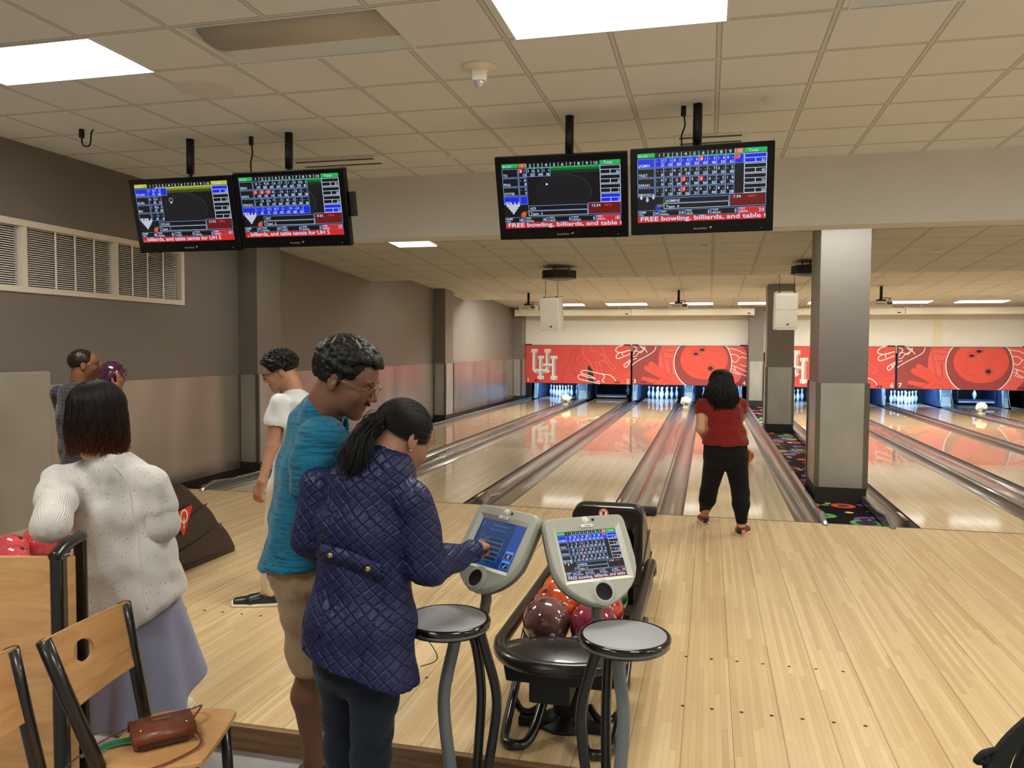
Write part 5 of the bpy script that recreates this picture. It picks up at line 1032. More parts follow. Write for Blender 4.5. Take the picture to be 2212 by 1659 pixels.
for a in (-.2, .2):
    for b in (-.15, .15): MB().cyl((a, b, 0), (a, b, .37), .02, 10).obj('leg', tube_m, r2)

# ------------------------------------------------------------------ people: smooth bodies grown from limb volumes
class Sdf:
    def __init__(s): s.p = []; s.cuts = []
    def add(s, lo, hi, fn, k=.02, op=1): s.p.append((np.array(lo, float), np.array(hi, float), fn, k, op)); return s
    def cap(s, a, b, r1, r2=None, k=.02, op=1):
        a, b = np.array(a, float), np.array(b, float); r2 = r1 if r2 is None else r2; R_ = max(r1, r2); ab = b-a; L = max(ab @ ab, 1e-9)
        def fn(X, Y, Z):
            px, py, pz = X-a[0], Y-a[1], Z-a[2]; t = np.clip((px*ab[0]+py*ab[1]+pz*ab[2])/L, 0, 1)
            return np.sqrt((px-ab[0]*t)**2+(py-ab[1]*t)**2+(pz-ab[2]*t)**2)-(r1+(r2-r1)*t)
        return s.add(np.minimum(a, b)-R_, np.maximum(a, b)+R_, fn, k, op)
    def chain(s, pts, rr, k=.02, op=1):
        for i in range(len(pts)-1): s.cap(pts[i], pts[i+1], rr[i], rr[i+1], k, op)
        return s
    def ell(s, c, rad, A=None, k=.02, op=1):
        c = np.array(c, float); A = np.eye(3) if A is None else np.array(A, float); rd = np.array(rad, float); R_ = rd.max()
        def fn(X, Y, Z):
            p = [X-c[0], Y-c[1], Z-c[2]]; q = [(p[0]*A[i][0]+p[1]*A[i][1]+p[2]*A[i][2]) for i in range(3)]
            k0 = np.sqrt(sum((q[i]/rd[i])**2 for i in range(3))); k1 = np.sqrt(sum((q[i]/rd[i]**2)**2 for i in range(3)))
            return k0*(k0-1)/np.maximum(k1, 1e-6)
        return s.add(c-R_, c+R_, fn, k, op)
    def ec(s, a, b, ra, rb, xa, k=.02, op=1):
        """elliptical tapered segment: ra,rb=(half width along xa, half depth)"""
        a, b = np.array(a, float), np.array(b, float); ax = b-a; L = np.linalg.norm(ax); ax = ax/L; xa = np.array(xa, float); xa = xa-ax*(xa @ ax); xa /= np.linalg.norm(xa); ya = np.cross(ax, xa); R_ = max(*ra, *rb)
        def fn(X, Y, Z):
            px, py, pz = X-a[0], Y-a[1], Z-a[2]; h = px*ax[0]+py*ax[1]+pz*ax[2]; t = np.clip(h/L, 0, 1); rx = ra[0]+(rb[0]-ra[0])*t; ry = ra[1]+(rb[1]-ra[1])*t
            u = px*xa[0]+py*xa[1]+pz*xa[2]; v = px*ya[0]+py*ya[1]+pz*ya[2]; e = h-t*L; mn = np.minimum(rx, ry)
            k0 = np.sqrt((u/rx)**2+(v/ry)**2+(e/(mn*.8))**2); k1 = np.sqrt((u/rx**2)**2+(v/ry**2)**2+(e/(mn*.8)**2)**2)
            return k0*(k0-1)/np.maximum(k1, 1e-6)
        return s.add(np.minimum(a, b)-R_, np.maximum(a, b)+R_, fn, k, op)
    def cut(s, n, p): n = np.array(n, float); n /= np.linalg.norm(n); s.cuts.append((n, np.array(p, float))); return s
    def mesh(s, name, vox, mat, parent=None, base=(0, 0, 0), disp=None, smooth=1):
        pr = [q for q in s.p if q[4] > 0]; lo = np.min([q[0] for q in pr], axis=0)-3*vox; hi = np.max([q[1] for q in pr], axis=0)+3*vox
        N = np.ceil((hi-lo)/vox).astype(int)+1; F = np.full(N, .5, np.float32); ax = [lo[i]+vox*np.arange(N[i]) for i in range(3)]
        for (a, b, fn, k, op) in s.p:
            pad = k+3*vox; i0 = np.maximum(((a-pad-lo)/vox).astype(int), 0); i1 = np.minimum(((b+pad-lo)/vox).astype(int)+2, N)
            if (i1 <= i0).any(): continue
            sl = tuple(slice(i0[i], i1[i]) for i in range(3)); X = ax[0][sl[0]][:, None, None].astype(np.float32); Y = ax[1][sl[1]][None, :, None].astype(np.float32); Z = ax[2][sl[2]][None, None, :].astype(np.float32)
            d = fn(X, Y, Z).astype(np.float32); f = F[sl]
            if op > 0: h = np.maximum(k-np.abs(f-d), 0)/k; F[sl] = np.minimum(f, d)-h*h*k*.25
            else: d = -d; h = np.maximum(k-np.abs(f-d), 0)/k; F[sl] = np.maximum(f, d)+h*h*k*.25
        for n, p in s.cuts:
            d = (n[0]*(ax[0]-p[0]))[:, None, None]+(n[1]*(ax[1]-p[1]))[None, :, None]+(n[2]*(ax[2]-p[2]))[None, None, :]; F = np.maximum(F, d.astype(np.float32))
        S = F < 0; c = np.zeros(N-1, np.int8)
        offs = [(i, j, k) for i in (0, 1) for j in (0, 1) for k in (0, 1)]
        for o in offs: c += S[o[0]:N[0]-1+o[0], o[1]:N[1]-1+o[1], o[2]:N[2]-1+o[2]]
        I = np.argwhere((c > 0) & (c < 8)); idm = np.full(N-1, -1, np.int32); idm[I[:, 0], I[:, 1], I[:, 2]] = np.arange(len(I))
        val = {o: F[I[:, 0]+o[0], I[:, 1]+o[1], I[:, 2]+o[2]] for o in offs}; acc = np.zeros((len(I), 3)); cnt = np.zeros(len(I))
        for o in offs:
            for d in range(3):
                if o[d]: continue
                o2 = tuple(1 if q == d else o[q] for q in range(3)); v0, v1 = val[o], val[o2]; m = (v0 < 0) != (v1 < 0); t = np.where(m, v0/np.where(m, v0-v1, 1), 0)
                P = np.zeros((len(I), 3)); P[:] = o; P[:, d] = t; acc[m] += P[m]; cnt[m] += 1
        vs = lo+(I+acc/cnt[:, None])*vox
        quads = []
        for d in range(3):
            e, g = (d+1) % 3, (d+2) % 3; A = [slice(None)]*3; B = [slice(None)]*3; A[d] = slice(0, -1); B[d] = slice(1, None); s0, s1 = S[tuple(A)], S[tuple(B)]
            J = np.argwhere(s0 != s1); J = J[(J[:, e] > 0) & (J[:, g] > 0) & (J[:, e] < N[e]-1) & (J[:, g] < N[g]-1)]; fl = s0[J[:, 0], J[:, 1], J[:, 2]]
            def cell(a_, b_): K = J.copy(); K[:, e] -= a_; K[:, g] -= b_; return idm[K[:, 0], K[:, 1], K[:, 2]]
            q = np.stack([cell(1, 1), cell(0, 1), cell(0, 0), cell(1, 0)], 1); q[~fl] = q[~fl][:, ::-1]; quads.append(q)
        Q_ = np.concatenate(quads); Q_ = Q_[(Q_ >= 0).all(1)]
        E_ = np.concatenate([Q_[:, [0, 1]], Q_[:, [1, 2]], Q_[:, [2, 3]], Q_[:, [3, 0]]])
        for _ in range(smooth):
            a = np.zeros_like(vs); n_ = np.zeros(len(vs))
            for x in range(3): a[:, x] = np.bincount(E_[:, 0], vs[E_[:, 1], x], len(vs))+np.bincount(E_[:, 1], vs[E_[:, 0], x], len(vs))
            n_ = np.bincount(E_[:, 0], minlength=len(vs))+np.bincount(E_[:, 1], minlength=len(vs)); vs = vs*.45+a/np.maximum(n_, 1)[:, None]*.55
        if disp is not None:
            nr = np.zeros_like(vs); fn_ = np.cross(vs[Q_[:, 2]]-vs[Q_[:, 0]], vs[Q_[:, 3]]-vs[Q_[:, 1]])
            for x in range(3):
                for c_ in range(4): nr[:, x] += np.bincount(Q_[:, c_], fn_[:, x], len(vs))
            nr /= np.maximum(np.linalg.norm(nr, axis=1), 1e-9)[:, None]; vs = vs+nr*disp(vs)[:, None]
        vs = vs-np.array(base); me = bpy.data.meshes.new(name); me.vertices.add(len(vs)); me.vertices.foreach_set('co', vs.astype(np.float32).ravel()); nq = len(Q_)
        me.loops.add(nq*4); me.loops.foreach_set('vertex_index', Q_.astype(np.int32).ravel()); me.polygons.add(nq); me.polygons.foreach_set('loop_start', np.arange(0, nq*4, 4, dtype=np.int32)); me.polygons.foreach_set('use_smooth', np.ones(nq, bool))
        me.materials.append(mat); me.update(calc_edges=True); me.validate(); o = bpy.data.objects.new(name, me); COL.objects.link(o)
        if parent: o.parent = parent
        return o
def nrm(v): v = np.array(v, float); return v/np.linalg.norm(v)
RT, FW, UP = np.array((.9709, .2397, 0)), np.array((-.2397, .9709, 0)), np.array((0, 0, 1.))
def dirv(l, d, z): return nrm(RT*l+FW*d+UP*z)
def frame(f, uh=(0, 0, 1)):
    f = nrm(f); r = nrm(np.cross(f, np.array(uh, float))); u = np.cross(r, f); return r, f, u
def head(s, c, f, sc=1.0, uh=(0, 0, 1), fem=False):
    """adds skull, jaw, nose, lips, brow, ears to s"""
    c = np.array(c, float); A = frame(f, uh); r, f_, u = A; P = lambda x, y, z: c+(r*x+f_*y+u*z)*sc
    E = lambda p, rad, k=.02, op=1: s.ell(P(*p), [q*sc for q in rad], A, k*sc, op)
    E((0, -.008, .035), (.076, .098, .088)); E((0, .02, -.02), (.066, .078, .07), .03)
    j = .94 if fem else 1.0
    E((0, .036, -.062), (.054*j, .058, .05), .03); E((0, .076, -.098), (.022*j, .018, .018), .03); E((0, .062, .035), (.058, .034, .05), .03)
    for x in (-1, 1):
        E((x*.038, .064, -.03), (.024, .024, .024), .02); E((x*.03, .089, .03), (.022, .008, .006), .012)
        E((x*.032, .101, .006), (.017, .012, .0105), .012, -1); E((x*.032, .082, .006), (.0135, .0125, .0115), .004)
        E((x*.079, -.018, -.006), (.008, .019, .031), .008); E((x*.086, -.016, .002), (.006, .010, .016), .004, -1); E((x*.078, -.012, -.030), (.007, .009, .010), .006)
        E((x*.012, .107, -.030), (.008, .009, .007), .006)
    s.cap(P(0, .092, .016), P(0, .118, -.022), .0075*sc, .0105*sc, .012*sc)
    E((0, .092, -.056), (.024, .011, .005), .006); E((0, .091, -.067), (.021, .011, .006), .006); E((0, .104, -.0615), (.022, .006, .0016), .003, -1)
    s.cap(P(0, -.028, -.05), P(0, -.035, -.12), .058*sc*j, .056*sc*j, .03)
    return P, A
def eyes_brows(P, A, sc, parent, base, brow_mat, closed=.35, brows=True):
    ir, sk = M('dark_iris', (40, 26, 18), .2), M('eye_white', (226, 218, 208), .25)
    for x in (-1, 1):
        m = MB(); cc = P(x*.031, .0800, .0055)-np.array(base); m.sphere(cc, .0122*sc, nu=18, nv=12); m.obj('eye', sk, parent)
        m = MB(); m.sphere(cc+A[1]*.0062*sc-A[2]*.003*sc, .0068*sc, nu=14, nv=8); m.obj('iris', ir, parent)
        if brows: m = MB(); m.tube([P(x*.014, .098, .026)-base, P(x*.032, .098, .033)-base, P(x*.052, .084, .028)-base], [.0035*sc, .004*sc, .002*sc], 6); m.obj('eyebrow', brow_mat, parent)
def hand(s, w, d, n, t, curl=.5, sc=1.0, k=.006, pts=None):
    """w wrist, d pointing direction, n palm-facing direction, t thumb side"""
    w = np.array(w, float); d, n = nrm(d), nrm(n); n = nrm(n-d*(n @ d)); t = nrm(np.array(t)-d*(t @ d)-n*(t @ n))
    s.ec(w, w+d*.088*sc, (.028*sc, .019*sc), (.040*sc, .0135*sc), t, .02)
    for i, (x, L, r_) in enumerate(((.030, .074, .0088), (.0105, .083, .009), (-.010, .077, .0086), (-.029, .060, .0076))):
        p = w+d*.084*sc+t*x*sc; a = .12+.1*i; cu = curl if not isinstance(curl, (list, tuple)) else curl[i]; dd = nrm(d+t*x*2.2)
        for j, fr in enumerate((.46, .30, .24)):
            a += cu*(.75 if j == 0 else .95); q = p+(dd*math.cos(a)+n*math.sin(a))*L*fr*sc; s.cap(p, q, r_*sc*(1-.08*j), r_*sc*(.94-.08*j), k); p = q
            if pts is not None and j == 2: pts.append(p)
    p = w+d*.028*sc+t*.026*sc+n*.006*sc; q = p+(t*.62+d*.72+n*.3)*.042*sc; s.cap(p, q, .0145*sc, .0115*sc, .015); q2 = q+(t*.25+d*.9+n*.3)*.034*sc; s.cap(q, q2, .0112*sc, .009*sc, k)
def foot(s, ankle, f, L=.25, k=.02, w=.042, h=.05):
    a = np.array(ankle, float); f = nrm((f[0], f[1], 0)); z0 = a[2]-h; heel = a-f*.045+np.array((0, 0, -h+.032)); ball_ = a+f*(L*.48)+np.array((0, 0, -h+.026)); toe = a+f*(L*.70)+np.array((0, 0, -h+.022))
    s.cap(heel, a+f*.03+UP*-.02, .03, .036, k); s.ec(a+f*.02-UP*.012, ball_, (.038, .034), (w, .026), np.cross(f, UP), k); s.ec(ball_, toe, (w, .025), (w*.8, .02), np.cross(f, UP), k); return heel, ball_, toe
def shoe(parent, base, ankle, f, mats, L=.27, sc=1.0, heelz=.055, stripe=None):
    a = np.array(ankle, float); f = nrm((f[0], f[1], 0)); sd_ = np.cross(f, UP); z0 = a[2]-heelz; a[2] = z0; U_ = lambda h: UP*h
    s = Sdf(); s.ec(a-f*.032+U_(.045), a+f*.03+U_(.052), (.040, .045), (.043, .046), sd_, .02); s.ec(a+f*.03+U_(.052), a+f*.12+U_(.035), (.043, .044), (.051, .034), sd_, .02); s.ec(a+f*.12+U_(.033), a+f*(L-.08)+U_(.026), (.051, .034), (.040, .026), sd_, .02); s.cut(-UP, (0, 0, z0+.012)); s.cut(nrm(UP-f*.35), a+U_(.090)+f*.01)
    s.ell(a+U_(.10)-f*.002, (.036, .036, .03), None, .006, -1); o = s.mesh('shoe', .004, mats[0], parent, base)
    q = Sdf(); q.ec(a-f*.038+U_(.014), a+f*.1+U_(.014), (.044, .03), (.055, .03), sd_, .01); q.ec(a+f*.1+U_(.014), a+f*(L-.072)+U_(.014), (.055, .03), (.043, .03), sd_, .01); q.cut(-UP, (0, 0, z0)); q.cut(UP, (0, 0, z0+.02)); so = q.mesh('sole', .004, mats[1], o, base)
    if len(mats) > 2:
        for t in (.055, .078, .10):
            m = MB(); m.tube([tuple(a+f*t+sd_*x+UP*(.094-t*.28-abs(x)*.5)-np.array(base)) for x in (-.026, -.013, 0, .013, .026)], .0035, 6); m.obj('lace', mats[2], o)
        if len(mats) > 3: m = MB(); m.box(tuple(a-f*.073+UP*.05-np.array(base)), (.04, .03, .055), M=M3(Vector(sd_), Vector(f), Vector(UP))); m.obj('heel_patch', mats[3], o, bevel=.012)
    return o
def strands(name, paths, rad, mat, parent, base, n=3):
    """paths: array (S, K, 3); one mesh of tapered strands"""
    P = np.array(paths)-np.array(base); S, K, _ = P.shape; T = np.gradient(P, axis=1); T /= np.maximum(np.linalg.norm(T, axis=2, keepdims=True), 1e-9); ref = np.zeros_like(T); ref[..., 0] = .31; ref[..., 1] = .45; ref[..., 2] = .84
    U = np.cross(T, ref); U /= np.maximum(np.linalg.norm(U, axis=2, keepdims=True), 1e-9); Wv = np.cross(T, U); rr = (np.array(rad) if np.ndim(rad) else rad*np.ones(S))[:, None, None]*np.interp(np.linspace(0, 1, K), [0, .15, .7, 1], [.7, 1, .9, .25])[None, :, None]
    V_ = np.stack([P+(U*math.cos(2*PI*k/n)+Wv*math.sin(2*PI*k/n))*rr for k in range(n)], 2).reshape(-1, 3); idx = np.arange(S*K*n).reshape(S, K, n); a = idx[:, :-1, :]; b = idx[:, 1:, :]
    Fq = np.stack([a, np.roll(a, -1, 2), np.roll(b, -1, 2), b], -1).reshape(-1, 4); me = bpy.data.meshes.new(name); me.vertices.add(len(V_)); me.vertices.foreach_set('co', V_.astype(np.float32).ravel()); nq = len(Fq); me.loops.add(nq*4); me.loops.foreach_set('vertex_index', Fq.astype(np.int32).ravel()); me.polygons.add(nq); me.polygons.foreach_set('loop_start', np.arange(0, nq*4, 4, dtype=np.int32)); me.polygons.foreach_set('use_smooth', np.ones(nq, bool)); me.materials.append(mat); me.update(calc_edges=True)
    o = bpy.data.objects.new(name, me); COL.objects.link(o); o.parent = parent; return o
def wob(freq, amp, seed=0, st=(1, 1, 1)):
    g = np.random.default_rng(seed); K = g.normal(size=(7, 3))*freq*np.array(st); ph = g.uniform(0, 6.28, 7)
    return lambda v: amp*np.sum([np.sin(v @ K[i]+ph[i]+1.5*np.sin(v @ K[(i+3) % 7]*.6)) for i in range(7)], axis=0)/3.0
def skin(name, col): t = NT(name); n = t.noise(t.pos(None, True), 60, 3); c = lin(col); t.set(col=t.mix(n, tuple(x*.86 for x in c), tuple(min(1, x*1.1) for x in c)), rough=.48, spec=.4, sss=.06); t.b.inputs['Subsurface Radius'].default_value = (.012, .005, .003); t.bump(n, .06, .002); return t.m
def fabric(name, col, col2=None, scale=300, rough=.85, streak=None, sheen=.2):
    t = NT(name); c = lin(col); t.set(rough=rough, spec=.2, sheen=sheen)
    if streak: f = t.noise(t.pos(streak, True), 8, 4, .7); t.set(col=t.ramp(f, [(.36, lin(col2)), (.5, c), (.75, tuple(min(1, x*1.25) for x in c))]))
    else: f = t.noise(t.pos(None, True), 6, 3); t.set(col=t.mix(f, tuple(x*.8 for x in c), tuple(min(1, x*1.15) for x in c)))
    t.bump(t.noise(t.pos(None, True), scale, 2), .25, .002); return t.m
def hairm(name, c1, c2, rough=.38): t = NT(name); f = t.noise(t.pos((1, 1, .12), True), 260, 3); t.set(col=t.mix(f, lin(c1), lin(c2)), rough=rough, spec=.3); return t.m
hair_black = hairm('black_hair', (6, 5, 5), (15, 13, 12), .5); hair_brown = hairm('dark_brown_hair', (20, 13, 9), (42, 28, 20))
def ellpath(P, rad, a0, a1, n, lift=0):   # path over the skull between two unit directions in head coordinates
    a0, a1 = nrm(a0), nrm(a1); om = math.acos(max(-1, min(1, a0 @ a1))); out = []
    for i in range(n):
        t = i/(n-1); q = (a0*math.sin((1-t)*om)+a1*math.sin(t*om))/max(math.sin(om), 1e-6); l = 1+lift*math.sin(PI*t); out.append(P(q[0]*rad[0]*l, -.008+q[1]*rad[1]*l, .035+q[2]*rad[2]*l))
    return out
def person(base, label): return empty('person', base, 0, label, 'person')

# ---- man in the teal T-shirt (profile to the right, reading over the woman's shoulder)
B = np.array((-1.502, 2.870, -0.005)); B[2] = FLOORZ; r = person(B, 'person in a teal V-neck T-shirt and khaki shorts with glasses, looking down at the consoles')
sk = skin('brown_skin', (114, 77, 58)); f = dirv(.93, -.10, -.38); hc = np.array((-1.326, 2.760, 1.534)); s = Sdf(); P, A = head(s, hc, f, 1.1, uh=(0, 0, 1)); hc_ = hc
nb = np.array((-1.444, 2.807, 1.405)); s.chain([P(0, -.035, -.085), nb], [.060, .07], .04)
xax = dirv(.25, -1, 0)     # his right-left axis runs mostly towards the viewer
tor = [((-1.467, 2.820, 1.356), .15, .085), ((-1.505, 2.823, 1.188), .17, .115), ((-1.537, 2.816, 0.986), .15, .108), ((-1.552, 2.815, 0.838), .155, .112)]
def torso(s, T, xa, off=0, k=.03):
    for i in range(len(T)-1): s.ec(T[i][0], T[i+1][0], (T[i][1]+off, T[i][2]+off), (T[i+1][1]+off, T[i+1][2]+off), xa, k)
torso(s, tor, xax)
sh, el, wr = (-1.392, 2.681, 1.308), (-1.420, 2.676, 1.123), (-1.339, 2.794, 1.020)
s.chain([sh, el], [.056, .046], .03); s.chain([el, wr], [.044, .03], .02); hand(s, wr, dirv(1, .3, -.2), dirv(0, .2, -1), dirv(.2, 1, 0), .5)
sh2, el2, wr2 = (-1.506, 2.981, 1.270), (-1.473, 3.011, 1.065), (-1.369, 3.031, 0.951)
s.chain([sh2, el2], [.055, .045], .03); s.chain([el2, wr2], [.043, .03], .02); hand(s, wr2, dirv(1, -.2, -.2), dirv(0, -.2, -1), dirv(.2, -1, 0), .5)
hipR, knR, anR = (-1.514, 2.761, 0.791), (-1.496, 2.810, 0.428), (-1.537, 2.884, 0.026)
hipL, knL, anL = (-1.528, 2.930, 0.744), (-1.475, 2.977, 0.366), (-1.482, 3.017, -0.047)
anR = (anR[0], anR[1], FLOORZ+.085); anL = (anL[0], anL[1], FLOORZ+.085)
for hp, kn, an in ((hipR, knR, anR), (hipL, knL, anL)):
    hp, kn, an = map(np.array, (hp, kn, an)); s.chain([hp, kn], [.088, .058], .03); cf = kn*.66+an*.34-f*np.array((1, 1, 0))*.022; s.chain([kn, cf, an*.93+kn*.07, an], [.056, .062, .036, .036], .03); foot(s, an, dirv(.8, .6, 0), h=.085)
body = s.mesh('body', .0045, sk, r, B)
eyes_brows(P, A, 1.1, r, B, hair_black)
# hair: dense curls
s = Sdf(); s.ell(P(0, -.016, .045), [.086*1.1, .106*1.1, .094*1.1], A, .01); g = np.random.default_rng(3); n = 0
while n < 1300:
    q = nrm(g.normal(size=3)); 
    if q[2] < -.62 or (q[1] > .45 and q[2] < .42) or (q[1] > -.15 and q[2] < -.02): continue
    lift = 1.03+.05*g.random()+(.10 if q[2] > .3 else 0)*(.6+.4*q[1]); p = P(q[0]*.084*lift, -.014+q[1]*.105*lift, .043+q[2]*.094*lift); rr = g.uniform(.007, .0125)*(1 if q[2] > -.1 else .7); s.ell(p, [rr]*3, None, .006); n += 1
s.ell(P(0, .115, -.035), [.075, .075, .072], A, .01, -1)
for x in (-1, 1): s.ell(P(x*.085, .012, -.05), [.045, .05, .075], A, .008, -1)
for x in (-1, 1): s.cap(P(x*.078, .004, .03), P(x*.079, .0, -.012), .010, .007, .01)
s.mesh('hair', .004, hair_black, r, B, wob(330, .0012, 5))
m = MB(); st_ = [P(x, .108-.012*abs(x)/.02, -.047)-B for x in np.linspace(-.026, .026, 7)]; m.tube([tuple(q) for q in st_], [.002, .005, .0062, .0055, .0062, .005, .002], 6); m.obj('moustache', hair_black, r)
s2 = Sdf(); s2.ell(P(0, .078, -.102), [.03, .022, .017], A, .01)
gl = M('thin_metal_frame', (150, 128, 96), .3, .9); m = MB()
for x in (-1, 1):
    m.tube([tuple(P(x*.034+.027*math.cos(a), .120-.012*abs(math.cos(a)), .0+.024*math.sin(a))-B) for a in np.linspace(0, 2*PI, 21)[:-1]], .0013, 6, closed=True); m.tube([tuple(P(x*.061, .112, .006)-B), tuple(P(x*.083, .05, .008)-B), tuple(P(x*.086, -.012, .006)-B)], .0014, 6)
m.tube([tuple(P(-.008, .121, .006)-B), tuple(P(0, .126, .009)-B), tuple(P(.008, .121, .006)-B)], .0013, 6); gobj = m.obj('glasses', gl, r)
# teal shirt
teal = fabric('teal_slub_jersey', (20, 104, 134), (8, 58, 82), streak=(1.2, 1.2, 14)); s = Sdf(); torso(s, tor, xax, .016)
hemc = np.array((-1.557, 2.803, 0.819)); s.ec(tor[-1][0], hemc-UP*.03, (.178, .132), (.19, .15), xax, .03)
s.chain([nb+np.array((0, 0, -.0)), tor[0][0]], [.085, .115], .05); s.chain([P(0, -.05, -.135), nb], [.066, .085], .03)
for a, b in ((sh2, el2),): a, b = np.array(a), np.array(b); s.chain([a, a*.12+b*.88], [.072, .070], .035); e = a*.06+b*.94; s.cap(e, e+(b-a)*.2, .066, .066, .004, -1)
ss = Sdf(); a, b = np.array(sh), np.array(el); ss.chain([a+UP*.004+FW*.03, a*.6+b*.4+FW*.012, b], [.098, .094, .084], .03); e = b+(b-a)*.06; ss.cap(e, e+(b-a)*.5, .074, .08, .004, -1); ss.cut(nrm(b-a), b+nrm(b-a)*.012); ss.mesh('sleeve', .005, teal, r, B, lambda v: wob(18, .005, 31)(v)+wob(44, .0012, 9)(v))
s.cap(nb*.35+P(0, -.02, -.1)*.65, P(0, -.02, -.02), .064, .095, .012, -1); s.cap(nb+f*.085-UP*.02, nb+f*.15-UP*.075+UP*.0, .03, .012, .012, -1)
s.cut((.10, 0, -1), hemc-UP*.01); s.mesh('t_shirt', .006, teal, r, B, lambda v: wob(16, .006, 2, (1, 1, .5))(v)+wob(40, .001, 9)(v))
m = MB(); tt = nrm(np.array(nb)-P(0, -.03, -.08)); cN = nb*.8+P(0, -.03, -.08)*.2+UP*.0; e1 = nrm(np.cross(tt, xax)); e2 = np.cross(tt, e1); bead = M('black_bead', (18, 14, 14), .25); 
for k in range(46):
    a = 2*PI*k/46; p = cN+(e1*math.cos(a)*.082+e2*math.sin(a)*.079)+UP*.0-nrm(f*np.array((1, 1, 0)))*0-UP*(.05*max(0, math.cos(a)*float(np.sign(e1 @ f)))); m.sphere(tuple(p-B), .0052, nu=8, nv=6)
m.obj('bead_necklace', bead, r); m = MB(); m.tube([tuple(cN-UP*.012+(e1*math.cos(a)*.086+e2*math.sin(a)*.083)-UP*(.06*max(0, math.cos(a)*float(np.sign(e1 @ f))))-B) for a in np.linspace(0, 2*PI, 41)[:-1]], .0022, 6, closed=True); m.obj('silver_chain', M('silver', (200, 196, 188), .25, 1), r)
khaki = fabric('khaki_cotton', (150, 126, 98)); s = Sdf(); s.ec((-1.553, 2.817, 0.878), (-1.543, 2.824, 0.762), (.17, .125), (.18, .13), xax, .03)
for hp, kn in ((hipR, knR), (hipL, knL)): hp, kn = np.array(hp), np.array(kn); s.chain([hp, kn*1.0+hp*0], [.108, .092], .03); s.cap(kn, kn+(kn-hp)*.4, .08, .08, .004, -1)
s.ell((-1.582, 2.714, 0.805), [.03, .06, .05], None, .03); n0 = np.array(knR)-np.array(hipR); s.cut(n0, np.array(knR)+nrm(n0)*.03); s.mesh('cargo_shorts', .006, khaki, r, B, lambda v: wob(20, .006, 4)(v)+wob(60, .0015, 8)(v))
for an in (anR, anL): shoe(r, B, (an[0], an[1], FLOORZ+.055), dirv(.8, .6, 0), [M('dark_shoe', (40, 34, 32), .6), M('light_rubber_sole', (210, 205, 195), .5)])

# ---- woman in the blue quilted jacket
B = np.array((-1.126, 2.486, 0.144)); B[2] = FLOORZ; r = person(B, 'person in a navy quilted jacket with black ponytail, touching the left score console')
sk = skin('light_brown_skin', (150, 106, 82)); f = dirv(.56, .66, -.50); hc = np.array((-1.061, 2.651, 1.334)); s = Sdf(); P, A = head(s, hc, f, 1.1, fem=True)
nb = np.array((-1.062, 2.563, 1.228)); s.chain([P(0, -.035, -.07), nb], [.05, .056], .03)
xax = dirv(1, -.32, -.16)
tor = [((-1.139, 2.562, 1.168), .165, .085), ((-1.154, 2.563, 1.045), .155, .10), ((-1.167, 2.562, 0.872), .14, .10), ((-1.171, 2.551, 0.668), .175, .115), ((-1.170, 2.548, 0.603), .17, .115)]
torso(s, tor, xax)
shR, elR, wrR = (-0.966, 2.521, 1.136), (-0.930, 2.560, 0.910), (-0.851, 2.837, 0.898); shL, elL, wrL = (-1.356, 2.590, 1.161), (-1.382, 2.575, 0.970), (-1.353, 2.742, 0.853)
s.chain([shR, elR, wrR], [.05, .042, .027], .02); s.chain([shL, elL, wrL], [.05, .042, .027], .02)
tgt = np.array((-0.827, 2.905, 0.908)); hand(s, wrR, tgt-np.array(wrR), dirv(.1, .6, -1), dirv(-.5, .9, .3), [.15, .9, 1.0, 1.0], .85); hand(s, wrL, dirv(.6, .6, -.1), dirv(.2, .3, -1), dirv(.8, -.5, 0), .5, .9)
hipR, knR, anR = (-1.103, 2.521, 0.555), (-1.120, 2.512, 0.229), (-1.146, 2.521, -0.092); hipL, knL, anL = (-1.262, 2.584, 0.531), (-1.260, 2.590, 0.222), (-1.256, 2.617, -0.103)
anR = (anR[0], anR[1], FLOORZ+.08); anL = (anL[0], anL[1], FLOORZ+.08)
for hp, kn, an in ((hipR, knR, anR), (hipL, knL, anL)): s.chain([hp, kn, an], [.08, .052, .034], .03); foot(s, an, dirv(.5, .8, 0), h=.08)
s.mesh('body', .0045, sk, r, B); eyes_brows(P, A, 1.0, r, B, hair_black)
g = np.random.default_rng(11); s = Sdf(); s.ell(P(0, -.018, .042), [.083, .102, .091], A, .01); s.ell(P(0, .105, -.035), [.07, .07, .085], A, .01, -1)
for x in (-1, 1): s.ell(P(x*.085, -.01, -.045), [.028, .035, .055], A, .01, -1)
s.mesh('hair_base', .005, hair_black, r, B)
tie = (0.0, -1.0, -.30); pts = []
while len(pts) < 3000:
    q = nrm(g.normal(size=3))
    if q[2] < -.25 or (q[1] > .62 and q[2] < .35): continue
    if abs(q[0]) > .75 and q[2] < .1 and -.4 < q[1] < .2: continue
    pts.append(ellpath(P, [v*g.uniform(1.0, 1.03) for v in (.085, .104, .093)], (q[0], q[1], q[2]), tie, 12, .015))
strands('hair', pts, g.uniform(.0008, .0014, len(pts)), hair_black, r, B)
tp = P(0, -.008-.104*.96, .035-.093*.29); end = np.array((-1.169, 2.476, 1.252)); pts = []
for i in range(2600):
    o1 = g.normal(size=3)*.011; sp = g.normal(size=3); o2 = sp*np.array((.024, .018, .016)); L_ = g.uniform(.72, 1.10); mid = tp*.5+end*.5+dirv(-1, -.4, .4)*.03+sp*.017
    q1 = tp+dirv(-.8, -.5, .1)*.035+o1*1.6; e_ = tp+(end-tp)*L_+o2; pts.append(np.array([q1*0+(1-t)**3*(tp+o1)+3*(1-t)**2*t*q1+3*(1-t)*t*t*mid+t**3*e_ for t in np.linspace(0, 1, 12)]))
strands('ponytail', pts, g.uniform(.0009, .0017, 2600), hair_black, r, B)
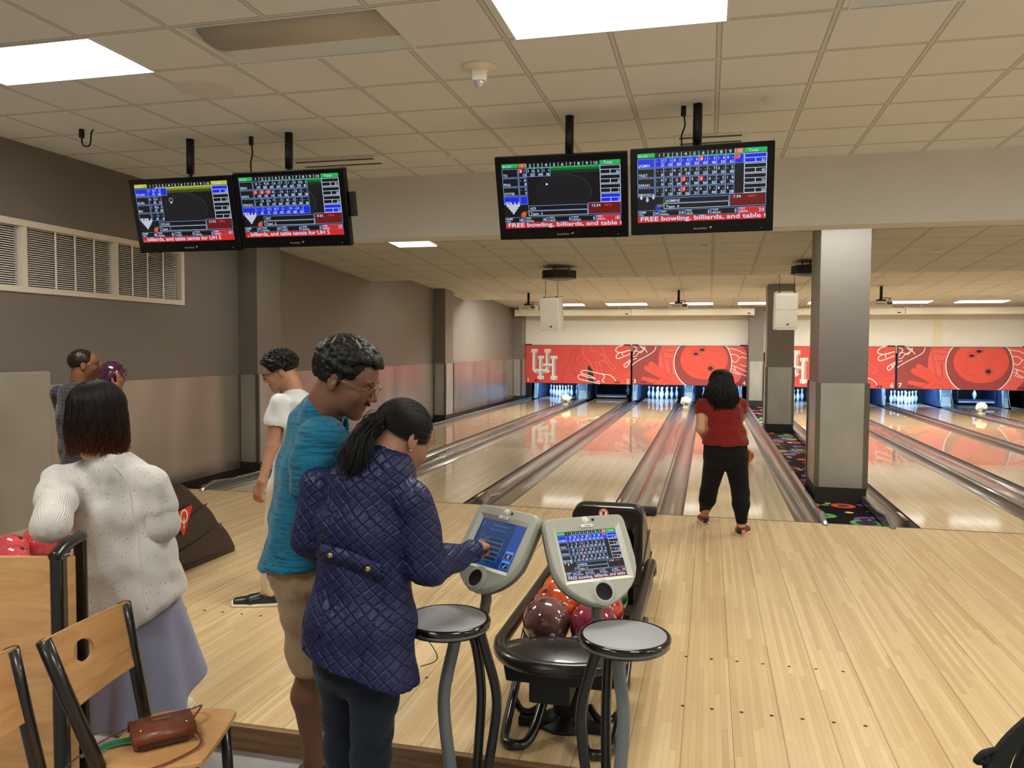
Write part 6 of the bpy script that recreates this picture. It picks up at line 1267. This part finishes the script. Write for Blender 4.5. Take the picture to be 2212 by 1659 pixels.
m = MB(); tA = nrm(end-tp); e1 = nrm(np.cross(tA, UP)); e2 = np.cross(tA, e1); m.tube([tuple(tp+tA*.014+(e1*math.cos(a)+e2*math.sin(a))*.021*(1+.12*math.sin(7*a))-B) for a in np.linspace(0, 2*PI, 25)[:-1]], .009, 8, closed=True); m.obj('hair_tie', M('black_scrunchie', (10, 10, 12), .9), r)
MB().sphere(tuple(P(.083, -.014, -.040)-B), .004, nu=10, nv=6).obj('earring', M('silver', (0, 0, 0)), r)
quilt = NT('navy_quilted_nylon'); p_ = quilt.xyz(quilt.pos(None, True)); a_ = quilt.math('ADD', quilt.math('MULTIPLY', p_[0], .97), quilt.math('MULTIPLY', p_[1], .24))
def _ln(expr, per): x = quilt.math('ABSOLUTE', quilt.math('SUBTRACT', quilt.math('FRACT', quilt.math('DIVIDE', expr, per)), .5)); return quilt.math('MINIMUM', quilt.math('MULTIPLY', quilt.math('SUBTRACT', .5, x), 7.0), 1.0)
wp = quilt.math('MULTIPLY', quilt.noise(quilt.pos(None, True), 9, 2), .035)
d1 = _ln(quilt.math('ADD', quilt.math('ADD', a_, quilt.math('MULTIPLY', p_[2], 1.0)), wp), .048); d2 = _ln(quilt.math('SUBTRACT', quilt.math('SUBTRACT', a_, quilt.math('MULTIPLY', p_[2], 1.25)), wp), .048)
h_ = quilt.math('MULTIPLY', quilt.math('SQRT', d1), quilt.math('SQRT', d2)); wr_ = quilt.noise(quilt.pos((1, 1, 1.6), True), 38, 3, .6)
quilt.set(col=quilt.mix(h_, lin((8, 12, 36)), lin((18, 26, 74))), rough=.48, spec=.4, sheen=.0); quilt.bump(quilt.math('ADD', h_, quilt.math('MULTIPLY', wr_, .6)), .6, .008); quilt = quilt.m
s = Sdf(); T2 = [((-1.140, 2.562, 1.173), .175, .10), ((-1.157, 2.562, 1.045), .178, .125), ((-1.167, 2.562, 0.872), .165, .125), ((-1.172, 2.542, 0.704), .20, .15), ((-1.173, 2.523, 0.522), .225, .165)]; torso(s, T2, xax, 0, .04)
s.chain([nb+UP*.0, T2[0][0]], [.078, .10], .05); s.chain([P(0, -.05, -.10), nb], [.064, .078], .03)
s.chain([shR, elR], [.068, .066], .035); s.chain([elR, wrR], [.064, .047], .02); s.chain([shL, elL], [.066, .062], .03); s.chain([elL, wrL], [.06, .046], .02)
wv = nrm(np.array(wrR)-np.array(elR)); s.cap(np.array(wrR)+wv*.035, np.array(wrR)+wv*.12, .05, .06, .004, -1); s.cap(np.array(wrR)+wv*.0, np.array(wrR)+wv*.1, .034, .034, .004, -1)
s.cap(nb*.5+P(0, -.03, -.08)*.5, P(0, -.02, .02), .053, .085, .008, -1)
hem = np.array((-1.169, 2.526, 0.563)); s.cut(nrm(RT*-.30+UP*-1.0), hem-UP*.0)
jk = s.mesh('quilted_jacket', .006, quilt, r, B, lambda v: wob(18, .007, 12)(v)+wob(70, .0018, 3)(v))
# standing collar, half belt, buttons, cuffs
m = MB(); ca = nrm(P(0, -.03, -.04)-nb); e1 = nrm(xax-ca*(xax @ ca)); e2 = np.cross(ca, e1); ring = lambda h, rr: [tuple(nb+ca*h+(e1*math.cos(a)*rr+e2*math.sin(a)*rr*.95)-UP*.0-B) for a in np.linspace(-2.75, 2.75, 28)+math.atan2(-(f @ e2), -(f @ e1))]
R1, R2 = ring(-.012, .075), ring(.045, .063); m.add(R1+R2, [(i, i+1, 29+i-1, 28+i) for i in range(27)], 0, True); m.obj('collar', quilt, r, solid=.008)
bk = -np.array(xax[[1, 0, 2]])*0+np.cross(UP, xax); bk = nrm(bk); bk = bk if bk @ FW < 0 else -bk
def surf(px, py, dep): return np.array((px, py, dep))
BL = [(-1.267, 2.417, 0.962), (-1.227, 2.401, 0.961), (-1.153, 2.388, 0.953), (-1.089, 2.408, 0.930), (-1.047, 2.433, 0.908)]; m = MB(); vs = []; BL = on_surface(jk, BL, FW, .006)
for q in cr(BL, 4): vs += [tuple(np.array(q)+UP*.028-B), tuple(np.array(q)-UP*.030-B)]
m.add(vs, [(2*i, 2*i+1, 2*i+3, 2*i+2) for i in range(len(vs)//2-1)], 0, True); m.obj('half_belt', quilt, r, solid=.01)
for q in on_surface(jk, [(-1.214, 2.374, 0.958), (-1.082, 2.394, 0.922)], FW, .012): m = MB(); m.lathe([(.0001, .006), (.006, .006), (.0095, .003), (.010, 0)], 16, c=tuple(np.array(q)-B), M=M3(Vector(RT), Vector(UP), Vector(-FW))); m.obj('snap_button', brass, r)
for t_, ww in ((.004, 0), (.03, 0)): q = np.array(wrR)-wv*t_-UP*.033-FW*.028+RT*.0; m = MB(); m.sphere(tuple(q-B), .0065, nu=12, nv=8); m.obj('cuff_button', brass, r)
for path in ([(-1.275, 2.448, 1.212), (-1.199, 2.467, 1.227), (-1.107, 2.490, 1.221), (-1.015, 2.511, 1.190), (-0.946, 2.525, 1.136)], [(-0.946, 2.525, 1.136), (-0.986, 2.513, 1.081), (-1.027, 2.497, 0.955), (-1.058, 2.483, 0.814), (-1.098, 2.466, 0.673), (-1.124, 2.455, 0.579)], [(-1.259, 2.451, 1.205), (-1.245, 2.449, 1.079), (-1.231, 2.447, 0.970)], [(-1.220, 2.444, 0.845), (-1.243, 2.433, 0.735), (-1.293, 2.416, 0.640)]):
    q = on_surface(jk, cr(path, 6), FW, -.0005); m = MB(); m.tube([tuple(Vector(p)-Vector(B)) for p in q], .0034, 6); m.obj('piping_seam', quilt, r)
jean = fabric('dark_indigo_denim', (20, 28, 40), sheen=.1); s = Sdf(); s.ec((-1.174, 2.549, 0.652), (-1.172, 2.544, 0.538), (.17, .12), (.175, .12), xax, .03)
for hp, kn, an in ((hipR, knR, anR), (hipL, knL, anL)): hp, kn, an = map(np.array, (hp, kn, an)); s.chain([hp, kn, an+UP*.02], [.093, .066, .052], .03)
s.cut(-UP, (0, 0, FLOORZ+.05)); s.mesh('jeans', .006, jean, r, B, lambda v: wob(24, .004, 6)(v)+wob(90, .001, 4, (1, 1, 2))(v))
for an in (anR, anL): shoe(r, B, (an[0], an[1], FLOORZ+.055), dirv(.5, .8, 0), [M('dark_shoe', (40, 34, 32), .6), M('light_rubber_sole', (210, 205, 195), .5)], .25)
o = MB().tube([tuple(np.array(q)-B) for q in cr([(-0.918, 2.450, 0.708), (-0.894, 2.475, 0.681), (-0.872, 2.499, 0.627), ((-0.880, 2.496, 0.604)), (-0.919, 2.465, 0.596)], 6)], .0016, 6).obj('earphone_cord', black_base, r)

# ---- man in the white T-shirt walking left, behind the teal man
B = np.array((-2.709, 4.564, 0.041)); B[2] = 0; r = person(B, 'person in a white T-shirt, cream trousers and black-framed glasses walking left on the approach')
sk = skin('tan_skin', (168, 122, 96)); f = dirv(-.93, -.12, -.34); hc = np.array((-2.686, 4.639, 1.496)); s = Sdf(); P, A = head(s, hc, f, .98)
nb = np.array((-2.607, 4.673, 1.355)); s.chain([P(0, -.035, -.08), nb], [.055, .062], .03); xax = dirv(.45, -.9, 0)
tor = [((-2.615, 4.698, 1.287), .16, .09), ((-2.607, 4.694, 1.142), .17, .105), ((-2.627, 4.677, 0.901), .14, .1), ((-2.653, 4.662, 0.719), .15, .11)]; torso(s, tor, xax)
sh, el, wr = (-2.640, 4.538, 1.297), (-2.662, 4.489, 1.028), (-2.683, 4.402, 0.821); s.chain([sh, el, wr], [.046, .038, .026], .02); hand(s, wr, dirv(-.35, 0, -1), dirv(.5, .8, 0), dirv(-.8, -.3, 0), .35)
sh2, el2, wr2 = (-2.609, 4.853, 1.252), (-2.544, 4.856, 0.973), (-2.501, 4.803, 0.733); s.chain([sh2, el2, wr2], [.046, .038, .026], .02); hand(s, wr2, dirv(.1, 0, -1), dirv(-.5, -.8, 0), dirv(-.8, .3, 0), .5)
legs = (((-2.641, 4.582, 0.704), (-2.683, 4.536, 0.382), (-2.706, 4.537, 0.104)), ((-2.664, 4.740, 0.674), (-2.669, 4.794, 0.320), (-2.617, 4.896, 0.036)))
legs = tuple((h_, k_, (a_[0], a_[1], .085)) for h_, k_, a_ in legs)
for hp, kn, an in legs: s.chain([hp, kn, an], [.078, .052, .035], .03); foot(s, an, dirv(-1, -.1, 0), h=.085)
s.mesh('body', .006, sk, r, B); eyes_brows(P, A, .98, r, B, hair_black)
g = np.random.default_rng(21); s = Sdf(); s.ell(P(0, -.012, .048), [.088, .106, .09], A, .01)
for i in range(900):
    q = nrm(g.normal(size=3))
    if q[2] < -.55 or (q[1] > .5 and q[2] < .35) or (q[1] > -.1 and q[2] < 0): continue
    l = 1.02+.10*g.random(); p = P(q[0]*.086*l, -.012+q[1]*.106*l, .048+q[2]*.09*l); d = nrm(np.array((q[0]*.5, q[1]+.5, q[2]*.4+.1)*1)); s.cap(p, p+(A[0]*d[0]+A[1]*d[1]+A[2]*d[2])*g.uniform(.006, .018), .0075, .003, .004)
s.ell(P(0, .108, -.04), [.072, .072, .08], A, .01, -1)
for x in (-1, 1): s.ell(P(x*.085, .01, -.06), [.045, .05, .075], A, .008, -1)
s.mesh('hair', .0045, hair_black, r, B)
m = MB()
for x in (-1, 1):
    m.tube([tuple(P(x*.034+.024*math.cos(a), .116-.01*abs(math.cos(a)), .002+.019*math.sin(a))-B) for a in np.linspace(0, 2*PI, 17)[:-1]], .0024, 6, closed=True); m.tube([tuple(P(x*.058, .108, .01)-B), tuple(P(x*.08, .05, .01)-B), tuple(P(x*.082, -.012, .006)-B)], .0024, 6)
m.tube([tuple(P(-.01, .117, .006)-B), tuple(P(.01, .117, .006)-B)], .002, 6); m.obj('glasses', M('black_frame', (14, 13, 13), .3), r)
wht = fabric('white_cotton', (208, 212, 214)); s = Sdf(); torso(s, tor, xax, .018); s.ec(tor[-1][0], (-2.652, 4.661, 0.683), (.165, .125), (.17, .13), xax, .03); s.chain([nb-UP*.03, tor[0][0]], [.07, .1], .05)
for a, b in ((sh, el), (sh2, el2)): a, b = np.array(a), np.array(b); s.chain([a, a*.60+b*.40], [.062, .070], .03); s.cap(a*.46+b*.54, b, .056, .06, .004, -1); s.cut
s.cap(nb*.6+P(0, -.03, -.08)*.4, P(0, -.02, 0), .056, .08, .008, -1); s.mesh('t_shirt', .006, wht, r, B, wob(22, .006, 5))
crm = fabric('cream_chino', (206, 190, 162)); s = Sdf(); s.ec((-2.665, 4.661, 0.750), (-2.658, 4.657, 0.644), (.165, .12), (.165, .12), xax, .03)
for hp, kn, an in legs: hp, kn, an = map(np.array, (hp, kn, an)); s.chain([hp, kn, an+UP*.03], [.095, .075, .06], .03)
s.cut(-UP, (0, 0, .05)); s.mesh('trousers', .007, crm, r, B, lambda v: wob(26, .006, 3)(v)); 
shw = [M('bowling_shoe_black', (20, 28, 30), .35), M('bowling_shoe_white', (228, 222, 208), .45), M('bowling_shoe_white', (0, 0, 0))]
for hp, kn, an in legs: shoe(r, B, (an[0]+.0, an[1], .055), dirv(-1, -.1, 0), shw, .30)
a = np.array(legs[0][2]); fd = dirv(-1, -.1, 0); s = Sdf(); s.ec((*(a+fd*.175)[:2], .03), (*(a+fd*.235)[:2], .024), (.043, .024), (.036, .018), np.cross(fd, UP), .01); s.cut(-UP, (0, 0, .014)); s.mesh('toe_cap', .004, shw[1], r, B)
o = MB().tube([tuple(np.array(q)-B) for q in cr([(-2.618, 4.499, 0.794), (-2.613, 4.467, 0.750), (-2.606, 4.488, 0.717)], 5)], .006, 6).obj('key_cord', black_base, r)

# ---- man in plaid shirt at the far left with a purple ball
B = np.array((-4.822, 5.279, 0.005)); B[2] = 0; r = person(B, 'person in a dark plaid shirt at far left, back turned, raising a purple bowling ball')
sk2 = skin('deep_brown_skin', (128, 82, 58)); f = dirv(.80, .58, .04); hc = np.array((-4.835, 5.346, 1.501)); s = Sdf(); P, A = head(s, hc, f, 1.0)
nb = np.array((-4.865, 5.332, 1.357)); s.chain([P(0, -.035, -.08), nb], [.055, .062], .03); xax = dirv(.75, -.66, 0)
tor = [((-4.904, 5.329, 1.275), .17, .095), ((-4.904, 5.320, 1.091), .18, .11), ((-4.879, 5.316, 0.869), .16, .105), ((-4.862, 5.311, 0.685), .165, .11)]; torso(s, tor, xax)
shR, elR, wrR = (-4.634, 5.231, 1.286), (-4.450, 5.113, 1.102), (-4.420, 5.233, 1.304); shL, elL, wrL = (-5.147, 5.413, 1.266), (-5.249, 5.630, 0.938), (-4.988, 5.658, 1.256)
s.chain([shR, elR, wrR], [.05, .042, .028], .02); s.chain([shL, elL, wrL], [.05, .042, .028], .02)
bc = np.array((-4.590, 5.372, 1.430)); hand(s, wrR, dirv(.1, .25, 1), dirv(-.5, .25, .5), dirv(-.1, -1, .3), .28, 1.0); hand(s, wrL, dirv(.8, -.5, .6), dirv(.3, -.7, .6), dirv(0, 0, 1), .3, 1.0)
legs = (((-4.727, 5.228, 0.630), (-4.708, 5.218, 0.303), (*(-4.742, 5.248, 0.036)[:2], .06)), ((-5.019, 5.412, 0.588), (-5.045, 5.441, 0.237), (*(-5.079, 5.471, -0.042)[:2], .06)))
legs = tuple((h_, k_, (a_[0], a_[1], .085)) for h_, k_, a_ in legs)
for hp, kn, an in legs: s.chain([hp, kn, an], [.08, .052, .035], .03); foot(s, an, dirv(.5, .9, 0), h=.085)
s.mesh('body', .007, sk2, r, B); eyes_brows(P, A, 1.0, r, B, hair_black)
s = Sdf(); s.ell(P(0, -.016, .04), [.081, .101, .089], A, .01); s.ell(P(0, .095, -.02), [.085, .07, .085], A, .01, -1)
for x in (-1, 1): s.ell(P(x*.085, .0, -.055), [.035, .04, .06], A, .008, -1)
s.mesh('hair', .005, hair_brown, r, B, wob(200, .001, 5))
m = MB()
for x in (-1, 1): m.tube([tuple(P(x*.034+.024*math.cos(a), .114, .002+.019*math.sin(a))-B) for a in np.linspace(0, 2*PI, 15)[:-1]], .002, 6, closed=True); m.tube([tuple(P(x*.058, .108, .01)-B), tuple(P(x*.08, .05, .01)-B), tuple(P(x*.082, -.012, .006)-B)], .002, 6)
m.obj('glasses', gl, r)
pl = NT('dark_plaid'); p_ = pl.xyz(pl.pos(None, True)); _a = pl.math('ADD', p_[0], p_[1])
def _st(x, per, w_): return pl.math('LESS_THAN', pl.math('ABSOLUTE', pl.math('SUBTRACT', pl.math('FRACT', pl.math('DIVIDE', x, per)), .5)), w_)
c_ = pl.mix(_st(_a, .034, .12), lin((26, 32, 46)), lin((60, 62, 74))); c_ = pl.mix(pl.math('MULTIPLY', _st(p_[2], .030, .14), .7), c_, lin((70, 72, 82))); c_ = pl.mix(_st(p_[2], .12, .04), c_, lin((66, 40, 42))); pl.set(col=c_, rough=.85, sheen=.2); pl = pl.m
s = Sdf(); torso(s, tor, xax, .018); s.ec(tor[-1][0], (-4.861, 5.308, 0.611), (.18, .125), (.185, .13), xax, .03); s.chain([nb-UP*.02, tor[0][0]], [.075, .1], .05); s.chain([shR, elR], [.066, .058], .03); s.chain([elR, np.array(wrR)*.8+np.array(elR)*.2], [.056, .044], .02); s.chain([shL, elL], [.066, .058], .03); s.chain([elL, np.array(wrL)*.8+np.array(elL)*.2], [.056, .044], .02); s.cap(nb+UP*.03, P(0, -.03, -.06), .058, .066, .008, -1); s.mesh('plaid_shirt', .007, pl, r, B, wob(22, .005, 15))
m = MB(); ca = nrm(P(0, -.03, -.04)-nb); e1 = nrm(xax-ca*(xax @ ca)); e2 = np.cross(ca, e1); m.add([tuple(nb+ca*h+(e1*math.cos(a)+e2*math.sin(a))*rr-B) for h, rr in ((.0, .073), (.035, .066)) for a in np.linspace(0, 2*PI, 24)], [(i, i+1, 25+i, 24+i) for i in range(23)], 0, True); m.obj('collar', pl, r, solid=.006)
s = Sdf(); s.ec((-4.862, 5.312, 0.703), (-4.861, 5.307, 0.593), (.17, .12), (.17, .12), xax, .03)
for hp, kn, an in legs: hp, kn, an = map(np.array, (hp, kn, an)); s.chain([hp, kn, an+UP*.03], [.09, .07, .055], .03)
s.cut(-UP, (0, 0, .03)); s.mesh('trousers', .008, fabric('charcoal_trousers', (40, 40, 46)), r, B)
for hp, kn, an in legs: shoe(r, B, (an[0], an[1], .055), dirv(.5, .9, 0), shw[:2], .28)
ball(tuple(bc), b_pur, 'dark purple bowling ball held up by the person in plaid', (.3, -.6, .6))

# ---- woman in the white speckled sweater, back to the viewer
B = np.array((-2.371, 2.897, 0.092)); B[2] = 0; r = person(B, 'person in a cream speckled sweater and blue striped skirt, elbow on the bench end')
sk3 = skin('fair_skin', (206, 160, 128)); f = dirv(.12, 1, -.08); hc = np.array((-2.340, 2.657, 1.383)); s = Sdf(); P, A = head(s, hc, f, 1.0, fem=True)
nb = np.array((-2.295, 2.650, 1.213)); s.chain([P(0, -.03, -.07), nb], [.05, .055], .03); xax = dirv(1, .12, 0)
tor = [((-2.338, 2.698, 1.143), .15, .085), ((-2.343, 2.721, 0.998), .15, .1), ((-2.328, 2.755, 0.781), .135, .1), ((-2.318, 2.801, 0.614), .165, .115)]; torso(s, tor, xax)
shL, elL, wrL = (-2.455, 2.586, 1.128), (-2.267, 2.338, 1.023), (-2.435, 2.544, 1.006); shR, elR, wrR = (-2.147, 2.723, 1.120), (-2.131, 2.760, 0.936), (-2.363, 2.905, 0.860)
s.chain([shL, elL, wrL], [.045, .04, .027], .02); s.chain([shR, elR, wrR], [.045, .04, .027], .02); hand(s, wrL, dirv(.1, 1, .1), dirv(0, 0, -1), dirv(1, 0, 0), .5, .85); hand(s, wrR, dirv(-.6, .6, .1), dirv(0, 0, -1), dirv(-.6, -.6, 0), .5, .85)
legs = (((-2.302, 2.822, 0.530), (*(-2.296, 2.893, 0.265)[:2], .42), (*(-2.317, 2.960, 0.050)[:2], .075)), ((-2.374, 2.804, 0.530), (*(-2.427, 2.861, 0.264)[:2], .42), (*(-2.452, 2.887, 0.067)[:2], .075)))
for hp, kn, an in legs: s.chain([hp, kn, an], [.075, .05, .032], .03); foot(s, an, dirv(.3, 1, 0), h=.075, L=.23)
s.mesh('body', .006, sk3, r, B)
g = np.random.default_rng(31); ombre = NT('brown_ombre_hair'); z_ = ombre.xyz(ombre.pos())[2]; fz = ombre.math('ADD', z_, ombre.math('MULTIPLY', ombre.noise(ombre.pos(None, True), 40, 2), .08)); ombre.set(col=ombre.ramp(ombre.math('MULTIPLY', ombre.math('SUBTRACT', fz, 1.2), 3.0), [(.12, lin((96, 50, 30))), (.55, lin((34, 22, 17))), (1.0, lin((24, 17, 13)))]), rough=.45, spec=.22); ombre = ombre.m
s = Sdf(); s.ell(P(0, -.012, .035), [.088, .106, .094], A, .01); s.ec(P(0, -.02, .03), P(0, -.03, -.08), (.094, .085), (.088, .07), A[0], .02); s.ell(P(0, .115, -.05), [.075, .07, .10], A, .01, -1); s.mesh('hair_base', .007, ombre, r, B)
pts = []
def bob(n, ln, r1, spread, wave, taper, K=14, crown=(0.0, -.15, 1.0), wob_=0.0, x0=.4):
    out = []
    for i in range(n):
        az = g.uniform(-PI, PI); 
        if abs(az-PI/2) < x0: continue
        q = np.array((math.cos(az), math.sin(az), -.05)); l = g.uniform(1.0, 1.09)
        c0 = nrm(np.array(crown)+g.normal(size=3)*.14); top = ellpath(P, [v*l for v in r1], c0, q, 7, .02); e = top[-1]; L_ = ln*g.uniform(.80, 1.06); ph = g.uniform(0, 6.28); o_ = A[0]*q[0]+A[1]*q[1]; o_ = nrm(o_*np.array((1, 1, 0)))
        for j in range(1, K-6):
            t = j/(K-7); out_ = spread*math.sin(t*2.2)-taper*t*t; p = e-UP*(L_*t)+o_*out_+(RT*math.sin(ph+t*9)+FW*math.cos(ph*1.3+t*8))*wave*t+g.normal(size=3)*wob_*t; top.append(p)
        out.append(top)
    return out
pts = bob(3000, .18, (.095, .111, .098), .010, .006, .016, wob_=.004)
strands('hair', pts, g.uniform(.0011, .0021, len(pts)), ombre, r, B)
knit = NT('cream_speckled_knit'); _v = knit.n('ShaderNodeTexVoronoi'); _v.inputs['Scale'].default_value = 95; knit.l(knit.pos(None, True), _v.inputs['Vector']); _s = knit.n('ShaderNodeSeparateColor'); knit.l(_v.outputs['Color'], _s.inputs[0]); _d = knit.math('MULTIPLY', knit.math('LESS_THAN', _v.outputs['Distance'], .17), knit.math('GREATER_THAN', _s.outputs[0], .62))
knit.set(col=knit.mix(_d, knit.mix(knit.noise(knit.pos(None, True), 5, 3), lin((196, 192, 188)), lin((222, 219, 215))), lin((70, 64, 62))), rough=.95, sheen=.4); knit.bump(knit.noise(knit.pos(None, True), 380, 2), .5, .003); knit = knit.m
rib = NT('ribbed_knit'); _p = rib.xyz(rib.pos(None, True)); _q = rib.math('SINE', rib.math('MULTIPLY', rib.math('ARCTAN2', _p[1], _p[0]), 44.0)); rib.set(col=lin((212, 208, 203)), rough=.95, sheen=.4); rib.bump(_q, .7, .0016); rib = rib.m
s = Sdf(); T2 = [((-2.330, 2.690, 1.150), .165, .10), ((-2.335, 2.712, 1.000), .178, .125), ((-2.321, 2.748, 0.803), .178, .135), ((-2.309, 2.783, 0.620), .205, .15), ((-2.321, 2.807, 0.317), .225, .165)]; torso(s, T2, xax, 0, .04); s.chain([nb-UP*.02, T2[0][0]], [.075, .10], .05)
s.chain([shL, np.array(shL)*.55+np.array(elL)*.45], [.072, .074], .04); s.chain([shR, np.array(shR)*.5+np.array(elR)*.5], [.07, .066], .04); s.cap(nb+UP*.03, P(0, -.03, -.06), .055, .062, .01, -1)
hm = np.array((-2.274, 2.787, 0.515)); s.cut(nrm(RT*.78-UP*1.0), hm); fold = lambda v: wob(12, .017, 41, (1, 1, .45))(v)+wob(30, .004, 8)(v)
sw_ = s.mesh('sweater', .006, knit, r, B, fold)
for a, b, c in ((shL, elL, wrL), (shR, elR, wrR)):
    a, b, c = map(np.array, (a, b, c)); s = Sdf(); s.chain([a*.5+b*.5, b, b*.55+c*.45], [.064, .060, .05], .03); o = s.mesh('ribbed_sleeve', .005, rib, r, B, wob(30, .003, 3)); z_ = nrm(a-b); x_ = nrm(np.cross(UP, z_)+1e-6); y_ = np.cross(z_, x_); mt = Matrix(((x_[0], y_[0], z_[0], b[0]-B[0]), (x_[1], y_[1], z_[1], b[1]-B[1]), (x_[2], y_[2], z_[2], b[2]-B[2]), (0, 0, 0, 1))); o.data.transform(mt.inverted()); o.matrix_basis = mt
m = MB(); bk = []
for i, (px, py) in enumerate(((244,1000), (252,1040), (262,1090), (272,1140), (282,1200), (290,1270), (302,1340))): pass
seam = [(-2.230, 2.608, 1.196), (-2.204, 2.601, 1.128), (-2.187, 2.609, 1.028), (-2.177, 2.619, 0.936), (-2.165, 2.622, 0.827), (-2.156, 2.625, 0.718), (-2.133, 2.631, 0.617)]
deps = on_surface(sw_, cr(seam, 6), FW, .0); m.tube([tuple(np.array(q)-B) for q in deps], .0034, 6); m.obj('back_seam', rib, r)
# skirt: pleated shell with an uneven handkerchief hem
skm = NT('blue_striped_cotton'); _p = skm.xyz(skm.pos(None, True)); _w = skm.math('FRACT', skm.math('MULTIPLY', skm.math('ADD', _p[2], skm.math('MULTIPLY', skm.noise(skm.pos(None, True), 7, 2), .03)), 170)); skm.set(col=skm.mix(skm.math('GREATER_THAN', _w, .5), lin((92, 98, 140)), lin((176, 178, 196))), rough=.85, sheen=.2); skm = skm.m
top_c, bot_c = np.array((-2.319, 2.804, 0.668)), np.array((-2.353, 2.854, 0.174)); vs = []; NA, NZ = 96, 22
for j in range(NZ+1):
    t = j/NZ
    for k in range(NA):
        a = 2*PI*k/NA; ca, sa = math.cos(a), math.sin(a); hemz = .085+.20*max(0, math.cos(a-.25))**3+.03*math.sin(3*a); z = top_c[2]*(1-t)+hemz*t; cxy = top_c*(1-t)+bot_c*t
        pl_ = 1+t*(.05*math.sin(9*a+.7)+.035*math.sin(14*a+2)); rx, ry = (.165+.085*t**.8)*pl_, (.12+.115*t**.8)*pl_; rx *= 1+.16*t*max(0, ca)**4
        p = cxy+RT*ca*rx+FW*sa*ry; vs.append((p[0]-B[0], p[1]-B[1], z-B[2]))
m = MB(); m.add(vs, [(j*NA+k, (j+1)*NA+k, (j+1)*NA+(k+1) % NA, j*NA+(k+1) % NA) for j in range(NZ) for k in range(NA)], 0, True); m.obj('skirt', skm, r, solid=.003, subsurf=1)
for hp, kn, an in legs: shoe(r, B, (an[0], an[1], .055), dirv(.3, 1, 0), [M('cream_shoe', (222, 214, 200), .5), M('light_rubber_sole', (210, 205, 195), .5), M('dark_lace', (90, 60, 50), .6)], .25)

# ---- bowler in red at the foul line
B = np.array((.12, 7.5, 0.0)); r = person(B, 'person in a dark red T-shirt and black leggings at the foul line')
f = dirv(.02, 1, -.22); hc = np.array((0.113, 7.518, 1.327)); s = Sdf(); P, A = head(s, hc, f, 1.0, fem=True)
nb = np.array((0.115, 7.492, 1.201)); s.chain([P(0, -.03, -.07), nb], [.05, .056], .03); xax = dirv(1, -.05, 0)
tor = [((0.116, 7.500, 1.141), .165, .095), ((0.126, 7.486, 1.020), .17, .115), ((0.144, 7.464, 0.896), .165, .115), ((0.154, 7.451, 0.771), .19, .13)]; torso(s, tor, xax)
shL, elL, wrL = (-0.048, 7.460, 1.149), (-0.061, 7.395, 0.939), (0.007, 7.611, 0.777); shR, elR, wrR = (0.289, 7.574, 1.149), (0.326, 7.837, 1.061), (0.320, 8.089, 0.973)
s.chain([shL, elL, wrL], [.052, .045, .028], .02); s.chain([shR, elR, wrR], [.052, .042, .027], .02); hand(s, wrL, dirv(.4, .6, -.6), dirv(.8, -.3, 0), dirv(0, .5, .6), .6, .95); hand(s, wrR, dirv(0, 1, -.3), dirv(0, .2, 1), dirv(-1, 0, 0), .3, .95)
legs = (((0.082, 7.449, 0.684), (0.018, 7.623, 0.324), (-.015, 7.72, .085)), ((0.245, 7.459, 0.689), (0.298, 7.436, 0.354), (.305, 7.33, .085)))
for hp, kn, an in legs: hp, kn, an = map(np.array, (hp, kn, an)); cf = kn*.68+an*.32-np.array((0, .02, 0)); s.chain([hp, kn], [.095, .062], .03); s.chain([kn, cf, an], [.06, .062, .034], .03); foot(s, an, (-.1, 1, 0), h=.085, L=.23)
s.mesh('body', .006, skin('warm_skin', (190, 140, 108)), r, B)
g = np.random.default_rng(51); s = Sdf(); s.ell(P(0, -.012, .035), [.09, .11, .096], A, .01); s.ec(P(0, -.03, .03), P(0, -.06, -.16), (.10, .08), (.11, .05), A[0], .02); s.ell(P(0, .115, -.05), [.075, .07, .10], A, .01, -1); s.mesh('hair_base', .008, hair_black, r, B)
pts = bob(1900, .27, (.10, .116, .10), .05, .014, .02, 18, wob_=.006)
strands('hair', pts, g.uniform(.003, .005, len(pts)), hair_black, r, B)
redm = fabric('dark_red_jersey', (112, 22, 18)); s = Sdf(); torso(s, tor[:3], xax, .018); s.ec(tor[2][0], (0.154, 7.457, 0.800), (.19, .14), (.215, .165), xax, .03); s.chain([nb-UP*.01, tor[0][0]], [.08, .1], .05)
for a, b in ((shL, elL), (shR, elR)): a, b = np.array(a), np.array(b); s.chain([a, a*.55+b*.45], [.066, .064], .03); s.cap(a*.42+b*.58, b, .07, .07, .004, -1)
hm = np.array((0.154, 7.452, 0.792)); s.cut(-UP, hm); s.mesh('t_shirt', .007, redm, r, B, lambda v: wob(20, .006, 61, (1, 1, 2))(v))
blk = fabric('black_leggings', (10, 10, 11), sheen=.05); s = Sdf(); s.ec((0.153, 7.453, 0.834), (0.163, 7.439, 0.689), (.19, .13), (.2, .145), xax, .03)
for hp, kn, an in legs: hp, kn, an = map(np.array, (hp, kn, an)); cf = kn*.68+an*.32-np.array((0, .02, 0)); s.chain([hp, kn, cf, an+UP*.045], [.112, .076, .074, .05], .03)
for hp, kn, an in legs: s.cut
s.cut(-UP, (0, 0, .105)); s.mesh('leggings', .007, blk, r, B)
rs = [M('red_bowling_shoe', (122, 34, 26), .45), M('shoe_sole_offwhite', (216, 204, 190), .5), M('shoe_lace_red', (120, 30, 26), .6), M('shoe_heel_black', (24, 20, 22), .4)]
for hp, kn, an in legs: shoe(r, B, (an[0], an[1], .055), (-.1, 1, 0) if an[0] < 0 else (.25, 1, 0), rs, .25)
